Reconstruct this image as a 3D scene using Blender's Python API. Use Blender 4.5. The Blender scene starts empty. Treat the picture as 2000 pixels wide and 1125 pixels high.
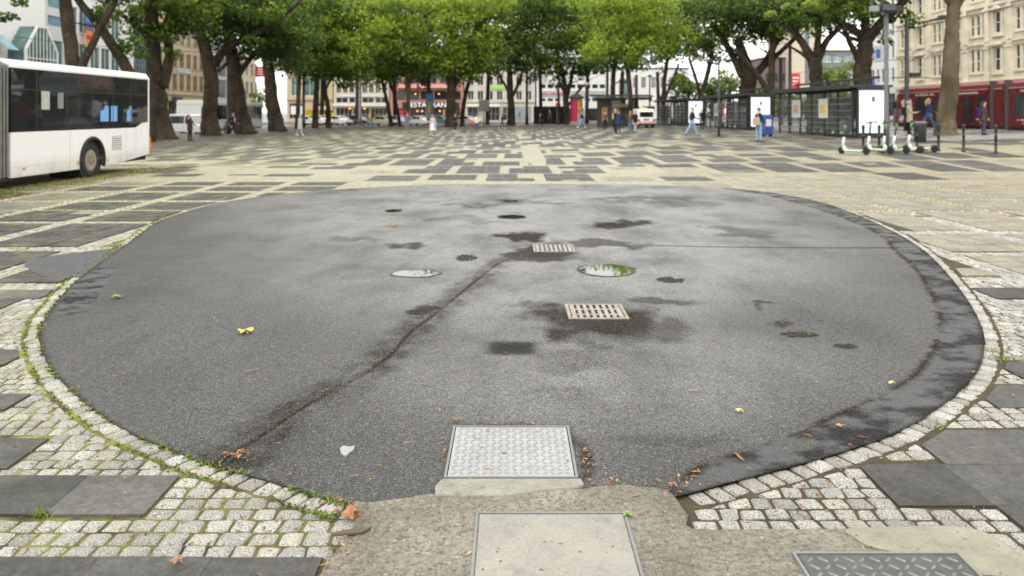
import bpy, bmesh, math, random
import numpy as np
from mathutils import Vector, Matrix, Euler, Quaternion, noise as mnoise
random.seed(7); np.random.seed(7)
PI = math.pi
S = bpy.context.scene
COL = S.collection
F, H0, CH = 1520.0, 220.0, 1.75          # photo focal length (px at 2000 wide), horizon row, eye height

def smooth(t): t = max(0.0, min(1.0, t)); return t*t*(3-2*t)
def terr(X, Y):
    """the square rises gently towards the tram stop on the right"""
    return 0.028*max(0.0, min(X, 40.0)-1.0)*smooth((Y-19.5)/12.0)
def G(x, y):
    """point of the level ground that a photo pixel looks at"""
    D = F*CH/(y-H0)
    return ((x-1000.0)/F*D, D)
def AX(x, D): return (x-1000.0)/F*D
def PX(x, y, D): return Vector((AX(x, D), D, CH-(y-H0)/F*D))

# ------------------------------------------------------------------ objects
def prop(o, label=None, cat=None, group=None, kind=None):
    if label: o['label'] = label
    if cat: o['category'] = cat
    if group: o['group'] = group
    if kind: o['kind'] = kind
    return o
def empty(name, loc, rz=0.0, label=None, cat=None, group=None):
    o = bpy.data.objects.new(name, None); COL.objects.link(o)
    o.location = loc; o.rotation_euler = (0, 0, rz); o.empty_display_size = 0.2
    return prop(o, label, cat, group)
def link(name, me, parent=None, loc=None, rot=None):
    o = bpy.data.objects.new(name, me); COL.objects.link(o)
    if parent is not None: o.parent = parent
    if loc is not None: o.location = loc
    if rot is not None: o.rotation_euler = rot
    return o
def copy_tree(o, parent=None):
    c = o.copy(); COL.objects.link(c)
    if parent is not None: c.parent = parent
    for ch in list(o.children): copy_tree(ch, c)
    return c

class MB:
    """collects shapes into one mesh; faces carry a material slot"""
    def __init__(s): s.v = []; s.f = []; s.m = []; s.sm = []; s.slot = 0; s.smooth = False
    def face(s, idx): s.f.append(tuple(idx)); s.m.append(s.slot); s.sm.append(s.smooth)
    def add(s, vs, fs, mat=None):
        b = len(s.v)
        for p in vs:
            p = Vector(p)
            s.v.append(tuple(mat @ p) if mat is not None else tuple(p))
        for f in fs: s.face([b+i for i in f])
        return s
    def box(s, x0, x1, y0, y1, z0, z1, mat=None):
        vs = [(x0,y0,z0),(x1,y0,z0),(x1,y1,z0),(x0,y1,z0),(x0,y0,z1),(x1,y0,z1),(x1,y1,z1),(x0,y1,z1)]
        return s.add(vs, [(0,3,2,1),(4,5,6,7),(0,1,5,4),(1,2,6,5),(2,3,7,6),(3,0,4,7)], mat)
    def prism(s, pts, a0, a1, axis='z', mat=None):
        """polygon pts extruded along an axis (pts counter-clockwise seen from +axis)"""
        def mk(p, a):
            return {'z': (p[0], p[1], a), 'y': (p[0], a, p[1]), 'x': (a, p[0], p[1])}[axis]
        n = len(pts); vs = [mk(p, a0) for p in pts]+[mk(p, a1) for p in pts]
        fs = [tuple(range(n-1, -1, -1)), tuple(range(n, 2*n))]+[(i, (i+1) % n, n+(i+1) % n, n+i) for i in range(n)]
        if axis == 'y': fs = [tuple(reversed(f)) for f in fs]
        return s.add(vs, fs, mat)
    def bar(s, a, b, r, n=6, r2=None, cap=True):
        return s.tube([a, b], [r, r if r2 is None else r2], n, cap)
    def beam(s, a, b, w, h):
        """rectangular bar from a to b"""
        a, b = Vector(a), Vector(b); d = (b-a).normalized()
        up = Vector((0,0,1)) if abs(d.z) < .9 else Vector((0,1,0))
        x = d.cross(up).normalized()*w/2; y = x.cross(d).normalized()*h/2
        vs = [a-x-y, a+x-y, a+x+y, a-x+y, b-x-y, b+x-y, b+x+y, b-x+y]
        return s.add(vs, [(0,3,2,1),(4,5,6,7),(0,1,5,4),(1,2,6,5),(2,3,7,6),(3,0,4,7)])
    def tube(s, pts, rads, n=8, cap=True, jit=0.0, seed=0):
        pts = [Vector(p) for p in pts]; b = len(s.v); rng = random.Random(seed)
        u = None; k = len(pts)
        for i, p in enumerate(pts):
            d = (pts[min(i+1, k-1)]-pts[max(i-1, 0)])
            d = d.normalized() if d.length > 1e-9 else Vector((0,0,1))
            if u is None: u = d.orthogonal().normalized()
            u = (u-d*u.dot(d)); u = u.normalized() if u.length > 1e-6 else d.orthogonal().normalized()
            w = d.cross(u)
            for j in range(n):
                a = 2*PI*j/n; r = rads[i]*(1+rng.uniform(-jit, jit))
                s.v.append(tuple(p+u*math.cos(a)*r+w*math.sin(a)*r))
        for i in range(k-1):
            for j in range(n):
                j2 = (j+1) % n
                s.face((b+i*n+j, b+i*n+j2, b+(i+1)*n+j2, b+(i+1)*n+j))
        if cap:
            s.face([b+j for j in range(n-1, -1, -1)]); s.face([b+(k-1)*n+j for j in range(n)])
        return s
    def lathe(s, prof, n=12, c=(0,0,0), axis='z'):
        """profile of (radius, height) about an axis through c"""
        b = len(s.v); c = Vector(c)
        for r, h in prof:
            for j in range(n):
                a = 2*PI*j/n; x, y = r*math.cos(a), r*math.sin(a)
                s.v.append(tuple(c+{'z': Vector((x,y,h)), 'x': Vector((h,x,y)), 'y': Vector((y,h,x))}[axis]))
        for i in range(len(prof)-1):
            for j in range(n):
                j2 = (j+1) % n; s.face((b+i*n+j, b+i*n+j2, b+(i+1)*n+j2, b+(i+1)*n+j))
        s.face([b+j for j in range(n-1, -1, -1)]); s.face([b+(len(prof)-1)*n+j for j in range(n)])
        return s
    def mesh(s, name, mats):
        me = bpy.data.meshes.new(name); me.from_pydata(s.v, [], s.f)
        for m in (mats if isinstance(mats, (list, tuple)) else [mats]): me.materials.append(m)
        me.polygons.foreach_set('material_index', s.m); me.polygons.foreach_set('use_smooth', s.sm)
        me.update(); return me
    def build(s, name, mats, parent=None, loc=None, rot=None, bevel=0.0, seg=1):
        o = link(name, s.mesh(name, mats), parent, loc, rot)
        if bevel:
            b = o.modifiers.new('bevel', 'BEVEL'); b.width = bevel; b.segments = seg; b.limit_method = 'ANGLE'; b.angle_limit = 0.6
        return o

def np_mesh(name, verts, faces, mats, smooth_=False, attrs=None, mat_idx=None):
    """fast mesh from numpy arrays; faces: (n,k) array or list of them"""
    me = bpy.data.meshes.new(name)
    verts = np.asarray(verts, np.float32); fl = faces if isinstance(faces, list) else [faces]
    loops = np.concatenate([f.ravel() for f in fl]).astype(np.int32)
    tot = np.concatenate([np.full(len(f), f.shape[1], np.int32) for f in fl])
    st = np.concatenate([[0], np.cumsum(tot)[:-1]]).astype(np.int32)
    me.vertices.add(len(verts)); me.vertices.foreach_set('co', verts.ravel())
    me.loops.add(len(loops)); me.loops.foreach_set('vertex_index', loops)
    me.polygons.add(len(tot)); me.polygons.foreach_set('loop_start', st); me.polygons.foreach_set('loop_total', tot)
    for m in (mats if isinstance(mats, (list, tuple)) else [mats]): me.materials.append(m)
    if mat_idx is not None: me.polygons.foreach_set('material_index', np.asarray(mat_idx, np.int32))
    me.polygons.foreach_set('use_smooth', np.full(len(tot), bool(smooth_)))
    me.update(calc_edges=True); me.validate()
    for k, a in (attrs or {}).items():
        a = np.asarray(a, np.float32)
        at = me.attributes.new(k, 'FLOAT', 'POINT'); at.data.foreach_set('value', a)
    return me

# ------------------------------------------------------------------ materials
class N:
    """small wrapper to write node trees tersely"""
    def __init__(s, name):
        s.m = bpy.data.materials.new(name); s.m.use_nodes = True
        s.t = s.m.node_tree; s.t.nodes.clear()
        s.out = s.t.nodes.new('ShaderNodeOutputMaterial'); s.b = s.t.nodes.new('ShaderNodeBsdfPrincipled')
        s.t.links.new(s.b.outputs[0], s.out.inputs[0]); s._co = None
    def node(s, typ, **kw):
        n = s.t.nodes.new('ShaderNode'+typ)
        for k, v in kw.items(): setattr(n, k, v)
        return n
    def put(s, sock, v):
        if hasattr(v, 'links') or isinstance(v, bpy.types.NodeSocket): s.t.links.new(v, sock)
        elif isinstance(v, (tuple, list)) and len(v) == 3 and sock.type == 'RGBA': sock.default_value = (*v, 1)
        else: sock.default_value = v
    def co(s, kind='Object'):
        if s._co is None: s._co = s.node('TexCoord')
        return s._co.outputs[kind]
    def noise(s, scale, detail=3, rough=.55, vec=None, dist=0.0):
        n = s.node('TexNoise'); n.inputs['Scale'].default_value = scale; n.inputs['Detail'].default_value = detail
        n.inputs['Roughness'].default_value = rough; n.inputs['Distortion'].default_value = dist
        s.t.links.new(vec if vec is not None else s.co(), n.inputs['Vector']); return n.outputs[0]
    def vor(s, scale, feature='F1', out='Distance', vec=None, rnd=1.0):
        n = s.node('TexVoronoi'); n.feature = feature; n.inputs['Scale'].default_value = scale
        n.inputs['Randomness'].default_value = rnd
        s.t.links.new(vec if vec is not None else s.co(), n.inputs['Vector']); return n.outputs[out]
    def attr(s, name, out='Fac'):
        n = s.node('Attribute'); n.attribute_name = name; return n.outputs[out]
    def mapr(s, v, a, b, c=0.0, d=1.0):
        n = s.node('MapRange'); s.put(n.inputs[0], v)
        for i, x in enumerate((a, b, c, d)): s.put(n.inputs[1+i], x)
        return n.outputs[0]
    def math(s, op, a, b=0.0, c=0.0):
        n = s.node('Math', operation=op)
        for i, x in enumerate((a, b, c)): s.put(n.inputs[i], x)
        return n.outputs[0]
    def mix(s, f, a, b, blend='MIX'):
        n = s.node('Mix', data_type='RGBA', blend_type=blend); n.clamp_factor = True
        s.put(n.inputs[0], f); s.put(n.inputs[6], a); s.put(n.inputs[7], b); return n.outputs[2]
    def xyz(s, v):
        n = s.node('SeparateXYZ'); s.t.links.new(v, n.inputs[0]); return n.outputs
    def scale(s, vec, sc):
        n = s.node('Mapping'); n.inputs['Scale'].default_value = sc; s.t.links.new(vec, n.inputs[0]); return n.outputs[0]
    def bump(s, h, strength=.3, dist=.01):
        n = s.node('Bump'); n.inputs['Strength'].default_value = strength; n.inputs['Distance'].default_value = dist
        s.put(n.inputs['Height'], h); s.t.links.new(n.outputs[0], s.b.inputs['Normal'])
    def set(s, **kw):
        for k, v in kw.items(): s.put(s.b.inputs[{'base': 'Base Color', 'rough': 'Roughness', 'metal': 'Metallic', 'alpha': 'Alpha',
                'spec': 'Specular IOR Level', 'em': 'Emission Color', 'ems': 'Emission Strength', 'coat': 'Coat Weight', 'trans': 'Transmission Weight'}[k]], v)
        return s
_MC = {}
def M(name, base, rough=.6, metal=0.0, var=.12, vs=3.0, dirt=0.0, bump=0.0, bs=40.0, spec=.5, coat=0.0, grain=0.0):
    """painted / stone / metal surface with large-scale tone variation, grime and grain"""
    if name in _MC: return _MC[name]
    n = N(name); c = n.mix(n.mapr(n.noise(vs, 5), .3, .7), tuple(x*(1-var) for x in base), tuple(min(1, x*(1+var)) for x in base))
    if grain: c = n.mix(grain, c, n.mix(n.noise(90, 2), (0,0,0), tuple(min(1, 2*x) for x in base)))
    if dirt:
        z = n.noise(vs*1.7, 6, .65, n.scale(n.co(), (1, 1, .35)))
        c = n.mix(n.mapr(z, .52, .8, 0, dirt), c, (.05, .042, .035))
    n.set(base=c, rough=n.mapr(n.noise(vs*2.3, 4), .3, .7, max(.02, rough-.08), min(1, rough+.1)), metal=metal, spec=spec, coat=coat)
    if bump: n.bump(n.noise(bs, 4), bump, .02)
    _MC[name] = n.m; return n.m
def glass(name, tint=(.02,.025,.03), rough=.08, alpha=None, var=.5, vs=.5):
    if name in _MC: return _MC[name]
    n = N(name); k = n.noise(vs, 3)
    n.set(base=n.mix(n.mapr(k, .35, .65), tuple(x*(1-var) for x in tint), tuple(x*(1+var) for x in tint)), rough=rough, spec=.6)
    if alpha is not None: n.set(alpha=alpha)
    _MC[name] = n.m; return n.m
def emit(name, col, st):
    if name in _MC: return _MC[name]
    n = N(name); n.set(base=tuple(x*.3 for x in col), em=n.mix(n.mapr(n.noise(1.5, 2), .4, .6), tuple(x*.93 for x in col), col), ems=st, rough=.3)
    _MC[name] = n.m; return n.m

# ------------------------------------------------------------------ world, sun, camera
SUN_EL, SUN_AZ = 52.0, 200.0     # high veiled sun behind the camera's left shoulder
w = bpy.data.worlds.new('World'); S.world = w; w.use_nodes = True
nt = w.node_tree; nt.nodes.clear()
sky = nt.nodes.new('ShaderNodeTexSky'); sky.sky_type = 'NISHITA'; sky.sun_disc = False
sky.sun_elevation = math.radians(SUN_EL); sky.sun_rotation = math.radians(SUN_AZ); sky.dust_density = 4.0; sky.air_density = 1.0; sky.ozone_density = 1.0
tc = nt.nodes.new('ShaderNodeTexCoord')
nz = nt.nodes.new('ShaderNodeTexNoise'); nz.inputs['Scale'].default_value = 2.2; nz.inputs['Detail'].default_value = 6
mp = nt.nodes.new('ShaderNodeMapping'); mp.inputs['Scale'].default_value = (1, 1, 2.5)
nt.links.new(tc.outputs['Generated'], mp.inputs[0]); nt.links.new(mp.outputs[0], nz.inputs['Vector'])
cr = nt.nodes.new('ShaderNodeMapRange'); cr.inputs[1].default_value = .3; cr.inputs[2].default_value = .7; cr.inputs[3].default_value = 12; cr.inputs[4].default_value = 18
nt.links.new(nz.outputs[0], cr.inputs[0])
cc = nt.nodes.new('ShaderNodeCombineColor')
for i, tint in enumerate((1.0, .99, .95)):
    mm_ = nt.nodes.new('ShaderNodeMath'); mm_.operation = 'MULTIPLY'; mm_.inputs[1].default_value = tint; nt.links.new(cr.outputs[0], mm_.inputs[0]); nt.links.new(mm_.outputs[0], cc.inputs[i])
mx = nt.nodes.new('ShaderNodeMix'); mx.data_type = 'RGBA'; mx.inputs[0].default_value = .9     # cloud cover over the clear sky
nt.links.new(sky.outputs[0], mx.inputs[6]); nt.links.new(cc.outputs[0], mx.inputs[7])
bg = nt.nodes.new('ShaderNodeBackground'); bg.inputs[1].default_value = .15
wo = nt.nodes.new('ShaderNodeOutputWorld')
nt.links.new(mx.outputs[2], bg.inputs[0]); nt.links.new(bg.outputs[0], wo.inputs[0])
sl = bpy.data.lights.new('sun', 'SUN'); sl.energy = 1.5; sl.angle = math.radians(14); sl.color = (1, .95, .87)
so = bpy.data.objects.new('sun', sl); COL.objects.link(so)
d = Vector((math.sin(math.radians(SUN_AZ))*math.cos(math.radians(SUN_EL)), math.cos(math.radians(SUN_AZ))*math.cos(math.radians(SUN_EL)), math.sin(math.radians(SUN_EL))))
so.rotation_euler = d.to_track_quat('Z', 'Y').to_euler(); so.location = d*60
cam = bpy.data.cameras.new('camera'); co_ = bpy.data.objects.new('camera', cam); COL.objects.link(co_)
co_.location = (0, 0, CH); co_.rotation_euler = (PI/2, 0, 0)
cam.sensor_width = 36; cam.lens = F/2000*36; cam.shift_y = -(562.5-H0)/2000; cam.clip_end = 5000; cam.clip_start = .05
cam.dof.use_dof = True; cam.dof.focus_distance = 4.4; cam.dof.aperture_fstop = 2.4
S.camera = co_
S.view_settings.view_transform = 'Standard'; S.view_settings.look = 'None'; S.view_settings.exposure = 0
S.render.engine = 'CYCLES'; S.cycles.max_bounces = 6; S.cycles.transparent_max_bounces = 12; S.cycles.use_denoising = True
# ================================================================== GROUND
def terr_np(X, Y):
    t = np.clip((Y-19.5)/12.0, 0, 1); t = t*t*(3-2*t)
    return 0.028*np.clip(np.minimum(X, 40.0)-1.0, 0, None)*t
def grid_mesh(name, xs, ys, dz, mat, hole=None):
    X, Y = np.meshgrid(xs, ys); Z = terr_np(X, Y)+dz
    nx, ny = len(xs), len(ys)
    i = np.arange(nx*ny).reshape(ny, nx)
    f = np.stack([i[:-1,:-1], i[:-1,1:], i[1:,1:], i[1:,:-1]], -1).reshape(-1, 4)
    return np_mesh(name, np.stack([X, Y, Z], -1).reshape(-1, 3), f, mat, True)

# --- base street level out to the horizon
n = N('street_asphalt'); c = n.mix(n.mapr(n.noise(.35, 6), .35, .65), (.055,.056,.058), (.1,.1,.098))
c = n.mix(.4, c, n.mix(n.noise(60, 2), (.03,.03,.03), (.16,.16,.16)))
n.set(base=c, rough=n.mapr(n.noise(.5, 4), .35, .65, .3, .6)); n.bump(n.noise(70, 3), .2)
xs = np.concatenate([[-1500,-500,-200,-100], np.arange(-60, 61, 5.0), [100,200,500,1500]])
ys = np.concatenate([[-60,-20], np.arange(0, 40, 2.5), np.arange(40, 200, 8.0), [250,400,800,2500]])
prop(link('ground', grid_mesh('ground', xs, ys, -.16, n.m)), kind='structure')

# --- wide cobbled plaza bed (procedural small setts with mossy joints), everywhere beyond the near stones
n = N('sett_paving')
br = n.node('TexBrick'); br.offset = .5; br.squash = 1.0
br.inputs['Scale'].default_value = 1.0; br.inputs['Mortar Size'].default_value = .011; br.inputs['Mortar Smooth'].default_value = .35
br.inputs['Brick Width'].default_value = .108; br.inputs['Row Height'].default_value = .098; br.inputs['Bias'].default_value = 0
br.inputs['Color1'].default_value = (.27,.255,.215,1); br.inputs['Color2'].default_value = (.60,.555,.45,1); br.inputs['Mortar'].default_value = (0,0,0,1)
dn = n.node('TexNoise'); dn.inputs['Scale'].default_value = 5.0; n.t.links.new(n.co(), dn.inputs['Vector'])
dv = n.node('VectorMath', operation='MULTIPLY_ADD'); dv.inputs[1].default_value = (.07,.07,0); n.t.links.new(dn.outputs['Color'], dv.inputs[0]); n.t.links.new(n.co(), dv.inputs[2])
n.t.links.new(dv.outputs[0], br.inputs['Vector'])
px = n.xyz(n.co())[0]
moss = n.mapr(n.noise(.8, 5), .42, .62); moss = n.math('MULTIPLY', moss, n.mapr(px, -9, 5, 1.0, .4))
joint = n.mix(moss, (.09,.075,.05), (.22,.24,.04))
py0 = n.xyz(n.co())[1]; fd = n.mapr(py0, 15, 24, 0, .8)
c = n.mix(br.outputs['Fac'], br.outputs['Color'], joint); c = n.mix(fd, c, n.mix(n.noise(3.5, 4), (.29,.285,.225), (.42,.41,.325)))
c = n.mix(n.math('MULTIPLY', n.mapr(n.noise(1.6, 6, .7), .46, .62), n.mapr(px, -12, 6, .75, .08)), c, (.26,.25,.06))
c = n.mix(.35, c, n.mix(n.noise(.28, 5), (.5,.46,.36), (.16,.16,.155)), 'OVERLAY')
py = n.xyz(n.co())[1]; c = n.mix(n.mapr(px, 3, 8, 0, 1), c, n.mix(1.0, c, (.84,.79,.69), 'MULTIPLY')); sh = n.math('MAXIMUM', n.math('MAXIMUM', n.mapr(px, -13.5, -18, 0, 1), n.mapr(py, 68, 84, 0, 1)), n.math('MULTIPLY', n.mapr(px, 10, 14, 0, .8), n.mapr(py, 28, 36, 0, 1))); c = n.mix(n.math('MULTIPLY', sh, .85), c, n.mix(n.noise(.9, 5), (.06,.052,.038), (.19,.17,.13)))  # sh: brown mixed in under trees and by shelters, standing in for shade
n.set(base=c, rough=.75); n.bump(n.math('MULTIPLY', n.math('SUBTRACT', 1.0, br.outputs['Fac']), n.math('SUBTRACT', 1.0, fd)), .5, .012)
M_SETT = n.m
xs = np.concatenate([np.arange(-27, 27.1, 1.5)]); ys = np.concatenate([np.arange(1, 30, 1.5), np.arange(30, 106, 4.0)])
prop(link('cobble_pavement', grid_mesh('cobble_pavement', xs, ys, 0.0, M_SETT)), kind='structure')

# --- wet platform surface by the tram stop
n = N('wet_platform'); k = n.noise(.35, 4, .5, n.scale(n.co(), (.5, 1.6, 1)))
wet = n.mapr(k, .42, .58)
n.set(base=n.mix(wet, (.2,.19,.18), (.34,.34,.33)), rough=n.mapr(k, .42, .58, .5, .12), spec=.7)
xs = np.arange(18.6, 27.7, 1.0); ys = np.arange(33, 104, 3.0)
prop(link('tram_platform_pavement', grid_mesh('tram_platform', xs, ys, .03, n.m)), kind='structure')

# ------------------------------------------------------------------ outline of the asphalt disc
OV_PX = [(1000,361),(1150,361),(1300,364),(1440,371),(1540,384),(1620,402),(1700,433),(1760,463),(1810,497),(1850,538),(1885,583),(1910,625),(1923,665),(1920,705),(1900,745),(1850,792),(1760,850),(1680,880),(1600,906),(1510,930),(1420,955),(1310,982),(1200,1000),(1000,1008),(800,1002),(690,992),(640,985),(570,962),(480,935),(400,912),(330,885),(250,850),(180,805),(120,750),(90,710),(77,670),(80,640),(100,605),(140,560),(190,520),(225,495),(260,470),(300,440),(350,420),(420,400),(500,387),(600,376),(700,369),(850,362)]
def catmull(P, per=6, closed=True):
    out = []; n_ = len(P)
    for i in range(n_ if closed else n_-1):
        p0, p1, p2, p3 = [np.array(P[(i+k) % n_ if closed else min(max(i+k, 0), n_-1)], float) for k in (-1, 0, 1, 2)]
        for j in range(per):
            t = j/per
            out.append(.5*((2*p1)+(-p0+p2)*t+(2*p0-5*p1+4*p2-p3)*t*t+(-p0+3*p1-3*p2+p3)*t**3))
    if not closed: out.append(np.array(P[-1], float))
    return np.array(out)
OV = np.array([G(*p) for p in catmull(OV_PX)])                    # clockwise seen from above? orientation fixed below
area = .5*np.sum(OV[:,0]*np.roll(OV[:,1], -1)-np.roll(OV[:,0], -1)*OV[:,1])
if area < 0: OV = OV[::-1]                              # counter-clockwise
def inside(poly, x, y):
    x = np.asarray(x, float); y = np.asarray(y, float); r = np.zeros(x.shape, bool)
    a = poly; b = np.roll(poly, -1, 0)
    if x.size < 2000:
        X0, Y0, X1, Y1 = a[:,0][:,None], a[:,1][:,None], b[:,0][:,None], b[:,1][:,None]
        with np.errstate(divide='ignore', invalid='ignore'):
            h = ((Y0 > y) != (Y1 > y)) & (x < (X1-X0)*(y-Y0)/(Y1-Y0)+X0)
        return (h.sum(0) % 2).astype(bool)
    for (x0, y0), (x1, y1) in zip(a, b):
        if y0 == y1: continue
        c_ = ((y0 > y) != (y1 > y)) & (x < (x1-x0)*(y-y0)/(y1-y0)+x0)
        r ^= c_
    return r
def offset(poly, d_):
    t = np.roll(poly, -1, 0)-np.roll(poly, 1, 0); t /= np.linalg.norm(t, axis=1)[:, None]
    return poly+np.stack([t[:,1], -t[:,0]], 1)*d_        # outward for ccw
APRON = np.array([G(*p) for p in [(690,993),(720,992),(800,982),(860,975),(1000,970),(1140,965),(1190,958),(1250,960),(1300,968),(1325,990),(1345,1020),(1355,1044),(1500,1046),(1650,1046),(1750,1041),(1890,1043),(1950,1072),(2010,1112)]]
                 +[(2.0,2.4),(2.0,1.2),(-.72,1.2),(-.72,2.9)]+[G(*p) for p in [(650,1100),(668,1078),(690,1040),(700,1012)]])

# ------------------------------------------------------------------ slabs
near = [ # explicit slabs seen close to the camera: x0,x1,y0,y1,tone
 (-2.02,-1.59,3.36,3.72,.135),(-2.46,-2.02,3.36,3.72,.06),(-2.9,-2.46,3.36,3.72,.1),
 (-2.9,-2.47,3.8,4.15,.075),(-3.35,-2.9,3.8,4.15,.06),
 (-1.17,-.74,2.6,3.04,.085),(-1.6,-1.17,2.6,3.04,.1),(-2.03,-1.6,2.6,3.04,.075),(-2.46,-2.03,2.6,3.04,.09),
 (-3.95,-3.5,5.35,5.7,.07),(-3.2,-2.97,4.55,4.8,.1),
 (-4.9,-4.42,7.25,7.62,.1),(-5.4,-4.9,7.25,7.62,.18),(-4.9,-4.55,6.85,7.25,.07),(-5.3,-4.9,6.85,7.25,.07),
 (2.14,2.56,3.84,4.25,.115),(2.56,2.98,3.84,4.25,.1),(2.98,3.4,3.84,4.25,.12),
 (1.71,2.13,3.44,3.84,.062),(2.13,2.55,3.44,3.84,.1),(2.55,2.97,3.44,3.84,.075),
 (2.14,2.56,3.02,3.44,.085),(2.56,2.98,3.02,3.44,.1),
 (2.87,3.3,4.58,4.95,.09),(3.3,3.75,4.58,4.95,.11),(3.35,3.8,5.07,5.42,.07),(3.8,4.25,5.07,5.42,.09),
 (4.54,5.0,7.28,7.72,.06),(5.0,5.45,7.28,7.72,.08),(4.85,5.3,6.85,7.28,.13),(5.3,5.7,6.85,7.28,.09),
]
slabs = list(near); panels_near = [r[:4] for r in near]
rngs = random.Random(11)
XS = [-7.05+1.55*k for k in range(-13, 28)]
def add_panel(x0, x1, y0, y1, tone, sub, var=.22):
    if y1 < 14.5: panels_near.append((x0, x1, y0, y1))
    if not sub:
        slabs.append((x0, x1, y0, y1, tone)); return
    nx_ = max(1, round((x1-x0)/.42)); ny_ = max(1, round((y1-y0)/.42)); g = .005
    for a in range(nx_):
        for b in range(ny_):
            t = tone*(1+rngs.uniform(-var, var))
            if tone < .12 and rngs.random() < .015: t = .33
            slabs.append((x0+(x1-x0)*a/nx_+g, x0+(x1-x0)*(a+1)/nx_-g, y0+(y1-y0)*b/ny_+g, y0+(y1-y0)*(b+1)/ny_-g, t))
LEFT_ROWS = [(7.95,9.75),(10.1,12.2),(12.5,13.75),(14.0,15.2),(15.5,17.0),(17.4,18.4),(18.7,19.6)]
RIGHT_ROWS = [(8.28,9.45),(9.75,11.15),(11.45,13.6),(13.95,15.6),(15.95,17.6),(17.95,19.4)]
BIG = offset(OV, .26)
for k in range(len(XS)-1):
    x0, x1 = XS[k]+.15, XS[k+1]-.15; xm = (x0+x1)/2
    if xm < -26 or xm > 26: continue
    if xm < -3.9:
        for y0, y1 in LEFT_ROWS:
            if abs(xm) < y1*.7+1: add_panel(x0, x1, y0, y1, .055 if xm > -9 or rngs.random() < .3 else .27, True)
    if xm > 3.6:
        for y0, y1 in RIGHT_ROWS:
            if abs(xm) < y1*.7+1: add_panel(x0, x1, y0, y1, .32, True, .1)
y = 19.9; band_i = 0
while y < 104:                                     # interlocking bands, each shifted sideways against the last
    bl = rngs.choice([2.3, 3.1, 3.9]); off = (band_i*.62) % 1.55+rngs.uniform(-.1, .1); band_i += 1
    for k in range(-19, 19):
        x0, x1 = .7+1.55*k+off+.14, .7+1.55*(k+1)+off-.14; xm = (x0+x1)/2
        if xm < -26.2 or xm > 26.2: continue
        yy = y+(0 if rngs.random() < .75 else .3); run = 0
        while yy < y+bl-.35:
            L = min(rngs.choice([.42, .85, 1.26, 1.26, 1.7, 2.1]), y+bl-yy); y1 = yy+L; ym = (yy+y1)/2
            if xm < -4 and ym < 28: pd, pb = .34, .22
            elif xm > 4 and ym < 22.5: pd, pb = .1, .85
            elif xm > .5 and ym < 50: pd, pb = .78, .16
            else: pd, pb = .93, .05
            if run >= 4: pd *= .4
            r_ = rngs.random(); xa, xb = x0, x1
            if rngs.random() < .13: xa = x0+.44
            elif rngs.random() < .13: xb = x1-.44
            if r_ < pd: add_panel(xa, xb, yy, y1, rngs.choice([.065,.08,.105]), ym < 40); run += 1
            elif r_ < pd+pb: add_panel(xa, xb, yy, y1, rngs.choice([.33,.38,.3]), ym < 40, .12); run = 0
            else: run = 0
            yy = y1+rngs.choice([.03,.09,.09,.18])
    y += bl+rngs.choice([.1,.2,.3])
V, FC, T = [], [], []
ovb = offset(OV, .14)
rect = np.array([r[:4] for r in slabs]); cxs = (rect[:,0]+rect[:,1])/2; cys = (rect[:,2]+rect[:,3])/2
bad = inside(ovb, cxs, cys)
for (a, b) in ((0,2),(1,2),(0,3),(1,3)): bad |= inside(ovb, rect[:,a], rect[:,b])
bad |= inside(APRON, cxs, cys)
kept = [s_ for s_, q in zip(slabs, bad) if not q]
# slabs cut by the disc are clipped: keep those whose centre is outside, pulled back from the edge
cut = [s_ for s_, q, c1, c2 in zip(slabs, bad, cxs, cys) if q and not inside(ovb, np.array([c1]), np.array([c2]))[0] and not inside(APRON, np.array([c1]), np.array([c2]))[0]]
def clip_poly(P, q, nrm):
    """keep the part of polygon P on the +nrm side of the line through q"""
    out = []
    for i in range(len(P)):
        a, b = P[i], P[(i+1) % len(P)]; da = (a[0]-q[0])*nrm[0]+(a[1]-q[1])*nrm[1]; db = (b[0]-q[0])*nrm[0]+(b[1]-q[1])*nrm[1]
        if da >= 0: out.append(a)
        if (da >= 0) != (db >= 0):
            t = da/(da-db); out.append((a[0]+(b[0]-a[0])*t, a[1]+(b[1]-a[1])*t))
    return out
def parea(P): return .5*abs(sum(P[i][0]*P[(i+1) % len(P)][1]-P[(i+1) % len(P)][0]*P[i][1] for i in range(len(P))))
def clip_to(P, poly):
    cx_ = sum(p[0] for p in P)/len(P); cy_ = sum(p[1] for p in P)/len(P)
    for _ in range(2):
        d2 = (poly[:,0]-cx_)**2+(poly[:,1]-cy_)**2; i = int(np.argmin(d2))
        t = poly[(i+1) % len(poly)]-poly[i-1]; t = t/np.linalg.norm(t)
        P = clip_poly(P, poly[i], (t[1], -t[0]))
        if len(P) < 3: return None
        cx_ = sum(p[0] for p in P)/len(P); cy_ = sum(p[1] for p in P)/len(P)
    return P
slab_polys = [([(x0,y0),(x1,y0),(x1,y1),(x0,y1)], t) for x0, x1, y0, y1, t in kept]
for x0, x1, y0, y1, t in cut:
    P = clip_to([(x0,y0),(x1,y0),(x1,y1),(x0,y1)], ovb)
    if P and parea(P) > .02: slab_polys.append((P, t))
VV, F4, FN, TT = [], [], [], []
mbs = MB()
tone_v = []
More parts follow.
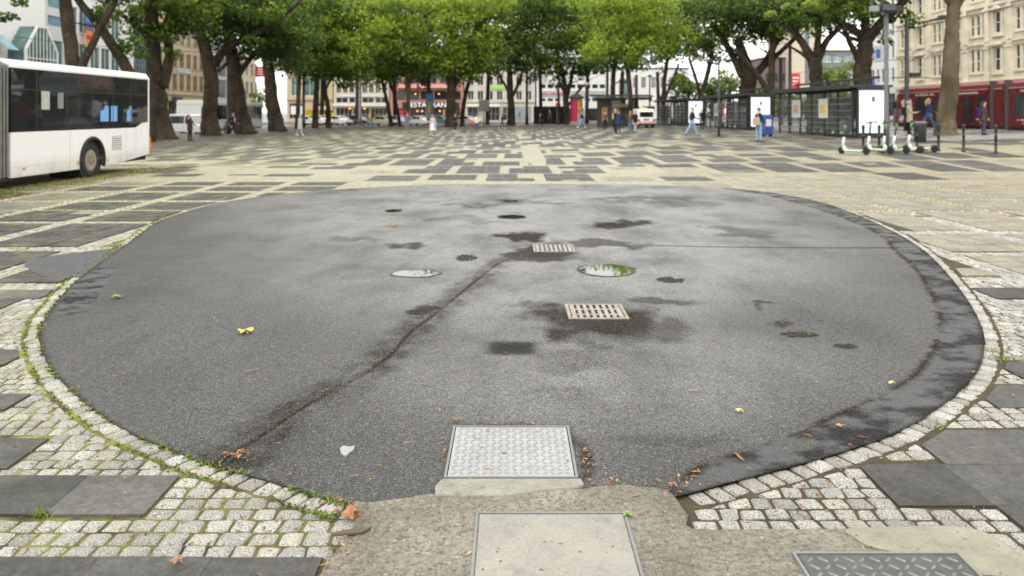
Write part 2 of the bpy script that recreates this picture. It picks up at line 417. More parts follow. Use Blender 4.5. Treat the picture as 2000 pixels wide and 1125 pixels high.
for P, t in slab_polys:
    b = len(VV); cx_ = sum(p[0] for p in P)/len(P); cy_ = sum(p[1] for p in P)/len(P)
    zt = .016+rngs.uniform(-.002, .002) if cy_ < 14 else .004
    tx, ty = rngs.uniform(-.004, .004), rngs.uniform(-.004, .004)
    k = len(P); nearq = cy_ < 14
    for x, y in P: VV.append((x, y, terr(x, y)+zt+(tx*(x-cx_)+ty*(y-cy_) if nearq else 0))); TT.append(t)
    FN.append(list(range(b, b+k)))
    if nearq:
        for x, y in P: VV.append((x, y, -.02)); TT.append(t)
        for i in range(k): j = (i+1) % k; FN.append([b+j, b+i, b+k+i, b+k+j])
me = bpy.data.meshes.new('slab_paving'); me.from_pydata(VV, [], FN)
n = N('paving_slab'); tn = n.attr('tone')
cs = n.node('CombineColor');
for i, m_ in enumerate((.78, .77, .73)): n.put(cs.inputs[i], n.math('MULTIPLY', tn, m_))
warm = n.mix(n.mapr(tn, .2, .33), cs.outputs[0], n.mix(1.0, cs.outputs[0], (1.04,.97,.8), 'MULTIPLY'))
c = n.mix(n.mapr(n.noise(2.2, 7, .75), .4, .66, 0, .75), warm, n.mix(1.0, warm, (.5,.49,.46), 'MULTIPLY')); c = n.mix(n.mapr(n.noise(9, 6, .75), .54, .7, 0, .5), c, n.mix(1.0, c, (1.7,1.66,1.55), 'MULTIPLY'))
c = n.mix(.55, c, n.mix(n.mapr(n.noise(26, 6, .8), .38, .62), (.22,.22,.21), (.74,.73,.70)), 'OVERLAY'); c = n.mix(.42, c, n.mix(n.noise(170, 2, .6), (.02,.02,.02), (.95,.95,.93)), 'OVERLAY')
sp = n.math('MULTIPLY', n.mapr(n.vor(110), .0, .22, 1, 0), n.math('GREATER_THAN', n.xyz(n.vor(110, 'F1', 'Color'))[0], .55))
c = n.mix(n.math('MULTIPLY', sp, .6), c, (.5,.48,.42))
lx = n.xyz(n.co())[0]
ms = n.math('MULTIPLY', n.mapr(n.noise(2.6, 6, .75), .5, .62), n.mapr(lx, -9, -1.5, .8, 0))
c = n.mix(ms, c, (.17,.18,.045))
py = n.xyz(n.co())[1]; sh = n.math('MAXIMUM', n.math('MAXIMUM', n.mapr(lx, -13.5, -18, 0, 1), n.mapr(py, 68, 84, 0, 1)), n.math('MULTIPLY', n.mapr(lx, 10, 14, 0, .8), n.mapr(py, 28, 36, 0, 1))); c = n.mix(n.math('MULTIPLY', sh, .6), c, n.mix(n.noise(1.2, 5), (.03,.028,.024), (.12,.11,.09)))  # sh: slab colour darkened to paint in shade of tree rows and shelters
n.set(base=c, rough=n.mapr(n.noise(4, 4), .35, .65, .5, .75), spec=.35); n.bump(n.noise(160, 3), .25, .004)
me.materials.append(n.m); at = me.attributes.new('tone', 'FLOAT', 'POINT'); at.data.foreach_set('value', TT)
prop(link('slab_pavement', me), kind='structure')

# ------------------------------------------------------------------ joint bed under the near stones
n = N('joint_soil'); lx = n.xyz(n.co())[0]
mo = n.math('MULTIPLY', n.mapr(n.noise(3.5, 6, .7), .38, .6), n.mapr(lx, -3.0, .3, 1.0, .12))
c = n.mix(mo, n.mix(n.noise(60, 4), (.014,.010,.007), (.065,.045,.03)), n.mix(n.noise(90, 4), (.09,.12,.012), (.36,.40,.06)))
n.set(base=c, rough=.95); n.bump(n.noise(120, 4), .8, .01)
prop(link('joint_bed', grid_mesh('joint_bed', np.arange(-10.5, 10.6, 1.0), np.arange(1.2, 13.3, 1.0), .003, n.m)), kind='structure')

# ------------------------------------------------------------------ individual setts near the camera
rs = random.Random(5); SV, SF, ST = [], [], []
def sett(P, zt=None):
    """one worn granite sett: chamfered outline, rounded top edge, slightly tilted"""
    k0 = len(P)
    if k0 < 3: return
    cx_ = sum(p[0] for p in P)/k0; cy_ = sum(p[1] for p in P)/k0
    Q = []
    for i in range(k0):
        a, b, c_ = P[i-1], P[i], P[(i+1) % k0]
        for (o_, s_) in ((a, 1), (c_, 1)):
            L = math.hypot(o_[0]-b[0], o_[1]-b[1])
            if L < 1e-5: L = 1e-5
            tt = min(.3, rs.uniform(.004, .013)/L); Q.append((b[0]+(o_[0]-b[0])*tt, b[1]+(o_[1]-b[1])*tt))
    Q = [(cx_+(x-cx_)*.995+rs.uniform(-.0035,.0035), cy_+(y-cy_)*.995+rs.uniform(-.0035,.0035)) for x, y in Q]
    k = len(Q); b = len(SV); z = zt if zt is not None else .013+rs.uniform(-.004, .003)
    ax, ay = rs.uniform(-.05,.05), rs.uniform(-.05,.05); tone = rs.choice([.8,.95,1,1.05,1.15,1.25])*rs.uniform(.92,1.08)
    def zz(x, y): return z+ax*(x-cx_)+ay*(y-cy_)
    size = math.sqrt(max(parea(P), 1e-6))
    for f_, dz in ((1.0, -.05), (1.0, -.008), (max(.3, 1-.010/size*2), -.001), (max(.2, 1-.028/size*2), .0015)):
        for x, y in Q:
            X_, Y_ = cx_+(x-cx_)*f_, cy_+(y-cy_)*f_; SV.append((X_, Y_, zz(X_, Y_)+dz)); ST.append(tone)
    for r_ in range(3):
        for i in range(k):
            j = (i+1) % k; SF.append((b+r_*k+i, b+r_*k+j, b+(r_+1)*k+j, b+(r_+1)*k+i))
    SF.append(tuple(b+3*k+i for i in range(k)))
def inset(P, g):
    k = len(P); cx_ = sum(p[0] for p in P)/k; cy_ = sum(p[1] for p in P)/k; out = []
    a = sum(P[i][0]*P[(i+1) % k][1]-P[(i+1) % k][0]*P[i][1] for i in range(k))
    if a < 0: P = P[::-1]
    R = list(P)
    for i in range(k):
        p, q = P[i], P[(i+1) % k]; L = math.hypot(q[0]-p[0], q[1]-p[1])
        if L < 1e-6: continue
        nx_, ny_ = -(q[1]-p[1])/L, (q[0]-p[0])/L
        R = clip_poly(R, (p[0]+nx_*g, p[1]+ny_*g), (nx_, ny_))
        if len(R) < 3: return []
    # merge very short edges
    R2 = []
    for p in R:
        if not R2 or math.hypot(p[0]-R2[-1][0], p[1]-R2[-1][1]) > .012: R2.append(p)
    if len(R2) > 2 and math.hypot(R2[0][0]-R2[-1][0], R2[0][1]-R2[-1][1]) < .012: R2.pop()
    return R2
# ring of setts hugging the disc
per = np.concatenate([OV, OV[:1]]); seg = np.linalg.norm(np.diff(per, axis=0), axis=1); cum = np.concatenate([[0], np.cumsum(seg)])
def at_s(s_):
    s_ = s_ % cum[-1]; i = int(np.searchsorted(cum, s_, 'right')-1); i = min(i, len(seg)-1); t = (s_-cum[i])/seg[i]
    p = per[i]*(1-t)+per[i+1]*t; tg = (per[i+1]-per[i])/seg[i]
    return p, np.array([tg[1], -tg[0]])
RW = .105
s_ = 0.0
while s_ < cum[-1]:
    L = rs.uniform(.085, .125); (p, n0), (q, n1) = at_s(s_), at_s(s_+L)
    if p[1] < 13.0 and not (p[1] < 3.7 and -.72 < p[0] < .7):
        P = [tuple(p-n0*.03), tuple(p+n0*(RW+rs.uniform(-.02,.004))), tuple(q+n1*(RW+rs.uniform(-.02,.004))), tuple(q-n1*.03)]
        P = inset(P, rs.uniform(.005, .008))
        if len(P) >= 3: sett(P)
    s_ += L
RING = offset(OV, RW+.004)
SM = [p for p in panels_near]
y = 2.35; row = 0
while y < 13.0:
    h = .098+rs.uniform(-.006, .006); ym = y+h/2; y1 = y+h
    half = .68*y1+.35
    cutx = []
    for a, b, c_, d_ in SM:
        if min(d_, y1)-max(c_, y) > .03: cutx.append((a-.003, b+.003))
    free = [(-half, half)]
    for a, b in cutx:
        nf = []
        for u, v_ in free:
            if b <= u or a >= v_: nf.append((u, v_)); continue
            if a > u: nf.append((u, a))
            if b < v_: nf.append((b, v_))
        free = nf
    for u, v_ in free:
        if v_-u < .04: continue
        wd = []; t_ = 0
        while t_ < v_-u: q = rs.uniform(.085, .125); wd.append(q); t_ += q
        sc = (v_-u)/t_; x = u; prev = (rs.uniform(-.006,.006), rs.uniform(-.006,.006))
        for i, q in enumerate(wd):
            x2 = x+q*sc; cur = (0, 0) if i == len(wd)-1 else (rs.uniform(-.009,.009), rs.uniform(-.009,.009))
            xc = (x+x2)/2; far_ = .5 if ym > 8 else 1
            P = [(x+prev[0], y+rs.uniform(-.004,.004)), (x2+cur[0], y+rs.uniform(-.004,.004)), (x2+cur[1], y1+rs.uniform(-.004,.004)), (x+prev[1], y1+rs.uniform(-.004,.004))]
            prev = cur; x = x2
            ins = inside(RING, np.array([p[0] for p in P]), np.array([p[1] for p in P]))
            if ins.all(): continue
            if inside(APRON, np.array([xc]), np.array([ym]))[0]: continue
            if ins.any():
                P = clip_to(P, RING)
                if not P or parea(P) < .0022: continue
            P = inset(P, rs.uniform(.0045, .0085))
            if len(P) >= 3: sett(P)
    y = y1; row += 1
me = bpy.data.meshes.new('granite_setts'); me.from_pydata(SV, [], SF)
n = N('granite_sett'); tn = n.attr('tone')
g_ = n.mix(n.mapr(n.noise(150, 3, .75), .36, .62), (.05,.05,.05), (.95,.94,.90)); g_ = n.mix(n.mapr(n.noise(22, 4, .6), .35, .7, 0, .6), g_, (.4,.385,.35))
g_ = n.mix(n.mapr(n.noise(5, 3), .5, .7, 0, .35), g_, (.46,.38,.27))
cs = n.node('CombineColor')
for i in range(3): n.put(cs.inputs[i], n.math('MULTIPLY', tn, (.71, .70, .67)[i]))
c = n.mix(1.0, g_, cs.outputs[0], 'MULTIPLY')
lx = n.xyz(n.co())[0]
ms = n.math('MULTIPLY', n.mapr(n.noise(6, 6, .75), .48, .66), n.mapr(lx, -4, -1, .8, 0))
c = n.mix(ms, c, (.2,.22,.05))
n.set(base=c, rough=.8); n.bump(n.noise(70, 5, .75), .95, .016)
me.materials.append(n.m); at = me.attributes.new('tone', 'FLOAT', 'POINT'); at.data.foreach_set('value', ST)
prop(link('sett_pavement', me), kind='structure')

# ------------------------------------------------------------------ asphalt disc
def seg_dist(px_, py_, line, ky=1.0):
    d_ = np.full(px_.shape, 1e9)
    for (x0, y0), (x1, y1) in zip(line[:-1], line[1:]):
        dx, dy = x1-x0, (y1-y0)*ky; L2 = dx*dx+dy*dy
        t = np.clip(((px_-x0)*dx+(py_-y0)*ky*dy)/L2, 0, 1)
        d_ = np.minimum(d_, np.hypot(px_-(x0+t*dx), (py_-y0)*ky-t*dy))
    return d_
RIM = [G(*p) for p in [(1400,368),(1490,381),(1560,400),(1640,425),(1720,462),(1745,490),(1790,530),(1825,590),(1836,640),(1820,690),(1790,735),(1720,780),(1640,815),(1540,860),(1440,895),(1380,915),(1330,950),(1296,980)]]
RIM = [tuple(p) for p in catmull(RIM, 5, False)]
SEAM = [tuple(p) for p in catmull([G(*p) for p in [(425,912),(520,850),(610,790),(700,742),(760,700),(800,655),(835,628),(880,592),(950,535),(985,512),(1040,496)]], 4, False)]
SEAM2 = [G(*p) for p in [(1110,481),(1250,482),(1450,486),(1600,487),(1748,487)]]
ys = np.exp(np.linspace(math.log(OV[:,1].min()+.002), math.log(OV[:,1].max()-.002), 560))
NU = 420; rows = []
ea, eb = OV, np.roll(OV, -1, 0)
for yy in ys:
    m_ = (ea[:,1] > yy) != (eb[:,1] > yy); a = ea[m_]; b = eb[m_]
    xi = a[:,0]+(yy-a[:,1])/(b[:,1]-a[:,1])*(b[:,0]-a[:,0]); rows.append((xi.min(), xi.max()))
rows = np.array(rows); u = np.linspace(0, 1, NU)
jag = np.array([mnoise.noise((0, yy*9, 3.1))*.012+mnoise.noise((0, yy*30, 7))*.006 for yy in ys]); jag2 = np.array([mnoise.noise((5, yy*9, 3.1))*.012+mnoise.noise((9, yy*30, 7))*.006 for yy in ys])
X = (rows[:,0]-jag)[:,None]*(1-u)+(rows[:,1]+jag2)[:,None]*u; Y = np.repeat(ys[:,None], NU, 1)
pxx = 1000+X/Y*F; pyy = H0+CH/Y*F
def blob(cx_, cy_, rx, ry, p=1.6): return np.exp(-(((pxx-cx_)/rx)**2+((pyy-cy_)/ry)**2)**p)
def fbm(sx, sy, seed, oct_=4):
    """value-noise field on the ground, computed on the vertex grid"""
    out = np.zeros(X.shape); amp = 1.0; tot = 0; r_ = np.random.RandomState(seed)
    for o_ in range(oct_):
        g_ = r_.rand(128, 128); gx = (X*sx+50)*2**o_; gy = (Y*sy+50)*2**o_
        ix, iy = np.floor(gx).astype(int), np.floor(gy).astype(int); fx, fy = gx-ix, gy-iy
        fx = fx*fx*(3-2*fx); fy = fy*fy*(3-2*fy)
        v = (g_[iy % 128, ix % 128]*(1-fx)+g_[iy % 128, (ix+1) % 128]*fx)*(1-fy)+(g_[(iy+1) % 128, ix % 128]*(1-fx)+g_[(iy+1) % 128, (ix+1) % 128]*fx)*fy
        out += v*amp; tot += amp; amp *= .55
    return out/tot
n1, n2, n3 = fbm(1.1, .7, 1), fbm(3, 2, 2), fbm(9, 7, 3)
stain = np.zeros(X.shape); wx = pxx+(n1-.5)*110+(n2-.5)*90+(n3-.5)*26; wy = pyy+((n1[:,::-1]-.5)*.20+(n2[:,::-1]-.5)*.12)*(pyy-H0)*.6
def wblob(cx_, cy_, rx, ry): return np.exp(-((wx-cx_)/rx)**2-((wy-cy_)/ry)**2)
for cx_, cy_, rx, ry, st in [(1075,490,75,22,.8),(1010,460,55,9,.9),(1232,440,48,9,.8),(785,481,42,7,.7),(1200,478,70,7,.6),(1060,508,90,12,.7),(1170,640,130,40,.75),(1300,650,60,25,.4),(1310,594,70,8,.5),(840,613,38,10,.75),
                             (1120,715,80,24,.3),(1090,770,90,16,.22),(1515,605,22,5,.6),(1545,640,18,7,.5),(470,905,60,16,.45),(1000,400,120,5,.35),(1250,395,90,6,.4),(1470,455,70,10,.4),(1340,405,70,6,.3),(900,430,60,6,.3),(700,470,60,6,.3),(1000,845,150,10,.35),(880,890,22,60,.5),(1130,900,20,60,.5),(1310,850,120,14,.22)]:
    stain = np.maximum(stain, np.clip((wblob(cx_, cy_, rx*1.15, ry*1.15)*1.35+(n2-.5)*.9+(n3-.5)*.5-.42)*2.0, 0, 1)*min(1, st*1.15))
dseam = seg_dist(X, Y, SEAM); dseam2 = seg_dist(X, Y, SEAM2); drim = seg_dist(X, Y, RIM)
wv = .012+.022*n1
stain = np.maximum(stain, np.exp(-(dseam/wv)**2)*np.clip(n2*1.9, .3, 1)); stain = np.maximum(stain, np.clip(.75*np.exp(-(dseam/.17)**2)*(.4+2.2*(n3-.35)), 0, .6))
stain = np.maximum(stain, np.exp(-(dseam2/.035)**2)*.8)
stain = np.maximum(stain, np.exp(-(drim/(.012+.03*n2))**2)*np.clip((n3-.38)*4, .05, .8))
rust = np.maximum(np.exp(-(drim/.035)**2), .6*np.exp(-(dseam/.03)**2))*np.clip((n3-.35)*4, 0, 1)
edge = np.minimum(u, 1-u)[None,:]*(rows[:,1]-rows[:,0])[:,None]
stain = np.maximum(stain, np.exp(-(edge/.03)**2)*.6)
# which side of the rim line: the newer tar band lies between the line and the right edge
rim = np.array(RIM); o_ = np.argsort(rim[:,1]); rx_at = np.interp(Y, rim[o_,1], rim[o_,0], left=-99, right=99)
band = ((X > rx_at) & (Y < RIM[0][1]+.3)).astype(float); band[Y < RIM[-1][1]] = 0
LP = np.array([G(*p) for p in [(200,522),(225,528),(205,560),(180,600),(160,622),(105,618),(125,585),(150,550)]])
lb = inside(LP, X, Y).astype(float); band = np.maximum(band, lb)
patch = np.exp(-(np.abs((pxx-1000+(n3-.5)*10)/50)**5+np.abs((pyy-685+(n3-.5)*4)/14)**5))
# light worn areas, damp areas, and centre: sky sheen painted as paler colour
damp = np.clip((fbm(.55, .35, 9)-.42)*5, 0, 1); light = np.clip((fbm(.7, .4, 21)-.4)*3.5, 0, 1)
centre = np.maximum(np.exp(-(((pxx-1080)/560)**2+((pyy-470)/190)**2)**2), .62*np.exp(-(((pxx-1180)/430)**2+((pyy-740)/120)**2)**2))
Z = .019+.004*(n1-.5)+.004*(n2-.5)*.6-.006*np.exp(-(dseam/.02)**2)+.006*band*(n3-.35)+.004*band
i = np.arange(X.size).reshape(X.shape)
f = np.stack([i[:-1,:-1], i[:-1,1:], i[1:,1:], i[1:,:-1]], -1).reshape(-1, 4)
n = N('old_asphalt')
st_, bd_, lt_, dp_, ru_, pt_, ce_ = [n.attr(k) for k in ('stain','band','light','damp','rust','patch','centre')]
agg = n.vor(125, 'F1', 'Color'); aggv = n.xyz(agg)[0]; pit = n.mapr(n.vor(125), .28, .5, 1.0, .3)
fine = n.noise(210, 3, .65)
base = n.mix(n.mapr(aggv, .2, 1.0), (.0065,.0063,.006), (.105,.104,.10)); base = n.mix(n.mapr(fine, .35, .65), n.mix(1.0, base, (.38,.38,.38), 'MULTIPLY'), n.mix(1.0, base, (1.15,1.15,1.15), 'MULTIPLY'))
chip = n.math('GREATER_THAN', aggv, .965); base = n.mix(n.math('MULTIPLY', chip, .5), base, (.34,.33,.31))
base = n.mix(n.math('MULTIPLY', lt_, .5), base, n.mix(n.mapr(aggv, .1, .9), (.042,.041,.039), (.23,.227,.22)))
base = n.mix(n.math('MULTIPLY', ce_, n.mapr(n.noise(.9, 5, .6, n.scale(n.co(), (1, .6, 1))), .33, .58, .1, .92)), base, n.mix(n.mapr(aggv, .1, .9), (.15,.15,.147), (.49,.485,.47)))  # wet sheen of the centre painted into the base as paler aggregate
base = n.mix(n.math('MULTIPLY', bd_, .8), base, n.mix(n.mapr(n.noise(2.6, 6, .68, n.scale(n.co(), (1, 1.35, 1))), .43, .58), (.085,.09,.095), (.020,.0205,.021)))
base = n.mix(n.math('MULTIPLY', pt_, .95), base, n.mix(fine, (.015,.015,.014), (.075,.072,.066)))
base = n.mix(n.math('MULTIPLY', st_, .92), base, n.mix(n.mapr(aggv, .2, 1.0), (.016,.0135,.0105), (.085,.071,.055)))
base = n.mix(n.math('MULTIPLY', ru_, .22), base, n.mix(n.noise(60, 3), (.04,.02,.012), (.13,.065,.035)))
wet = n.math('MULTIPLY', dp_, n.mapr(n.noise(1.3, 5, .6), .4, .6))
r = n.mapr(wet, 0, 1, .60, .36); r = n.math('SUBTRACT', r, n.math('MULTIPLY', ce_, n.mapr(n.noise(.9, 5, .6, n.scale(n.co(), (1, .6, 1))), .33, .58, .0, .2))); bandwet = n.math('MULTIPLY', bd_, n.mapr(n.noise(2.6, 6, .68, n.scale(n.co(), (1, 1.35, 1))), .46, .56))
r = n.mapr(bandwet, 0, 1, r, .7)
pc = n.node('CombineColor')
for i in range(3): n.put(pc.inputs[i], pit)
base = n.mix(.85, base, n.mix(1.0, base, pc.outputs[0], 'MULTIPLY')); base = n.mix(1.0, base, (1.22,1.22,1.22), 'MULTIPLY')
dry = n.mapr(n.math('MAXIMUM', st_, pt_), 0, .8, 0, 1); r = n.mapr(dry, 0, 1, r, .95)
n.set(base=base, rough=r, spec=n.math('MULTIPLY', n.mapr(dry, 0, 1, .6, .08), n.mapr(bandwet, 0, 1, 1, .25)))
n.bump(n.math('ADD', n.math('MULTIPLY', n.vor(95), 1.0), n.math('MULTIPLY', fine, .6)), .9, .010)
me = np_mesh('asphalt_surface', np.stack([X, Y, Z], -1).reshape(-1, 3), f, n.m, True, {k: v.ravel() for k, v in dict(stain=stain, band=band, light=light, damp=damp, rust=rust, patch=patch, centre=centre).items()})
prop(link('asphalt_pavement', me), kind='structure')
M_ASPH = n.m
# small tar repair outside the disc on the left
P = np.array([G(*p) for p in catmull([(50,512),(140,497),(225,487),(262,478),(240,497),(195,520),(165,543),(95,545),(62,532)], 2)])
if .5*np.sum(P[:,0]*np.roll(P[:,1], -1)-np.roll(P[:,0], -1)*P[:,1]) < 0: P = P[::-1]
prop(MB().prism([tuple(p) for p in P], .0, .0185).build('tar_pavement', M('tar_repair', (.05,.05,.052), .6, var=.35, vs=6, grain=.4, bump=.5, bs=120)), kind='structure')

# ------------------------------------------------------------------ concrete apron
n = N('old_concrete')
c = n.mix(n.mapr(n.noise(2.2, 6, .65), .3, .7), (.13,.118,.092), (.29,.268,.215)); c = n.mix(n.mapr(n.noise(7, 5, .7), .5, .72, 0, .7), c, (.12,.11,.09))
c = n.mix(.6, c, n.mix(n.noise(150, 3, .7), (.1,.1,.1), (.9,.9,.88)), 'OVERLAY')
v_ = n.vor(85, 'F1', 'Color'); c = n.mix(n.math('MULTIPLY', n.math('GREATER_THAN', n.xyz(v_)[1], .8), n.mapr(n.vor(85), .22, .45, .32, 0)), c, n.mix(n.noise(30, 2), (.12,.1,.07), (.5,.46,.36)))
c = n.mix(n.mapr(n.noise(55, 5, .8), .46, .62, 0, .85), c, (.055,.047,.035)); c = n.mix(n.mapr(n.noise(48, 3, .7, n.scale(n.co(), (1.1, .9, 1))), .6, .68, 0, .6), c, (.42,.38,.3))
n.set(base=c, rough=.9); n.bump(n.noise(110, 5, .7), .6, .008)
M_CONC = n.m
if .5*np.sum(APRON[:,0]*np.roll(APRON[:,1], -1)-np.roll(APRON[:,0], -1)*APRON[:,1]) < 0: APRON = APRON[::-1]
AP2 = catmull(APRON, 3); AP2 += np.array([[mnoise.noise((x*14, y_*14, 1))*.012, mnoise.noise((x*14, y_*14, 5))*.012] for x, y_ in AP2])
prop(MB().prism([tuple(p) for p in AP2], -.03, .0265).build('concrete_pavement', M_CONC), kind='structure')
P = catmull([G(*p) for p in [(1655,1048),(1750,1043),(1880,1044),(1940,1062),(1990,1098),(2020,1140),(1900,1135),(1840,1105),(1770,1098),(1700,1082),(1668,1064)]], 4)
if .5*np.sum(P[:,0]*np.roll(P[:,1], -1)-np.roll(P[:,0], -1)*P[:,1]) < 0: P = P[::-1]
prop(MB().prism([tuple(p) for p in P], .0, .0315).build('cement_pavement', M('cement_patch', (.25,.23,.175), .85, var=.22, vs=9, dirt=.3, bump=.3, bs=130, grain=.25)), kind='structure')
# ================================================================== TREES
n = N('plane_bark')
k = n.noise(1.6, 5, .6, n.scale(n.co(), (1, 1, .45)))
c = n.mix(n.mapr(k, .38, .62), (.022,.017,.011), (.07,.056,.037)); c = n.mix(n.mapr(n.noise(4.5, 3), .58, .64), c, (.075,.066,.043))
c = n.mix(n.mapr(n.noise(9, 5, .7, n.scale(n.co(), (1, 1, .3))), .45, .7), c, (.035,.028,.02))
n.set(base=c, rough=.9, spec=.12); n.bump(n.noise(5, 6, .7, n.scale(n.co(), (1, 1, .4))), .8, .08); M_BARK = n.m
n = N('plane_bark_pale')
k = n.noise(1.1, 5, .6, n.scale(n.co(), (1, 1, .5)))
c = n.mix(n.mapr(k, .38, .62), (.065,.052,.03), (.15,.125,.077)); c = n.mix(n.mapr(n.noise(2.4, 3), .6, .66), c, (.07,.06,.04))
c = n.mix(n.mapr(n.noise(14, 5, .7), .5, .75), c, (.09,.075,.05))
n.set(base=c, rough=.85, spec=.15); n.bump(n.noise(6, 6, .7), .6, .05); M_BARK2 = n.m
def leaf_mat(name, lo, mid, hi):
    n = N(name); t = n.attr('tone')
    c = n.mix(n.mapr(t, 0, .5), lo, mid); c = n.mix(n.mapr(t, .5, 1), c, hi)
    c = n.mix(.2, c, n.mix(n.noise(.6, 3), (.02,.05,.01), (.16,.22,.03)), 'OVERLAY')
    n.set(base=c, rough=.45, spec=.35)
    tr = n.node('BsdfTranslucent'); n.put(tr.inputs[0], n.mix(1.0, c, (1.5,1.6,.6), 'MULTIPLY'))
    ms = n.node('MixShader'); ms.inputs[0].default_value = .34
    n.t.links.new(n.b.outputs[0], ms.inputs[1]); n.t.links.new(tr.outputs[0], ms.inputs[2]); n.t.links.new(ms.outputs[0], n.out.inputs[0])
    return n.m
M_LEAF = leaf_mat('plane_leaves', (.019,.043,.010), (.088,.155,.02), (.33,.42,.05))
def leaf_cloud(blobs, size, rng, tone, dens=1.0):
    """small leaf faces gathered in clumps; blobs: centre, radii (metres)"""
    P, TN = [], []
    for (c, r, dn) in blobs:
        c = np.array(c); r = np.array(r)
        A = PI*r[0]*r[2]; ncl = max(3, int(A*1.5*dn)); nl = int(4.1*A*dens*dn/(.62*size*size)/ncl)+4
        d_ = rng.normal(size=(ncl, 3)); d_ /= np.linalg.norm(d_, axis=1)[:, None]
        cc = c+d_*(rng.rand(ncl, 1)**.42)*r
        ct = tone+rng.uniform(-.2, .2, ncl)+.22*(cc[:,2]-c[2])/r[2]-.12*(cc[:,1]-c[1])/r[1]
        rad = rng.uniform(.6, 1.25, ncl)*min(1.0, r.min()/1.6)
        q = rng.normal(size=(ncl, nl, 3)); q *= (np.minimum(1.7, np.linalg.norm(q, axis=2))/np.linalg.norm(q, axis=2))[:,:,None]
        pts = cc[:,None,:]+q*rad[:,None,None]*np.array([.75,.75,.45])
        pts[:,:,2] -= .18*(q[:,:,0]**2+q[:,:,1]**2)*rad[:,None]*.6
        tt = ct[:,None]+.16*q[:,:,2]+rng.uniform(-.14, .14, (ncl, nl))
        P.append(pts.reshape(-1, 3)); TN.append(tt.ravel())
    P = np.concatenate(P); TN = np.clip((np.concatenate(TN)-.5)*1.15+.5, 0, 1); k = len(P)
    nr = rng.normal(size=(k, 3))+np.array([0, -.25, .9]); nr /= np.linalg.norm(nr, axis=1)[:, None]
    a = np.cross(nr, rng.normal(size=(k, 3))); a /= np.linalg.norm(a, axis=1)[:, None]; b = np.cross(nr, a)
    s_ = size*rng.uniform(.65, 1.3, k)[:, None]
    V_ = np.stack([P-a*s_*.55, P-b*s_*.42+nr*s_*.1, P+a*s_*.55, P+b*s_*.42+nr*s_*.1], 1).reshape(-1, 3)
    return V_, np.arange(4*k).reshape(k, 4), np.repeat(TN, 4)
def tree(label, D, lines, blobs, tone=.5, bark=None, seed=0, dens=1.0, group='plane trees around the square', leafmat=None, cat='tree', name='plane_tree', size=None, dy=0.0):
    rng = np.random.RandomState(seed+100); rnd = random.Random(seed)
    x0 = AX(lines[0][0][0], D); base = Vector((x0, D, terr(x0, D)))
    t = empty(name, base, 0, label, cat, group)
    mb = MB(); mb.smooth = True; s_ = D/F
    for li, ln in enumerate(lines):
        pts, rad = [], []
        drift = 0 if li == 0 else rnd.uniform(-1.6, 1.6)
        yo = 0
        for i, (x, y, w_) in enumerate(ln):
            p = Vector((AX(x, D), D, CH-(y-H0)*s_))-base
            if li == 0 and i == 0: p = Vector((0, 0, -.12))
            p.y = drift*(i/(len(ln)-1))**1.3
            pts.append(p); rad.append(w_*s_/2)
        # resample with gnarled wobble
        cp = catmull([tuple(p) for p in pts], 5, False); cr_ = np.interp(np.linspace(0, len(rad)-1, len(cp)), range(len(rad)), rad)
        for i in range(2, len(cp)):
            w_ = cr_[i]*.10; cp[i] += np.array([rnd.uniform(-w_, w_), rnd.uniform(-w_, w_), 0])
        n_ = 14 if li == 0 else 9
        if li == 0: cr_[0] *= 1.12
        mb.tube(cp, cr_, n_, True, .045, seed+li)
        # twigs from the outer half of each limb
        for _ in range(2 if li else 1):
            i = rnd.randrange(max(2, int(len(cp)*(.45 if li else .65))), len(cp)); p = Vector(cp[i]); L = rnd.uniform(1.2, 3.2); r_ = max(.02, cr_[i]*.38)
            d_ = Vector((rnd.uniform(-1,1), rnd.uniform(-1,1), rnd.uniform(.05,.9))).normalized(); q = p+d_*L*.5+Vector((0,0,.15)); e = q+(d_+Vector((rnd.uniform(-.4,.4), rnd.uniform(-.4,.4), .1)))*L*.5
            mb.tube([p, q, e], [r_, r_*.65, r_*.25], 5, True)
    mb.build('trunk', bark or M_BARK, t)
    bl = []
    for q in blobs:
        cx_, cy_, rx, ry = q[:4]; ry, cy_ = (min(ry, 31), max(cy_, 4)) if cy_ < 2 and D > 60 else (ry, cy_); dn = q[4] if len(q) > 4 else 1.0; dd = q[5] if len(q) > 5 else 0.0
        c_ = Vector((AX(cx_, D), D+dd, CH-(cy_-H0)*s_))-base; r_ = (rx*s_, max(1.5, min(5.0, .5*(rx+ry)*s_)), ry*s_)
        bl.append((tuple(c_), r_, dn))
    sz = size or (.15+.0019*D)
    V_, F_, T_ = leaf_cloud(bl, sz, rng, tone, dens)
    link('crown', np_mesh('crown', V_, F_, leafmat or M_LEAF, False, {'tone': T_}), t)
    return t
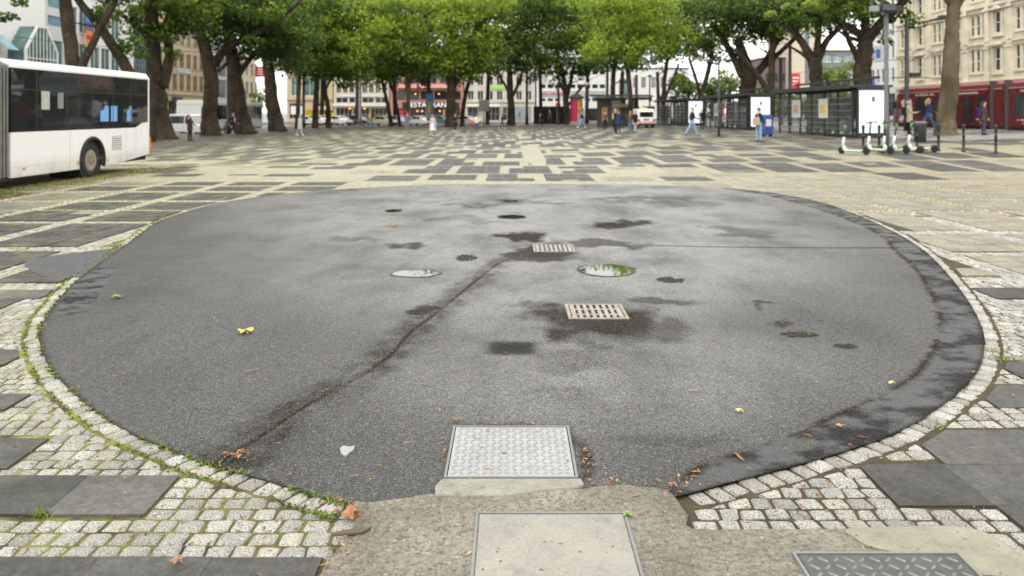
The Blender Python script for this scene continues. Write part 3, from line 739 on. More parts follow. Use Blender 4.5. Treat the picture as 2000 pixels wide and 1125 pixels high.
TREES = [
 ('forked plane tree behind the white articulated bus, its fork above the bus roof', 40, [[(150,290,32),(143,130,26),(131,40,24),(123,-60,20),(118,-160,12)],[(150,145,20),(168,104,15),(193,42,13),(214,-10,12),(228,-100,8)]], [(130,-130,150,85),(32,0,48,22,.6),(10,25,25,14,.4),(250,-70,90,60)], .42),
 ('slanting plane tree leaning left over the rear roof of the white bus', 46.5, [[(290,280,28),(252,145,22),(217,85,19),(187,42,16),(150,-5,14),(100,-90,8)],[(190,60,12),(202,10,10),(205,-60,8)]], [(190,-100,150,75),(255,70,42,34,.5),(225,20,45,34,.7),(268,105,24,18,.4),(205,60,16,18,.3)], .48),
 ('thick double stemmed plane tree just right of the bus tail', 51, [[(318,272,56),(312,240,38),(307,195,36),(304,150,31),(298,80,27),(294,0,24),(290,-100,15)],[(317,170,24),(331,110,18),(323,60,16),(334,15,13),(352,-30,10)],[(328,70,10),(350,40,9),(378,0,7)],[(300,85,12),(262,45,9),(222,15,8)]], [(310,-70,140,75),(250,5,60,34,.8),(345,20,64,40,.9),(352,60,44,38,.7),(285,45,40,45,.6),(375,20,40,45,.9),(340,110,35,14,.35)], .44),
 ('plane tree with a long dark branch reaching right, second trunk from the bus', 59, [[(412,266,44),(408,225,29),(413,170,28),(405,110,24),(388,50,20),(380,-20,15)],[(418,128,19),(440,97,16),(480,75,13),(530,50,11),(560,25,9),(600,-10,6)],[(425,140,8),(455,110,7),(470,95,6)]], [(420,-30,140,75),(500,45,84,46,1.0,3.2),(490,30,90,36,.9),(400,40,60,48,.9),(440,75,44,20,.5),(520,85,40,24,.6)], .4),
 ('thick plane trunk beside the dark lamp mast on the left', 63.5, [[(480,262,44),(470,225,31),(462,170,29),(455,120,25),(446,60,20),(440,0,14)],[(464,150,12),(485,115,10),(503,88,8)]], [(470,10,110,70),(535,40,90,60,.9),(525,70,60,45,.9),(490,110,35,18,.5)], .38),
 ('plane tree leaning left in front of the parked grey coach', 72, [[(543,257,36),(534,215,26),(528,160,22),(520,115,20),(513,60,14),(508,0,10)],[(524,130,10),(545,100,8),(560,70,6)]], [(545,50,90,62),(570,-50,120,70),(575,110,45,36,.9),(540,120,34,24,.6)], .46),
 ('very thin young tree left of the lamp post by the yellow van', 84, [[(580,251,10),(583,190,8),(586,130,7),(588,90,5)]], [(592,105,48,44),(580,60,60,50)], .5),
 ('slim plane tree in front of the yellow van, the left one of two', 88, [[(615,250,13),(617,200,11),(620,150,10),(627,70,8)],[(619,160,5),(604,130,4),(598,110,3)]], [(625,100,80,62),(610,20,100,70),(612,150,32,16,.6)], .52),
 ('slim plane tree in front of the yellow van, the right one of two', 89, [[(642,250,12),(640,205,9),(632,160,9),(648,90,7)],[(636,175,5),(655,140,4),(670,115,3)]], [(690,70,95,80),(660,-40,130,75),(680,140,60,28,.8)], .72),
 ('thin tree slanting left before the shops with the long white sign', 98, [[(765,249,9),(757,205,7),(748,165,6),(735,125,5)]], [(725,125,52,36,.9),(735,60,70,50)], .62),
 ('crooked thin tree slanting left in front of the pink restaurant facade', 99, [[(782,247,7),(774,205,6),(765,170,6),(748,130,4)]], [(758,75,80,66),(770,140,46,26,.8),(760,-20,100,60)], .7),
 ('pale slender twin stemmed tree before the pink restaurant facade', 96, [[(796,248,9),(797,200,8),(793,150,7),(789,110,5)],[(797,200,6),(801,150,5),(804,110,4)]], [(800,95,52,42,.9),(820,130,50,26,.8)], .5),
 ('stout old plane tree covering the end of the RESTAURANT lettering', 95, [[(880,249,26),(880,215,18),(882,170,17),(880,110,15),(875,50,12)],[(884,178,9),(897,150,8),(916,120,6),(936,95,5)],[(880,165,8),(867,135,6),(850,105,5)]], [(895,55,95,72),(865,120,58,36),(935,100,58,42),(900,-40,125,62),(900,145,40,20,.6)], .72),
 ('dark leaning trunk right beside the stout old plane tree', 98, [[(903,246,9),(905,210,8),(913,170,8),(924,138,7)]], [(925,135,44,26,.7),(945,60,60,50)], .35),
 ('plane tree with a vase shaped fork in front of the cream office building', 112, [[(998,244,18),(998,205,14),(996,155,11),(994,100,9)],[(1000,190,7),(1012,165,6),(1024,130,5)],[(994,180,6),(980,155,5),(966,128,4)]], [(1000,95,72,44),(1010,15,115,68),(985,130,44,18,.6),(1030,130,36,22,.6)], .45),
 ('plane tree with splayed stems beside the dark hoarding and red column', 105, [[(1109,245,15),(1106,205,12),(1103,170,10),(1095,125,8)],[(1107,190,8),(1116,155,7),(1124,120,5)],[(1102,180,6),(1091,155,5),(1085,115,4)],[(1112,205,6),(1126,182,5),(1150,157,4)]], [(1105,85,80,52),(1090,5,105,62),(1075,120,34,22,.7),(1150,135,30,18,.7)], .4),
 ('thin dark stem standing before the black hoarding', 104, [[(1091,243,6),(1091,200,5),(1090,160,4)]], [(1090,140,24,22,.7)], .35),
 ('plane tree rising behind the roof of the black kiosk', 92, [[(1196,252,13),(1197,205,10),(1198,150,9),(1204,90,7)]], [(1205,60,80,66),(1180,110,52,28,.9),(1200,-20,110,50)], .7),
 ('plane tree in front of the black kiosk with a short side branch', 80, [[(1229,256,12),(1231,200,9),(1228,150,9),(1222,110,8),(1230,60,6)],[(1231,165,4),(1216,158,3),(1205,162,2)]], [(1262,55,88,66),(1250,-50,130,66),(1235,110,40,22,.8),(1170,95,40,30,.8)], .78),
 ('pale plane tree left of the rear of the farthest waiting shelter', 104, [[(1297,246,13),(1296,205,9),(1298,155,8),(1305,110,7)],[(1298,195,6),(1314,155,5),(1326,125,4)]], [(1305,75,80,50),(1326,168,22,17,.9),(1300,0,110,60)], .5),
 ('plane tree bending right behind the middle of the shelters', 88, [[(1364,250,14),(1368,195,10),(1379,155,9),(1391,105,8)],[(1369,190,7),(1355,150,6),(1340,115,5)]], [(1370,65,80,46),(1350,-15,120,60),(1395,105,40,22,.7)], .5),
 ('massive spreading plane tree behind the middle shelter', 72, [[(1455,255,36),(1457,195,32),(1462,152,30),(1452,112,20),(1440,75,14)],[(1468,155,18),(1492,125,14),(1512,90,12),(1530,58,9)],[(1452,150,18),(1434,112,14),(1418,80,12),(1400,48,9)],[(1474,145,12),(1502,120,10),(1552,72,8)]], [(1475,18,110,46),(1445,35,110,46),(1420,-50,150,62),(1380,80,36,20,.6),(1500,50,60,34,.8)], .46),
 ('slim straight plane trunk left of the nearest shelter with one limb going left', 66, [[(1500,262,18),(1505,205,14),(1507,140,13),(1509,90,12),(1514,30,10)],[(1503,185,12),(1482,148,10),(1460,120,8),(1438,95,7)]], [(1560,22,90,40,.9),(1525,5,115,46),(1515,70,36,26,.6),(1470,-50,120,50)], .45),
 ('plane tree forking above the nearest shelter roof', 56, [[(1594,274,30),(1594,205,27),(1594,150,25),(1590,112,26)],[(1586,116,18),(1570,82,15),(1555,55,12),(1540,28,10)],[(1598,116,16),(1613,85,13),(1632,64,11),(1660,44,8)],[(1594,112,14),(1602,60,12),(1606,15,10)]], [(1585,0,120,46),(1645,62,26,18,.6),(1562,55,28,22,.6),(1620,-50,120,50),(1615,40,30,24,.7)], .48),
 ('massive plane tree behind the nearest lit advertising panel', 48, [[(1689,280,42),(1686,205,35),(1684,150,34),(1688,110,30),(1692,70,26)],[(1680,130,14),(1666,105,12),(1648,88,10),(1628,62,8)],[(1694,80,22),(1715,46,18),(1737,20,15),(1762,-12,12)],[(1684,70,18),(1640,42,12),(1590,26,10),(1520,14,8)],[(1692,78,18),(1692,20,16),(1690,-30,10)]], [(1690,-35,120,52),(1755,25,36,26,.8),(1735,70,18,22,.4),(1650,2,92,40),(1640,12,70,26,.9),(1555,30,60,22,.7)], .55),
 ('pale barked plane tree standing in front of the red tram', 39, [[(1847,272,50),(1848,240,36),(1853,180,32),(1858,110,30),(1860,60,25),(1862,20,24),(1866,-20,20)],[(1864,20,14),(1885,-10,12),(1902,-45,9)],[(1863,-5,18),(1850,-60,12),(1840,-120,9)]], [(1860,-150,150,65),(1760,-70,80,50)], .5),
 # masses of crowns further back
 ('dense dark plane tree standing well behind the pale twin stemmed tree', 116, [[(838,245,9),(838,200,8),(836,140,7)]], [(835,110,70,48),(840,20,100,70),(828,148,50,18,.7)], .25),
 ('dark plane tree behind the gap left of the vase shaped tree', 120, [[(952,243,8),(952,200,8),(955,120,7)]], [(955,80,70,52),(960,-10,100,60)], .33),
 ('dark plane tree between the vase shaped tree and the red column', 122, [[(1056,242,7),(1056,200,7),(1055,120,6)]], [(1055,70,70,52),(1060,-15,100,60)], .3),
 ('plane tree behind the advertising column', 118, [[(1146,243,8),(1146,200,7),(1148,130,7)]], [(1150,70,66,50),(1150,-20,100,60),(1160,125,30,18,.7)], .36),
 ('dark plane tree in the back row behind the yellow van', 121, [[(628,243,8),(629,200,8),(630,140,7)]], [(625,95,80,50),(630,20,90,60)], .28),
 ('dark plane tree in the back row behind the crooked thin tree', 119, [[(772,244,8),(771,200,8),(770,140,7)]], [(775,100,70,48),(775,25,90,60)], .3),
 ('dark plane tree in the back row behind the kiosk masts', 122, [[(1214,243,8),(1214,200,8),(1216,140,7)]], [(1220,75,75,52),(1225,10,90,55)], .3),
 ('dark plane tree in the back row above the service van', 121, [[(1286,243,7),(1286,200,7),(1284,140,6)]], [(1290,60,70,48),(1300,0,90,55)], .34),
 ('dark plane tree in the back row above the long white sign', 112, [[(700,245,9),(698,200,8),(700,140,7)]], [(705,105,70,42),(700,20,90,60),(690,150,40,14,.6)], .3),
]
for i, (lab, D, ln, bl, tone) in enumerate(TREES):
    tree(lab, D, ln, bl, tone, M_BARK2 if i in (11, 25) else M_BARK, seed=i*17+3)
# street trees beyond the square
M_LEAF2 = leaf_mat('pale_leaves', (.05,.09,.02), (.13,.19,.035), (.25,.32,.06))
FARTREES = [
 ('dark leafy tree beyond the tracks behind the walking man\'s lit panel', 108, [[(1345,243,7),(1345,205,7),(1345,175,6)]], [(1345,190,30,34),(1335,160,22,22)], .25),
 ('dark leafy tree beyond the tracks between the middle and farthest shelters', 112, [[(1392,243,7),(1392,205,7),(1392,180,6)]], [(1390,205,34,26),(1385,170,24,26)], .3),
 ('low dark tree beyond the tracks behind the massive spreading trunk', 106, [[(1480,243,7),(1480,210,7),(1480,190,6)]], [(1480,200,34,28),(1500,180,24,22)], .22),
 ('low dark tree beyond the tracks behind the nearest shelter posters', 100, [[(1575,245,7),(1575,210,7),(1575,195,6)]], [(1575,210,44,24),(1555,200,24,20)], .2),
 ('dark shrubby tree seen through the right half of the nearest shelter', 96, [[(1640,247,7),(1640,215,7),(1640,200,6)]], [(1640,218,36,20)], .2),
 ('small pale green street tree beside the far coach on the left', 128, [[(508,240,5),(508,215,4),(508,190,3)]], [(508,185,20,22)], .7),
 ('round pale green tree behind the shelters between massive trunks', 125, [[(1425,240,6),(1425,205,6),(1425,170,5)]], [(1420,165,32,30),(1400,185,24,18)], .45),
 ('bright green tree seen under the fork left of the massive advertising panel trunk', 98, [[(1652,240,7),(1652,200,7),(1650,160,5)]], [(1650,150,22,28),(1640,185,24,20)], .75),
 ('dull olive tree right of the forked trunk above the shelter roof', 104, [[(1616,240,7),(1616,190,7),(1616,150,5)]], [(1617,155,17,30),(1617,190,20,14)], .35),
]
for i, (lab, D, ln, bl, tone) in enumerate(FARTREES):
    tree(lab, D, ln, bl, tone, seed=900+i*7, leafmat=M_LEAF2, name='street_tree', group='street trees beyond the square', dens=1.1)
# ================================================================== BUILDINGS
GL_D = glass('window_glass_dark', (.03,.035,.04), .08)
GL_G = glass('window_glass_green', (.10,.17,.17), .1, var=.4)
GL_B = glass('window_glass_blue', (.22,.36,.42), .12, var=.3)
GL_S = glass('shop_glass', (.035,.032,.03), .1, var=.7, vs=.35)
WHITE_FR = M('white_frame_paint', (.78,.78,.76), .5)
DARK_FR = M('dark_frame_paint', (.05,.05,.052), .45)
GREY_FR = M('grey_frame_paint', (.3,.31,.32), .45)
M_ROOF = M('roof_felt', (.13,.13,.135), .8)
_WIN = {}
def win_mesh(w, h, style, fr, gl):
    k = (round(w, 2), round(h, 2), style, fr.name, gl.name)
    if k in _WIN: return _WIN[k]
    t = .07 if style != 'thin' else .04
    a = MB()
    a.box(-w/2, -w/2+t, .10, .18, 0, h); a.box(w/2-t, w/2, .10, .18, 0, h)
    a.box(-w/2+t, w/2-t, .10, .18, 0, t); a.box(-w/2+t, w/2-t, .10, .18, h-t, h)
    if style in ('two', 'cross'): a.box(-.035, .035, .105, .175, t, h-t)
    if style == 'cross': a.box(-w/2+t, -.035, .105, .175, h*.68, h*.68+.06); a.box(.035, w/2-t, .105, .175, h*.68, h*.68+.06)
    if style == 'sash': a.box(-w/2+t, w/2-t, .09, .185, h*.5-.04, h*.5+.04)
    if style == 'sill' or style == 'two': a.box(-w/2-.06, w/2+.06, -.08, .10, -.08, 0)
    if style == 'grid':
        q = max(2, round(w/.8)); r = max(1, round(h/1.1))
        for i in range(1, q): x = -w/2+w*i/q; a.box(x-.025, x+.025, .105, .175, t, h-t)
        for i in range(1, r):
            z = h*i/r
            for j in range(q):
                xa = -w/2+w*j/q+.03; xb = -w/2+w*(j+1)/q-.03; a.box(max(xa, -w/2+t), min(xb, w/2-t), .11, .17, z-.02, z+.02)
    b = MB(); b.box(-w/2+t*.5, w/2-t*.5, .135, .15, t*.5, h-t*.5)
    _WIN[k] = (a.mesh('window', fr), b.mesh('pane', gl)); return _WIN[k]
def window(root, xc, z0, w, h, style='two', fr=None, gl=None, y=0.0, name='window'):
    a, b = win_mesh(w, h, style, fr or WHITE_FR, gl or GL_D)
    o = link(name, a, root, (xc, y, z0)); link('pane', b, o); return o
def spread(x0, x1, n, w): p = (x1-x0)/n; return [(x0+p*(i+.5), w) for i in range(n)]
def building(name, label, loc, rz, L, H, depth, rows, wall, fr=None, gl=None, style='two', roof=True, back=None, cornices=(), thick=.32, group=None):
    """rows: (z0, z1, [(xc, w), ...], style, glass) from the ground up; the wall has real openings"""
    t = empty(name, loc, rz, label, 'building', group)
    m = MB(); z = 0.0
    for r in rows:
        z0, z1, ws = r[:3]
        if z0 > z: m.box(0, L, 0, thick, z, z0)
        x = 0.0
        for xc, w in sorted(ws):
            if xc-w/2 > x+.001: m.box(x, xc-w/2, 0, thick, z0, z1)
            x = xc+w/2
        if L > x+.001: m.box(x, L, 0, thick, z0, z1)
        z = z1
    if H > z: m.box(0, L, 0, thick, z, H)
    m.box(0, L, thick+.02, depth, 0, H-.02)
    for cz, ch, cp in cornices: m.box(-.02, L+.02, -cp, -.003, cz, cz+ch)
    m.build('wall', wall, t)
    for r in rows:
        st = r[3] if len(r) > 3 and r[3] else style; g_ = r[4] if len(r) > 4 and r[4] else gl
        for xc, w in r[2]: window(t, xc, r[0], w, r[1]-r[0], st, fr, g_)
    if roof: MB().box(-.15, L+.15, -.2, depth+.1, H+.003, H+.25).build('roof', M_ROOF, t)
    return t
def text(parent, s, size, loc, mat, rot=(PI/2,0,0), ext=.03, name='lettering', align='CENTER', sx=1.0):
    cu = bpy.data.curves.new(name, 'FONT'); cu.body = s; cu.size = size; cu.extrude = ext; cu.align_x = align; cu.align_y = 'CENTER'; cu.resolution_u = 3
    o = bpy.data.objects.new(name+'_source', cu); COL.objects.link(o); me = bpy.data.meshes.new_from_object(o.evaluated_get(bpy.context.evaluated_depsgraph_get())); bpy.data.objects.remove(o); me.materials.clear(); me.materials.append(mat); o = link(name, me, parent, loc, rot); o.scale = (sx, 1, 1); return o
W_WHITE = M('white_render', (.78,.77,.74), .75, var=.06, dirt=.08)
W_PANEL = M('pale_grey_panels', (.55,.56,.56), .6, var=.08)
W_BEIGE = M('beige_stone', (.52,.42,.27), .85, var=.12, dirt=.15, vs=1.2)
W_CREAM = M('cream_stone', (.62,.55,.42), .85, var=.1, dirt=.12, vs=1.0)
W_PALE = M('pale_limestone', (.64,.60,.51), .85, var=.1, dirt=.15, vs=1.0)
W_PINK = M('pink_sandstone', (.48,.24,.19), .85, var=.12, dirt=.1)
W_ORN = M('ornate_sandstone', (.66,.60,.47), .85, var=.14, dirt=.28, vs=.8)
W_BROWN = M('purple_brown_brick', (.17,.12,.115), .85, var=.15)
W_GREYC = M('grey_office_concrete', (.2,.2,.2), .8, var=.12)
GREEN_SIGN = emit('green_sign_light', (.35,.85,.05), .8)
WHITE_SIGN = emit('white_sign_light', (1,.97,.93), 1.1)
RED_SIGN = M('red_sign_paint', (.6,.03,.03), .4)
WARM = emit('warm_lamp_light', (1,.5,.12), 2.0)

# ---------------- left side of the square (facades face +X)
XL = -45.0
def LY(x): return -XL*F/(1000-x)
def left(name, label, x0, x1, **kw):
    y0, y1 = LY(x0), LY(x1); return building(name, label, (XL, y0, -.16), PI/2, y1-y0, **kw), y0, y1-y0
# white department store with the glass gables
y0 = 52.0; L = LY(88)-y0
t = building('department_store', 'white windowless store front with a stepped glass gable entrance above the bus roof', (XL, y0, -.16), PI/2, L, 17, 14,
    [(.3,4.2,spread(1,L-1,5,3.2),'grid',GL_S),(13.2,14.6,spread(L-9,L-1,3,2.2),'thin',GL_B)], W_WHITE, fr=GREY_FR)
ux = LY(46)-y0
def gable(u0, u1, zb, ze, za, out):
    P = [(u0, zb), (u1, zb), (u1, ze), ((u0+u1)/2+(u1-u0)*.14, za), ((u0+u1)/2-(u1-u0)*.14, za), (u0, ze)]
    m = MB(); m.prism(P, -out, -.01, 'y'); g = m.build('glass_gable', GL_G, t)
    f = MB(); o = -out-.02
    for a, b in zip(P, P[1:]+P[:1]): f.beam((a[0], o, a[1]), (b[0], o, b[1]), .16, .22)
    k = 9
    for i in range(1, k):
        x = u0+(u1-u0)*i/k; zt = ze+(za-ze)*min(1, min(x-u0, u1-x)/((u1-u0)*.36)); f.beam((x, o, zb), (x, o, zt), .07, .07)
    z = zb+1.1
    while z < ze: f.beam((u0, o-.02, z), (u1, o-.02, z), .09, .09); z += 1.15
    f.build('gable_frame', WHITE_FR, g)
gable(LY(15)-y0, LY(78)-y0, 4.6, 7.6, 9.8, 1.6)
for i in range(3):
    MB().add([(LY(-20)-y0-i*2.5, -1.5, 7.4), (LY(5)-y0-i*2.5, -1.5, 7.4), (LY(5)-y0-i*2.5, -.02, 8.8), (LY(-20)-y0-i*2.5, -.02, 8.8)], [(0,1,2,3)]).build('glass_canopy', GL_B, t)
rows = [(.3,4.2,spread(.3,LY(126)-LY(88)-.3,1,2.2),'grid',GL_S),(5.0,6.4,spread(.2,LY(126)-LY(88)-.2,1,2.5),'thin',GL_B),(6.6,9.0,spread(.2,LY(126)-LY(88)-.2,1,2.5),'two',GL_G),(10.4,11.4,spread(.2,LY(126)-LY(88)-.2,1,2.5),'thin',GL_B),(12.2,13.2,spread(.2,LY(126)-LY(88)-.2,1,2.5),'thin',GL_B)]
left('office_building', 'narrow pale grey panelled block between the glass gables and the forked tree', 88.5, 126, H=17, depth=14, rows=rows, wall=W_PANEL, fr=GREY_FR)
a = LY(238)-LY(127)
t, _, _ = left('office_building', 'white office block hung with a rainbow banner behind the forked tree', 127, 238, H=18, depth=14,
    rows=[(.3,4.0,spread(.3,a-.3,5,2.1),'grid',GL_S),(4.6,6.0,spread(.3,a-.3,5,2.2),'thin',GL_B),(6.3,9.0,spread(.3,a-.3,5,1.9),'two',GL_G),(10.2,12.8,spread(.3,a-.3,5,1.9),'two',GL_G),(14,16.4,spread(.3,a-.3,5,1.9),'two',GL_G)], wall=W_WHITE, fr=WHITE_FR)
# rainbow banner hanging on its own pole
bx = LY(161)-LY(127)
b = empty('rainbow_banner', (XL+.02, LY(161), 0), PI/2, 'rainbow striped banner hanging on the white office block beside the forked tree', 'banner')
pal = [(.5,.03,.03),(.8,.2,.02),(.85,.6,.03),(.1,.35,.08),(.03,.3,.7),(.05,.08,.4),(.25,.05,.3)]
zt, zb_ = 12.6, 8.0; order = [0,1,4,5,6,1,0,1,2,3]
for i, c in enumerate(order):
    z1 = zt-(zt-zb_)*i/len(order); z2 = zt-(zt-zb_)*(i+1)/len(order)-.003
    m = MB(); m.box(-.55, .55, -.70, -.67, z2+.004, z1); m.build('stripe', M('banner_%d' % c, pal[c], .7), b)
MB().bar((.0,-.69,zt+.05),(.0,.0,zt+.05),.03).build('pole', GREY_FR, b)
left('office_building', 'bright white corner pier building with a green glass curtain wall right of the slanting tree', 240, 299, H=17, depth=13,
    rows=[(.3,3.8,[(1.2,1.8),(4.6,3.4)],'grid',GL_S),(4.6,6.2,[(4.9,4.6)],'grid',GL_B),(6.5,14.5,[(4.9,4.6)],'grid',GL_G)], wall=W_WHITE, fr=GREY_FR)
a = LY(402)-LY(301)
t, ty, _ = left('stone_building', 'sand coloured stone building with tall window pairs seen between the left trunks', 301, 402, H=17.5, depth=14,
    rows=[(.3,3.5,spread(.4,a-.4,5,2.1),'two',GL_S),(5.0,7.1,spread(.5,a-.5,7,1.45),'two',None),(8.1,10.0,spread(.5,a-.5,7,1.45),'two',None),(11.2,13.1,spread(.5,a-.5,7,1.45),'two',None),(14.3,16.2,spread(.5,a-.5,7,1.45),'two',None)],
    wall=W_BEIGE, fr=M('bronze_frame', (.3,.24,.16), .5), gl=glass('bronze_glass', (.16,.12,.07), .15), cornices=((4.3,.25,.18),(17.2,.3,.35)))
sg = MB(); sg.box(LY(347)-ty, LY(372)-ty, -.12, -.003, 7.35, 7.85); sg.build('sign', M('blue_white_sign', (.6,.66,.72), .4), t)
MB().box(LY(336)-ty, LY(350)-ty, -.5, -.05, 2.6, 4.0).build('awning', M('dark_awning', (.05,.06,.08), .8), t)
left('glass_office', 'green glazed office strip between two trunks left of the dark lamp mast', 418, 443, H=16, depth=12, rows=[(.3,3.5,[(2.7,4.6)],'grid',GL_S),(4.2,7.0,[(2.7,4.6)],'grid',GL_G),(7.5,10.4,[(2.7,4.6)],'grid',GL_G),(10.9,14.8,[(2.7,4.6)],'grid',GL_G)], wall=W_PANEL, fr=GREY_FR)
left('plaster_building', 'pale plaster house with a red hanging sign past the dark lamp mast', 446, 500, H=12, depth=10, rows=[(.3,3.3,spread(.4,14.8,4,2.8),'grid',GL_S),(5,7.2,spread(.4,14.8,6,1.3),'two'),(8.2,10.4,spread(.4,14.8,6,1.3),'two')], wall=W_CREAM)
rsn = empty('shop_sign', (XL+1.0, LY(497), 0), 0, 'tall red shop sign board above the far grey coach', 'sign')
MB().box(-.75, .75, -.12, .12, 8.0, 9.8).build('panel', RED_SIGN, rsn); MB().bar((-.8,0,8.9),(-1.0,0,8.9),.05).build('bracket', GREY_FR, rsn)
for i in range(3): MB().box(-.45+i*.02, .45, -.14, -.125, 8.35+i*.45, 8.55+i*.45).build('stripe', WHITE_FR, rsn)

# ---------------- far side of the square (facades face the camera)
YB = 150.0; PXM = YB/F
def BX(x): return (x-1000)*PXM
def BZ(y): return CH+(H0-y)*PXM
def back(name, label, x0, x1, Y=YB, **kw):
    return building(name, label, (BX(x0)*Y/YB, Y, 0), 0, (x1-x0)*PXM*Y/YB, **kw)
a = 8.8
t = back('shop_building', 'sand stone corner shop building with tall white framed windows above the yellow van', 560, 650, H=13, depth=14,
    rows=[(.5,3.6,[(1.9,2.9),(6.6,3.2)],'grid',GL_S),(5.0,8.6,[(1.6,1.5),(4.4,2.4),(7.2,1.5)],'two',GL_G),(9.6,12,[(1.6,1.5),(4.4,2.4),(7.2,1.5)],'two',None)], wall=W_BEIGE, cornices=((4.2,.5,.3),(9.0,.3,.3)))
for xx in (1.9, 6.6): MB().box(xx-1.1, xx+1.1, -.06, -.004, 1.4, 3.0).build('shop_poster', M('white_poster', (.75,.75,.74), .5), t)
a = (760-652)*PXM
t = back('shop_building', 'cream stone shop building with close set windows and a white canopy', 652, 760, H=15, depth=14,
    rows=[(.2,2.7,spread(.3,a-.3,3,3.1),'grid',GL_S),(3.6,4.7,spread(.3,a-.3,4,2.3),'two',GL_D),(5.5,7.5,spread(.3,a-.3,8,.95),'two'),(8.7,10.7,spread(.3,a-.3,8,.95),'two'),(11.9,13.9,spread(.3,a-.3,8,.95),'two')], wall=W_CREAM)
MB().box(.1, a-.1, -1.3, -.01, 3.0, 3.35).build('canopy', WHITE_FR, t); MB().box(1.2, a-1.0, -.15, -.01, 4.85, 5.25).build('sign_band', M('white_sign_board', (.7,.69,.66), .4), t)
for q in (3.2, 6.0): MB().lathe([(.0,0),(.16,.05),(.2,.2),(.12,.33),(0,.36)], 8, (q, -.5, 2.35)).build('lamp', WARM, t)
a = (905-762)*PXM
t = back('restaurant_building', 'pink sandstone building with the big white RESTAURANT lettering', 762, 905, H=14, depth=14,
    rows=[(.2,2.6,spread(.4,a-.4,4,2.9),'grid',GL_S),(4.35,5.9,spread(.4,a-.4,5,2.4),'two',GL_D),(7.6,9.6,spread(.4,a-.4,6,1.5),'two',GL_G),(10.7,12.7,spread(.4,a-.4,6,1.5),'two',GL_G)], wall=W_PINK, fr=DARK_FR)
MB().prism([(-.9,6.5),(-.02,6.1),(-.02,7.2)], 1.5, a-1.2, 'x').build('awning', M('pink_awning', (.5,.26,.22), .8), t)
MB().box(2.4, a-.8, -.25, -.01, 2.64, 3.75).build('sign_board', M('dark_sign_board', (.03,.028,.028), .5), t)
text(t, 'RESTAURANT', 1.25, (7.4, -.30, 3.2), WHITE_SIGN, sx=1.12, ext=.04)
for q in (2.1, 3.4): MB().box(q-.45, q+.45, -.05, -.003, .6, 2.2).build('poster', M('red_poster', (.55,.03,.05), .5), t)
for q in (5.3, 6.2, 9.6, 11.2): MB().lathe([(0,0),(.14,.04),(.18,.16),(.1,.3),(0,.32)], 8, (q, -.35, 1.9)).build('lamp', WARM, t)
for q in (4.9, 9.4): MB().lathe([(0,0),(.14,.04),(.18,.16),(.1,.3),(0,.32)], 8, (q, -.12, 5.2)).build('lamp', WARM, t)
a = (1045-907)*PXM
t = back('office_building', 'cream stone building with paired windows and a bright green sign', 907, 1045, H=15, depth=14,
    rows=[(.2,2.9,[(1.6,2.0),(5.6,2.4),(8.2,1.8),(11.3,3.0)],'grid',GL_S),(4.2,5.95,spread(.3,a-.3,7,1.15),'two'),(7.0,8.75,spread(.3,a-.3,7,1.15),'two'),(9.8,11.55,spread(.3,a-.3,7,1.15),'two'),(12.4,14,spread(.3,a-.3,7,1.15),'two')], wall=W_PALE, cornices=((3.75,.22,.25),))
for q0, q1 in ((.4,3.3),(4.3,6.9)): MB().prism([(-1.4,2.85),(-.02,3.3),(-.02,3.45),(-1.4,2.98)], q0, q1, 'x').build('awning', M('pale_awning', (.55,.53,.48), .8), t)
MB().box(9.7, 12.9, -.05, -.003, .2, 2.9).build('roller_shutter', M('grey_shutter', (.3,.34,.35), .5), t)
m = MB()
for i in range(9): m.box(5.15+i*.33, 5.40+i*.33, -.2, -.12, 6.3+(.0 if i % 3 else .0), 6.72+(.12 if i in (0, 4, 6) else 0))
m.build('green_sign', GREEN_SIGN, t)
a = (1187-1048)*PXM
t = back('office_building', 'white office block with a grid of small square windows and a grey sign band', 1048, 1187, H=16, depth=14,
    rows=[(.2,2.6,spread(5.5,a-.3,2,3.2),'grid',GL_S),(3.95,4.5,spread(.5,a-.3,9,1.0),'thin'),(6.45,7.2,spread(.5,a-.3,9,1.05),'thin'),(9.1,9.85,spread(.5,a-.3,9,1.05),'thin'),(11.7,12.5,spread(.5,a-.3,9,1.05),'thin')], wall=W_WHITE, fr=DARK_FR)
MB().box(.6, a-.5, -.1, -.003, 4.85, 5.95).build('sign_band', M('grey_sign_band', (.45,.46,.47), .5), t)
m = MB()
for i in range(11):
    if i != 3: m.box(1.0+i*.42, 1.28+i*.42, -.14, -.103, 5.15, 5.45+(i % 2)*.12)
m.build('sign_letter_band', RED_SIGN, t)
MB().box(3.7, 4.6, -.16, -.004, 2.75, 3.6).build('red_plaque', RED_SIGN, t)
for zz in (7.35, 10.0): MB().box(.5, 2.2, -.04, -.003, zz, zz+1.5).build('panel', W_PANEL, t)
for zz in (7.35, 10.0): MB().box(4.8, 6.6, -.04, -.003, zz, zz+1.5).build('panel', W_PANEL, t)
a = (1345-1189)*PXM
t = back('office_building', 'low white block with tall grey windows behind the black kiosk', 1189, 1345, H=10.2, depth=12,
    rows=[(.6,3.0,spread(.3,a-.3,5,2.4),'grid',GL_S),(3.9,5.0,[(8.0,.7),(10.2,.7),(12.4,.7)],'thin'),(5.2,8.2,[(3.0,2.1)],'two',GL_G),(8.3,8.5,[]),], wall=W_WHITE, fr=GREY_FR)
for q in (5.1, 6.7, 8.6, 10.4, 12.2):
    MB().box(q-.42, q+.42, -.05, -.003, 6.6, 8.6).build('window', glass('grey_glass', (.2,.21,.22), .2), t)
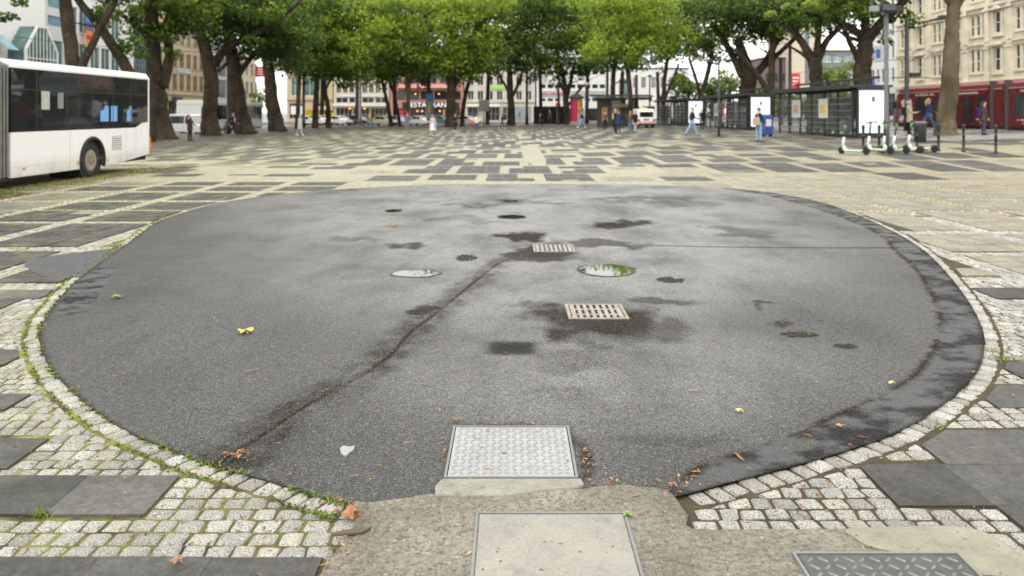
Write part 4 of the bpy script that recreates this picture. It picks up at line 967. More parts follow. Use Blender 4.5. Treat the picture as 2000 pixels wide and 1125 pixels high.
# ---------------- beyond the right corner
t = back('brick_building', 'purple brown brick block seen left of the two red signs', 1490, 1541, Y=140, H=11.5, depth=12,
    rows=[(.5,3.2,spread(.2,4.5,2,1.8),'grid',GL_S),(4.4,5.8,spread(.2,4.5,3,.8),'two'),(7.4,8.8,spread(.2,4.5,3,.8),'two')], wall=W_BROWN, fr=DARK_FR)
t = back('plaster_building', 'beige plaster block carrying two red sign banners behind the shelter', 1542, 1600, Y=138, H=17, depth=12,
    rows=[(.5,3.4,spread(.2,5.0,2,2.0),'grid',GL_S),(7.0,16,[(3.1,.8)],'grid',GL_G)], wall=M('beige_plaster', (.6,.52,.42), .85), fr=GREY_FR)
for q0, q1, z0, z1 in ((.35,1.85,6.1,8.7),(3.7,4.6,6.9,9.3)):
    MB().box(q0, q1, -.1, -.003, z0, z1).build('red_banner', RED_SIGN, t)
    m = MB()
    for i in range(3): m.box(q0+.2, q0+.2+(q1-q0-.4)*(.6+.2*i), -.12, -.103, z0+.5+i*.6, z0+.75+i*.6)
    m.build('white_stripe', WHITE_FR, t)
a = (1690-1602)*PXM*145/150
t = back('office_building', 'dark grey concrete office block with white blinds right of the forked trunk', 1602, 1690, Y=145, H=13.2, depth=12,
    rows=[(.5,3.2,spread(.3,a-.3,3,2.3),'grid',GL_S),(5.4,6.9,spread(.3,a-.3,4,1.5),'two',GL_B),(8.3,9.8,spread(.3,a-.3,4,1.5),'two',GL_B),(11.2,12.4,spread(.3,a-.3,4,1.5),'two',GL_B)], wall=W_GREYC, fr=WHITE_FR)
# ---------------- right side of the square (facades face -X): local x runs towards the camera
XR = 48.0
def RY(x): return XR*F/(x-1000)
ya, yb = RY(1698), RY(1752)
t = building('plaster_building', 'bright white plaster house with slim dark windows beside the ornate stone facade', (XR, ya, .9), -PI/2, ya-yb-.05, 16, 12,
    [(.4,3.3,spread(.3,ya-yb-.3,3,1.9),'grid',GL_S)]+[(z, z+1.7, spread(.4, ya-yb-.4, 5, .62), 'sash') for z in (4.8, 7.7, 10.6, 13.4)], W_WHITE, fr=GREY_FR)
MB().box(.4, 1.6, -.5, -.03, 4.0, 5.6).build('blue_sign', M('blue_shop_sign', (.05,.16,.5), .4), t)
# ornate stone building
y_far, y_near = yb, 44.0; Lo = y_far-y_near
bays = []; x = .5
while x < Lo-6.5: bays.append(x); x += 7.3
def orows(z0, h):
    ws = []
    for b_ in bays: ws += [(b_+.75,.62),(b_+1.75,.62),(b_+2.75,.62),(b_+5.1,1.15)]
    return (z0, z0+h, ws, 'sash', GL_D)
t = building('ornate_building', 'ornate cream stone building with oriels and pilasters above the red tram', (XR, y_far, .9), -PI/2, Lo, 19.5, 14,
    [(.5,3.4,[(b_+q, 2.6) for b_ in bays for q in (1.7, 5.1)],'grid',GL_S)]+[orows(5.0,2.3),orows(8.75,2.1),orows(12.4,2.0),orows(15.8,1.7)], W_ORN, fr=M('cream_frame', (.72,.7,.62), .5),
    cornices=((3.7,.35,.4),(7.75,.18,.15),(11.5,.3,.3),(15.1,.22,.2),(18.9,.5,.7)))
for b_ in bays:
    for q in (3.55, 7.05):
        m = MB()
        m.box(b_+q-.32, b_+q+.32, -.28, -.004, 4.06, 7.74); m.box(b_+q-.32, b_+q+.32, -.28, -.004, 7.94, 11.49); m.box(b_+q-.26, b_+q+.26, -.22, -.004, 11.81, 15.09)
        for zz in (7.2, 11.0, 14.6): m.box(b_+q-.45, b_+q+.45, -.4, -.282 if zz < 12 else -.222, zz, zz+.3)
        m.build('pilaster', W_ORN, t)
    for zz, hh in ((5.0,2.3),(8.75,2.1),(12.4,2.0)):
        m = MB(); m.box(b_+4.2, b_+6.0, -.3, -.006, zz-.4, zz-.16); m.box(b_+4.3, b_+4.5, -.2, -.006, zz-.16, zz+hh+.12); m.box(b_+5.7, b_+5.9, -.2, -.006, zz-.16, zz+hh+.12)
        m.box(b_+4.1, b_+6.1, -.42, -.006, zz+hh+.121, zz+hh+.34)
        if zz < 10: m.prism([(b_+4.2,zz+hh+.345),(b_+6.0,zz+hh+.345),(b_+5.1,zz+hh+.72)], -.3, -.01, 'y')
        m.box(b_+.3, b_+3.2, -.16, -.006, zz-.24, zz-.1); m.box(b_+.3, b_+3.2, -.13, -.006, zz+hh+.1, zz+hh+.26)
        m.build('window_surround', W_ORN, t)
for b_ in (bays[-4], bays[-2]):
    f = MB(); f.box(b_+4.0, b_+6.2, -1.1, -.43, 8.2, 8.4); f.prism([(b_+4.2,7.5),(b_+6.0,7.5),(b_+6.0,8.19),(b_+4.2,8.19)], -.9, -.43, 'y')
    bal = f.build('balcony', W_ORN, t); r = MB(); r.box(b_+4.0, b_+6.2, -1.08, -1.02, 9.2, 9.27)
    for i in range(12): r.box(b_+4.05+i*.19, b_+4.1+i*.19, -1.07, -1.03, 8.402, 9.199)
    r.build('railing', DARK_FR, bal)
# kerb line of the left street and the far street, and a strip of pavement before the shops
KB = M('granite_kerb', (.33,.32,.3), .8)
k = MB(); k.box(-27.3, -27.02, 2, 104.7, -.16, .035); k.box(-27.3, 27, 104.7, 105, -.16, .035)
prop(k.build('kerb', KB), kind='structure')
pv = MB(); pv.box(-44.9, 46, 141, 149.9, -.159, .0); pv.box(-44.9, -40, 52, 140.9, -.159, .0)
prop(pv.build('shop_pavement', M('shop_pavement_slabs', (.27,.265,.25), .8, dirt=.2)), kind='structure')
# ================================================================== VEHICLES
P_WHITE = M('white_vehicle_paint', (.80,.80,.78), .28, var=.015, coat=.3, vs=1.5)
n = N('bus_paint'); bz = n.xyz(n.co())[2]
c = n.mix(n.math('MULTIPLY', n.mapr(bz, .75, .25, 0, 1), n.mapr(n.noise(2.5, 6, .7, n.scale(n.co(), (1, 1, .4))), .3, .7, .15, .75)), (.80,.80,.785), (.30,.27,.22))
n.set(base=c, rough=n.mapr(n.noise(3, 4), .3, .7, .2, .36), coat=.3); P_BUS = n.m
P_RUB = M('black_rubber', (.018,.018,.018), .8, var=.3, bump=.2)
P_BLACK = M('black_plastic', (.022,.022,.024), .45)
P_RIM = M('dusty_steel_rim', (.30,.26,.21), .55, metal=.3, dirt=.3)
P_CHASSIS = M('dark_underbody', (.012,.012,.012), .9)
n = N('bus_window'); k = n.noise(1.1, 4, .6, n.scale(n.co(), (1, 1, .7)))
n.set(base=n.mix(n.mapr(k, .45, .62), (.006,.007,.008), (.05,.05,.047)), rough=.035, spec=.6); n.bump(n.noise(1.4, 2), .12, .03); GL_BUS = n.m
n = N('bus_window_clear'); n.set(base=(.02,.022,.023), rough=.03, alpha=.82, spec=.6); n.bump(n.noise(1.1, 2), .12, .03); GL_BUSI = n.m
AMBER = M('amber_lens', (.75,.22,.02), .3); REDL = M('red_lens', (.5,.02,.015), .3)
HEADL = M('headlamp_lens', (.7,.72,.72), .15); PLATE_W = M('number_plate_white', (.7,.7,.66), .5)
def wheel(parent, c, r, w, axis='x', face=1, n_=22, rimm=None):
    """tyre and dished rim as part and sub-part"""
    c = Vector(c); m = MB(); m.smooth = True
    m.lathe([(r*.55,-w*.05),(r*.62,-w/2),(r*.9,-w/2),(r,-w*.32),(r,w*.32),(r*.9,w/2),(r*.62,w/2),(r*.55,w*.05)], n_, c, axis); t = m.build('wheel', P_RUB, parent)
    q = MB(); q.smooth = False; e = face*w/2
    q.lathe([(r*.61,e*.95),(r*.56,e*1.02),(r*.5,e*.55),(r*.30,e*.45),(r*.28,e*.95),(r*.12,e*1.0),(.01,e*1.0)] if face > 0 else [(.01,e*1.0),(r*.12,e*1.0),(r*.28,e*.95),(r*.30,e*.45),(r*.5,e*.55),(r*.56,e*1.02),(r*.61,e*.95)], n_, c, axis); q.build('rim', rimm or P_RIM, t)
    b = MB()
    for i in range(8):
        a = 2*PI*i/8; o = Vector({'x': (e*1.0, math.cos(a)*r*.2, math.sin(a)*r*.2), 'y': (math.cos(a)*r*.2, e*1.0, math.sin(a)*r*.2)}[axis])
        b.box(*[v for k_ in range(3) for v in ((c+o)[k_]-.012, (c+o)[k_]+.012)])
    if r > .4: b.build('wheel_nut', P_CHASSIS, t)
    return t
def arch_panel(y0, y1, z0, z1, yc, zc, R, x, seg=12):
    """side panel outline in (y,z) with a wheel arch cut from its lower edge"""
    a0 = math.asin(max(-1, min(1, (z0-zc)/R))); pts = [(y0, z0), (yc-R*math.cos(a0), z0)]
    for i in range(1, seg): a = PI-a0-(PI-2*a0)*i/seg; pts.append((yc+R*math.cos(a), zc+R*math.sin(a)))
    pts += [(yc+R*math.cos(a0), z0), (y1, z0), (y1, z1), (y0, z1)]
    return pts
# ---------------------------------------------------------------- articulated bus at the left edge
BXs = -11.3                                       # visible side plane
bus = empty('articulated_bus', (BXs, 20.5, 0), 0, 'white articulated city bus at the left edge with black windows and grey bellows', 'bus')
YR, YF = 24.25-20.5, 17.55-20.5                   # rear end and bellows end of the trailing car, local
Wd = 2.5
yc, zc, R = 20.97-20.5, .47, .60
m = MB()                                          # lower flank with the wheel arch and rising rear overhang
P = arch_panel(YF, YR, .27, 1.30, yc, zc, R, 0)
P = [(y, z) for y, z in P if not (abs(y-YR) < 1e-6 and abs(z-.27) < 1e-6)]
i = [k for k, (y, z) in enumerate(P) if abs(y-YR) < 1e-6][0]
P[i:i] = [(YR-1.9, .29), (YR, .47)]
P = [(y, z) for y, z in P if not (abs(y-YR) < 1e-6 and abs(z-1.30) < 1e-6)]
i = [k for k, (y, z) in enumerate(P) if abs(y-YR) < 1e-6][-1]
P[i+1:i+1] = [(YR, 1.46), (YR-.45, 1.43), (YR-.85, 1.31), (YR-.85, 1.30)]
m.prism(P, -.06, 0, 'x')
m.prism([(YF, .30), (YR, .47), (YR, 1.46), (YF, 1.46)], -Wd, -Wd+.06, 'x')                # far flank
m.box(-Wd+.06, -.06, YR-.06, YR, .47, 1.5)                                                # rear lower panel
m.box(-Wd, 0, YF, YR, 2.77, 2.84)                                                         # cant rail
m.prism([(-.02,2.84),(-.1,2.95),(-.35,2.99),(-Wd+.35,2.99),(-Wd+.1,2.95),(-Wd+.02,2.84)][::-1], YF, YR-.02, 'y')  # roof
m.box(-.07, .0, YR-.09, YR+.002, 1.46, 2.77); m.box(-Wd, -Wd+.07, YR-.09, YR+.002, 1.46, 2.77)                  # rear pillars
m.build('body', P_BUS, bus, bevel=.012)
m = MB()
m.prism([(YF+.02,1.31),(YR-.86,1.31),(YR-.47,1.44),(YR-.09,1.47),(YR-.09,2.765),(YF+.02,2.765)], -.05, -.004, 'x'); g = m.build('side_window', GL_BUSI, bus)
m = MB()
for yy in (-2.0, -.75, .45, 1.55, 2.55): m.box(-.003, .003, yy-.018, yy+.018, 1.33, 2.75)
m.box(-.003, .003, YF+.05, YR-.12, 2.28, 2.30); m.build('window_divider', P_BLACK, g)
MB().box(-Wd+.03, -Wd+.05, YF, YR-.1, 1.46, 2.765).build('side_window', GL_BUSI, bus)
SEAT = M('dark_blue_seat_fabric', (.02,.035,.09), .8); POLE = M('yellow_grab_pole', (.55,.36,.03), .4)
for yy in (-2.6,-1.75,-.9,1.25,2.1,2.95):
    for xs_ in (-.95, -2.35):
        q = MB(); q.box(xs_, xs_+.85, yy, yy+.12, .95, 1.85); q.box(xs_, xs_+.85, yy-.42, yy-.002, .92, 1.04); q.build('seat', SEAT, bus, bevel=.03)
for yy in (-2.2,-.2,1.7): MB().bar((-1.05,yy,.56),(-1.05,yy,2.76),.018,8).build('grab_pole', POLE, bus)
MB().bar((-.55,YF+.1,2.45),(-.55,YR-.5,2.45),.02,8).build('grab_rail', POLE, bus)
MB().box(-Wd+.08, -.08, YR-.03, YR-.004, 1.503, 2.76).build('rear_window', GL_BUS, bus)
MB().box(-Wd+.07, -.07, YF, YR-.1, .3, .55).build('floor_pan', P_CHASSIS, bus)
def PYB(x): return BXs*F/(x-1000)-20.5            # photo column on the bus side -> local y
for (x0, x1, ya_, yb_, c) in ((81,97,178,214,(.42,.42,.36)),(113,124,181,212,(.2,.22,.22)),(196,212,207,237,(.16,.36,.72)),(217,229,207,237,(.16,.36,.72)),(248,257,207,237,(.16,.36,.72))):
    y0_, y1_ = PYB(x0), PYB(x1); dd = (y0_+y1_)/2+20.5; z1_ = CH+(H0-ya_)/F*dd; z0_ = CH+(H0-yb_)/F*dd
    p = MB()
    if c[2] > .5 and x0 != 217: p.prism([(y0_, z0_), (y1_, z0_), (y1_, z1_), (y0_+(y1_-y0_)*.55, z1_), (y0_+(y1_-y0_)*.4, z1_-.12), (y0_, z1_-.14)], -.003, .002, 'x')
    else: p.box(-.003, .002, y0_, y1_, z0_, z1_)
    p.build('window_sticker', M('sticker_%d%d' % (x0, 1), c, .5, var=.2, vs=12), bus)
m = MB(); m.smooth = True                         # rubber arch lip
aP = [(yc+R*math.cos(a), zc+R*math.sin(a)) for a in np.linspace(-.34, PI+.34, 18)]
m.tube([(-.0, y, z) for y, z in aP], [.045]*18, 8); m.build('wheel_arch', P_RUB, bus)
MB().lathe([(R-.03,-.9),(R-.03,-.062)], 18, (0, yc, zc), 'x').build('wheel_well', P_CHASSIS, bus)
wheel(bus, (-.19, yc, .47), .47, .30); wheel(bus, (-Wd+.2, yc, .47), .47, .30, face=-1)
m = MB(); y0_, y1_ = PYB(219), PYB(238)
m.box(-.003, .004, y0_, y1_, .70, 1.08); v = m.build('vent_panel', M('vent_shadow', (.05,.05,.05), .6), bus)
m = MB()
for i in range(6): m.box(.004, .016, y0_, y1_, .72+i*.062, .756+i*.062)
m.build('slat', P_WHITE, v)
for xx, yy in ((47,329),(152,318),(210,312)):
    y_ = PYB(xx); dd = y_+20.5; z_ = CH+(H0-yy)/F*dd; MB().box(-.002, .02, y_-.05, y_+.05, z_-.025, z_+.025).build('side_marker', AMBER, bus, bevel=.005)
for s_ in (-.14, -Wd+.14):
    MB().box(s_-.1, s_+.1, YR+.003, YR+.05, .62, .95).build('tail_lamp', REDL, bus, bevel=.01); MB().box(s_-.1, s_+.1, YR+.003, YR+.05, .96, 1.12).build('indicator', AMBER, bus, bevel=.01)
MB().box(-.045, .03, YR-.02, YR+.035, .62, .98).build('corner_lamp', AMBER, bus, bevel=.012)
MB().box(-Wd+.02, -.02, YR, YR+.06, .47, .6).build('bumper', P_BLACK, bus, bevel=.01)
m = MB()                                          # panel gaps on the flank
for yy in (YF+2.35, YR-1.45, YR-.86): m.box(-.002, .0015, yy-.006, yy+.006, .34, 1.29)
m.box(-.002, .0015, YF+.03, YR-.9, .50, .506); m.build('panel_gap', M('panel_gap_grey', (.3,.3,.29), .7), bus)
m = MB(); z0_ = .3                                # bellows
nb = 11
for i in range(nb):
    ya_ = YF-.004-(i+1)*.115; w_ = .0 if i % 2 == 0 else 0
    m.prism([(-.02,z0_),(-.02,2.82),(-.25,2.93),(-Wd+.25,2.93),(-Wd+.02,2.82),(-Wd+.02,z0_)][::-1], ya_+.012, ya_+.058, 'y')
    m.prism([(-.1,z0_+.05),(-.1,2.76),(-.3,2.86),(-Wd+.3,2.86),(-Wd+.1,2.76),(-Wd+.1,z0_+.05)][::-1], ya_+.058, ya_+.127, 'y')
m.build('bellows', M('grey_bellows', (.17,.165,.15), .8, dirt=.3, var=.2), bus)
y1_ = YF-.01-nb*.115; y0_ = y1_-9.5               # front car, running out of the picture
yw = y1_-2.2
m = MB(); m.prism(arch_panel(y0_, y1_, .30, 1.30, yw, .47, .62, 0), -.06, 0, 'x'); m.prism([(y0_,.3),(y1_,.3),(y1_,1.3),(y0_,1.3)], -Wd, -Wd+.06, 'x')
m.box(-Wd, 0, y0_, y1_, 2.77, 2.84); m.prism([(-.02,2.84),(-.1,2.95),(-.35,2.99),(-Wd+.35,2.99),(-Wd+.1,2.95),(-Wd+.02,2.84)][::-1], y0_, y1_, 'y'); m.box(-Wd+.06, -.06, y0_, y0_+.06, .35, 1.2)
m.build('front_body', P_BUS, bus)
MB().box(-.05, -.004, y0_+.1, y1_-.02, 1.303, 2.765).build('side_window', GL_BUS, bus); MB().box(-Wd+.02, -.02, y0_, y0_+.04, 1.203, 2.765).build('windscreen', GL_BUS, bus)
wheel(bus, (-.19, yw, .47), .47, .30); MB().box(-Wd+.07, -.07, y0_+.1, y1_, .3, .55).build('floor_pan', P_CHASSIS, bus)

# ---------------------------------------------------------------- cars
def car(label, loc, rz, paint, L=4.2, Wc=1.75, Hc=1.48, kind='car', group=None, name='parked_car', cat='car', van=False, zb=None):
    t = empty(name, loc, rz, label, cat, group); h = L/2
    if van: side = [(-h,.28),(-h+.05,.75),(-h+.55,.98),(-h+1.15,Hc-.12),(-h+1.45,Hc),(h-.12,Hc),(h,Hc-.25),(h,.3)]
    else: side = [(-h,.3),(-h+.04,.62),(-h+.25,.74),(-h+1.05,.88),(-h+1.75,Hc-.06),(-h+2.1,Hc),(h-1.35,Hc-.02),(h-.55,.98),(h-.08,.9),(h,.62),(h-.02,.3)]
    m = MB()
    n_ = len(side); belt = .93 if not van else 1.0
    vs = []
    for sx in (-1, 1):
        for y, z in side:
            k = max(0, (z-belt)/(Hc-belt)); vs.append((sx*(Wc/2-.14*k), y, z))
    fs = [tuple(range(n_-1, -1, -1)) if False else tuple(range(n_)), tuple(range(2*n_-1, n_-1, -1))]+[(i, n_+i, n_+(i+1) % n_, (i+1) % n_) for i in range(n_)]
    m.add(vs, fs); m.build('body', paint, t, bevel=.06, seg=2)
    def sx_at(z): return Wc/2-.14*max(0, (z-belt)/(Hc-belt))
    if van:
        sw = [[(-h+.62,1.02),(-h+1.2,Hc-.16),(-h+1.75,Hc-.16),(-h+1.75,1.02)]]
        if kind == 'estate': sw += [[(-h+1.85,1.02),(-h+1.85,Hc-.16),(h-.35,Hc-.16),(h-.25,1.02)]]
    else: sw = [[(-h+1.18,.93),(-h+1.85,Hc-.11),(-h+2.15,Hc-.08),(-h+2.15,.93)],[(-h+2.22,.93),(-h+2.22,Hc-.08),(h-1.4,Hc-.1),(h-.85,.95)]]
    for sx in (-1, 1):
        for q in sw:
            vs = [(sx*(sx_at(z)+.006), y, z) for y, z in q]; MB().add(vs+[(v[0]-sx*.012, v[1], v[2]) for v in vs], [(0,1,2,3),(7,6,5,4)]+[(i, 4+i, 4+(i+1) % 4, (i+1) % 4) for i in range(4)]).build('side_window', GL_BUS, t)
    def cross(y0, z0, y1, z1, nm, mt, inset_=.1):
        a, b = sx_at(z0)-inset_, sx_at(z1)-inset_; d_ = Vector((0, z1-z0, -(y1-y0))).normalized()*.008
        if (nm == 'windscreen') == (d_.y > 0): d_ = -d_
        vs = [Vector((-a,y0,z0))+d_, Vector((a,y0,z0))+d_, Vector((b,y1,z1))+d_, Vector((-b,y1,z1))+d_]
        MB().add(vs+[v-d_*2 for v in vs], [(0,1,2,3),(7,6,5,4)]+[(i, 4+i, 4+(i+1) % 4, (i+1) % 4) for i in range(4)]).build(nm, mt, t)
    if van: cross(-h+.62,1.03,-h+1.12,Hc-.18,'windscreen',GL_BUS)
    else: cross(-h+1.12,.92,-h+1.72,Hc-.09,'windscreen',GL_BUS); cross(h-.58,1.0,h-1.28,Hc-.07,'rear_window',GL_BUS)
    for sx in (-1, 1):
        for yw in (-h+.78, h-.8):
            wheel(t, (sx*(Wc/2-.11), yw, .31), .31, .2, face=sx, n_=16, rimm=M('alloy_rim', (.45,.45,.46), .35, metal=.6))
        MB().box(sx*Wc*.38-.17, sx*Wc*.38+.17, -h-.012, -h+.06, .56, .70).build('headlight', HEADL, t, bevel=.02)
        MB().box(sx*Wc*.40-.12, sx*Wc*.40+.12, h-.06, h+.012, .62, .84).build('tail_light', REDL, t, bevel=.02)
        MB().box(sx*(Wc/2+.02), sx*(Wc/2+.2), -h+1.25, -h+1.35, .92, 1.05).build('mirror', paint, t, bevel=.02)
    MB().box(-.26, .26, -h-.018, -h+.02, .42, .53).build('number_plate', PLATE_W, t)
    MB().box(-Wc*.44, Wc*.44, -h-.01, -h+.03, .30, .40).build('grille', P_BLACK, t)
    return t
CARS = [ # photo column, depth, rotation, paint, label
 (604,118,1.1,(.72,.72,.7),'white car parked at the far left end of the row beneath the yellow van'),
 (632,117,.6,(.7,.69,.62),'cream white car parked in front of the yellow van between two slim trunks'),
 (664,118,.9,(.74,.74,.74),'white car parked behind the bicycle hoops right of the yellow van'),
 (700,119,1.2,(.05,.055,.06),'dark car parked under the cream building with the white canopy'),
 (749,117,1.15,(.7,.66,.5),'pale cream taxi parked before the thin slanting trees'),
 (777,119,.8,(.45,.55,.72),'light blue car parked left of the twin stemmed pale tree'),
 (821,117,1.0,(.76,.77,.8),'white car parked below the lettering of the restaurant'),
 (861,119,1.25,(.2,.24,.26),'dark grey green car parked left of the stout old tree'),
 (912,120,1.0,(.55,.53,.47),'beige car parked right behind the stout old tree'),
]
for i, (x, D, rz, c, lab) in enumerate(CARS):
    car(lab, (AX(x, D), D, -.16), rz, M('car_paint_%d' % i, c, .25, var=.03, coat=.5), L=4.2+.15*(i % 3), Hc=1.46+.06*(i % 2), group='cars parked along the far street')
van = car('yellow delivery van behind the parked white cars on the left', (AX(630, 126), 126, -.16), 1.35, M('yellow_paint', (.75,.50,.02), .35, var=.04), L=5.2, Wc=1.95, Hc=2.45, name='delivery_van', cat='van', van=True)
car('white estate car waiting behind the trunks just right of the bus', (AX(368, 66), 66, -.16), 1.15, M('car_paint_suv', (.48,.50,.50), .25, var=.03, coat=.5), L=4.6, Wc=1.85, Hc=1.78, name='parked_car', van=True, kind='estate')
car('small light car half hidden behind the trunk beside the dark lamp mast', (AX(428, 74), 70, -.16), .3, M('car_paint_silver', (.5,.51,.52), .25, var=.03, coat=.5), L=4.1, Hc=1.5, name='parked_car')
# white service van seen from behind
D = 72.0; X0 = AX(1261, D); zt = terr(X0, D)
sv = car('white service van with red and white rear chevrons beside the kiosk', (X0, D+2.1, zt), PI+.03, P_WHITE, L=4.3, Wc=1.72, Hc=1.78, name='service_van', cat='van', van=True)
MB().box(-.62, .62, 2.152, 2.165, 1.02, 1.5).build('rear_window', GL_BUS, sv)
MB().box(-.26, .26, 2.15, 2.175, .72, .84).build('number_plate', P_BLACK, sv)
m = MB(); m2 = MB()
for i in range(10):
    x = -.78+i*.156; q = [(x, .5), (x+.156, .5), (x+.156, .62), (x, .62)]; q = [(x, .48), (x+.09, .48), (x+.156, .62), (x+.066, .62)]
    m.prism(q[::-1], 2.15, 2.17, 'y')
MB().box(-.8, .8, 2.148, 2.16, .48, .62).build('reflector_band', WHITE_FR, sv); m.build('red_stripe', RED_SIGN, sv)
MB().box(-.8, .8, 2.15, 2.2, .26, .44).build('bumper', P_BLACK, sv)
MB().box(-.35, .35, .6, .85, 1.785, 1.93).build('warning_light', M('amber_beacon', (.8,.5,.04), .3), sv, bevel=.03)
# grey coach behind the left trunks
cb = empty('city_bus', (-27.9, 79, -.16), 0, 'grey white bus standing in the side street behind the left trunks', 'bus')
m = MB(); m.box(-2.5, 0, -8.5, 8.0, .35, 1.25); m.box(-2.5, 0, -8.5, 8.0, 2.62, 2.95); m.box(-2.45, -.1, -8.45, 7.95, 2.951, 3.05)
for y in (-8.5, 7.85): m.box(-2.5, 0, y, y+.15, 1.25, 2.62)
m.build('body', M('grey_white_bus_paint', (.56,.58,.54), .35, var=.04, dirt=.1), cb, bevel=.03)
for y in (-8.3, -5.5, -2.7, .1, 2.9, 5.5): MB().box(-.06, -.01, y, y+(2.7 if y < 5 else 2.3), 1.252, 2.618).build('side_window', GL_BUS, cb)
MB().box(-2.48, -.02, -8.48, -8.4, 1.252, 2.618).build('windscreen', GL_BUS, cb)
for y in (-5.8, 4.6): wheel(cb, (-.16, y, .48), .48, .3, n_=16)
MB().box(-2.4, -.1, -8.3, 7.9, .2, .34).build('floor_pan', P_CHASSIS, cb)
for q in (-2.2, -.3): MB().box(q-.2, q+.2, -8.53, -8.48, .55, .75).build('headlight', HEADL, cb)

# ---------------------------------------------------------------- red tram
TX = 28.0
P_RED = M('red_tram_paint', (.115,.006,.009), .3, var=.08, coat=.4, vs=.8); P_RED2 = M('tram_roof_highlight_red', (.15,.010,.013), .35, var=.08)  # roof red lightened to paint in the highlight along the top
P_GREYJ = M('tram_joint_rubber', (.06,.065,.065), .7); LET = M('white_tram_lettering', (.6,.56,.54), .5)
tram = empty('tram', (TX, 48, .45), 0, 'red tram with white lettering standing at the stop on the right', 'tram')
zt, zb2 = 3.18, .32                               # above the tram's own ground
def tram_section(y0, y1, doors, wins, nose=False):
    prof = [(0,.5),(0,2.72),(.07,2.95),(.28,zt),(2.12,zt),(2.33,2.95),(2.4,2.72),(2.4,.5)]
    m = MB(); m.prism(prof[::-1], y0, y1, 'y'); b = m.build('body', P_RED, tram)
    r = MB(); r.add([(-.008,y0,2.72),(-.008,y1,2.72),(.062,y1,2.955),(.062,y0,2.955),(.275,y1,zt+.008),(.275,y0,zt+.008)], [(0,3,2,1),(3,5,4,2)]); r.build('roof_panel', P_RED2, tram)
    MB().box(-.03, -.004, y0+.05, y1-.05, 2.66, 2.71).build('roof_trim', M('beige_trim', (.4,.3,.25), .5), tram)
    for (a, c) in wins: MB().box(-.012, -.003, a, c, 1.1, 2.3).build('side_window', GL_D, tram)
    for (a, c) in doors:
        d_ = MB(); d_.box(-.03, -.003, a, c, .5, 2.35); dd = d_.build('door', P_RED, tram)
        w_ = (c-a)/2
        for q in (0, 1): MB().box(-.045, -.032, a+q*w_+.1, a+(q+1)*w_-.1, .68, 2.25).build('pane', GL_D, dd)
        MB().box(-.036, -.031, (a+c)/2-.015, (a+c)/2+.015, .52, 2.33).build('gap', P_BLACK, dd)
    MB().box(.03, 2.37, y0, y1, .02, .495).build('skirt', P_CHASSIS, tram)
    return b
tram_section(-2.25, 8.3, [(2.6,3.9),(-.9,.4)], [(4.4,6.0),(1.0,2.3),(-2.05,-1.15)])
n_ = MB(); n_.smooth = True                        # sloping cab nose towards the far end
prof = [(0,zb2),(0,2.55),(.12,2.8),(.3,zt),(2.1,zt),(2.28,2.8),(2.4,2.55),(2.4,zb2)]
ring = []
for k, (dy, sc, dz) in enumerate(((0,1,0),(.5,.985,-.03),(1.0,.94,-.14),(1.35,.84,-.4))):
    for x, z in prof: ring.append((1.2+(x-1.2)*sc, 8.3+dy-(.0 if z < 1.5 else .25*k*(z-1.5)/1.7), z+dz*max(0, (z-1.0)/2.2)))
fs = [(k*8+i, k*8+(i+1) % 8, (k+1)*8+(i+1) % 8, (k+1)*8+i) for k in range(3) for i in range(8)]; fs.append(tuple(24+i for i in range(8)))
n_.add(ring, [tuple(reversed(f)) for f in fs]); n_.build('cab', P_RED, tram)
MB().add([(-.02,6.3,.95),(-.02,7.6,1.3),(-.02,8.0,2.1),(-.02,7.4,2.35),(-.02,6.5,2.2)], [(0,1,2,3,4)]).build('cab_graphic', M('faded_grey_graphic', (.55,.48,.42), .5, var=.15), tram)
MB().add([(-.02,8.0,.6),(-.02,8.35,.8),(-.02,7.7,1.25),(-.02,7.3,1.0)], [(0,1,2,3)]).build('cab_graphic', M('faded_grey_graphic', (.55,.48,.42), .5, var=.15), tram)
MB().box(-.35, -.1, 8.5, 8.6, 1.6, 2.1).build('mirror', P_BLACK, tram)
def joint(y): MB().box(.06, 2.34, y-.22, y+.22, .2, zt-.02).build('joint', P_GREYJ, tram)
joint(-2.49); tram_section(-3.62, -2.74, [], []); joint(-3.86)
tram_section(-14.5, -4.1, [(-9.6,-8.2)], [(-5.6,-4.6),(-7.6,-6.6),(-11.8,-10.4)])
MB().prism([(-3.0,.1),(-2.7,.34),(-4.0,.34),(-3.7,.1)][::-1], -.1, .0, 'x').build('bogie_cover', M('grey_bogie_cover', (.33,.36,.33), .6), tram)
def letter_row(y0, y1, z, h, seed):
    r = random.Random(seed); m = MB(); y = y1
    while y > y0:
        w_ = r.uniform(.05, .11)
        if r.random() > .16:
            m.box(-.018, -.014, y-w_*.35, y, z, z+h*(1.35 if r.random() < .25 else 1)); m.box(-.018, -.014, y-w_, y-w_*.55, z, z+h*.9)
        y -= w_+.05
    m.build('lettering', LET, tram)
letter_row(3.5, 6.0, 2.44, .13, 1); letter_row(-1.3, 2.2, 2.44, .13, 2); letter_row(-7.2, -5.2, 2.44, .13, 5)
letter_row(-2.1, -1.1, .85, .1, 3); letter_row(-2.0, -1.2, .66, .08, 4); letter_row(-6.4, -4.9, .85, .1, 6); letter_row(-6.2, -5.1, .66, .08, 7)
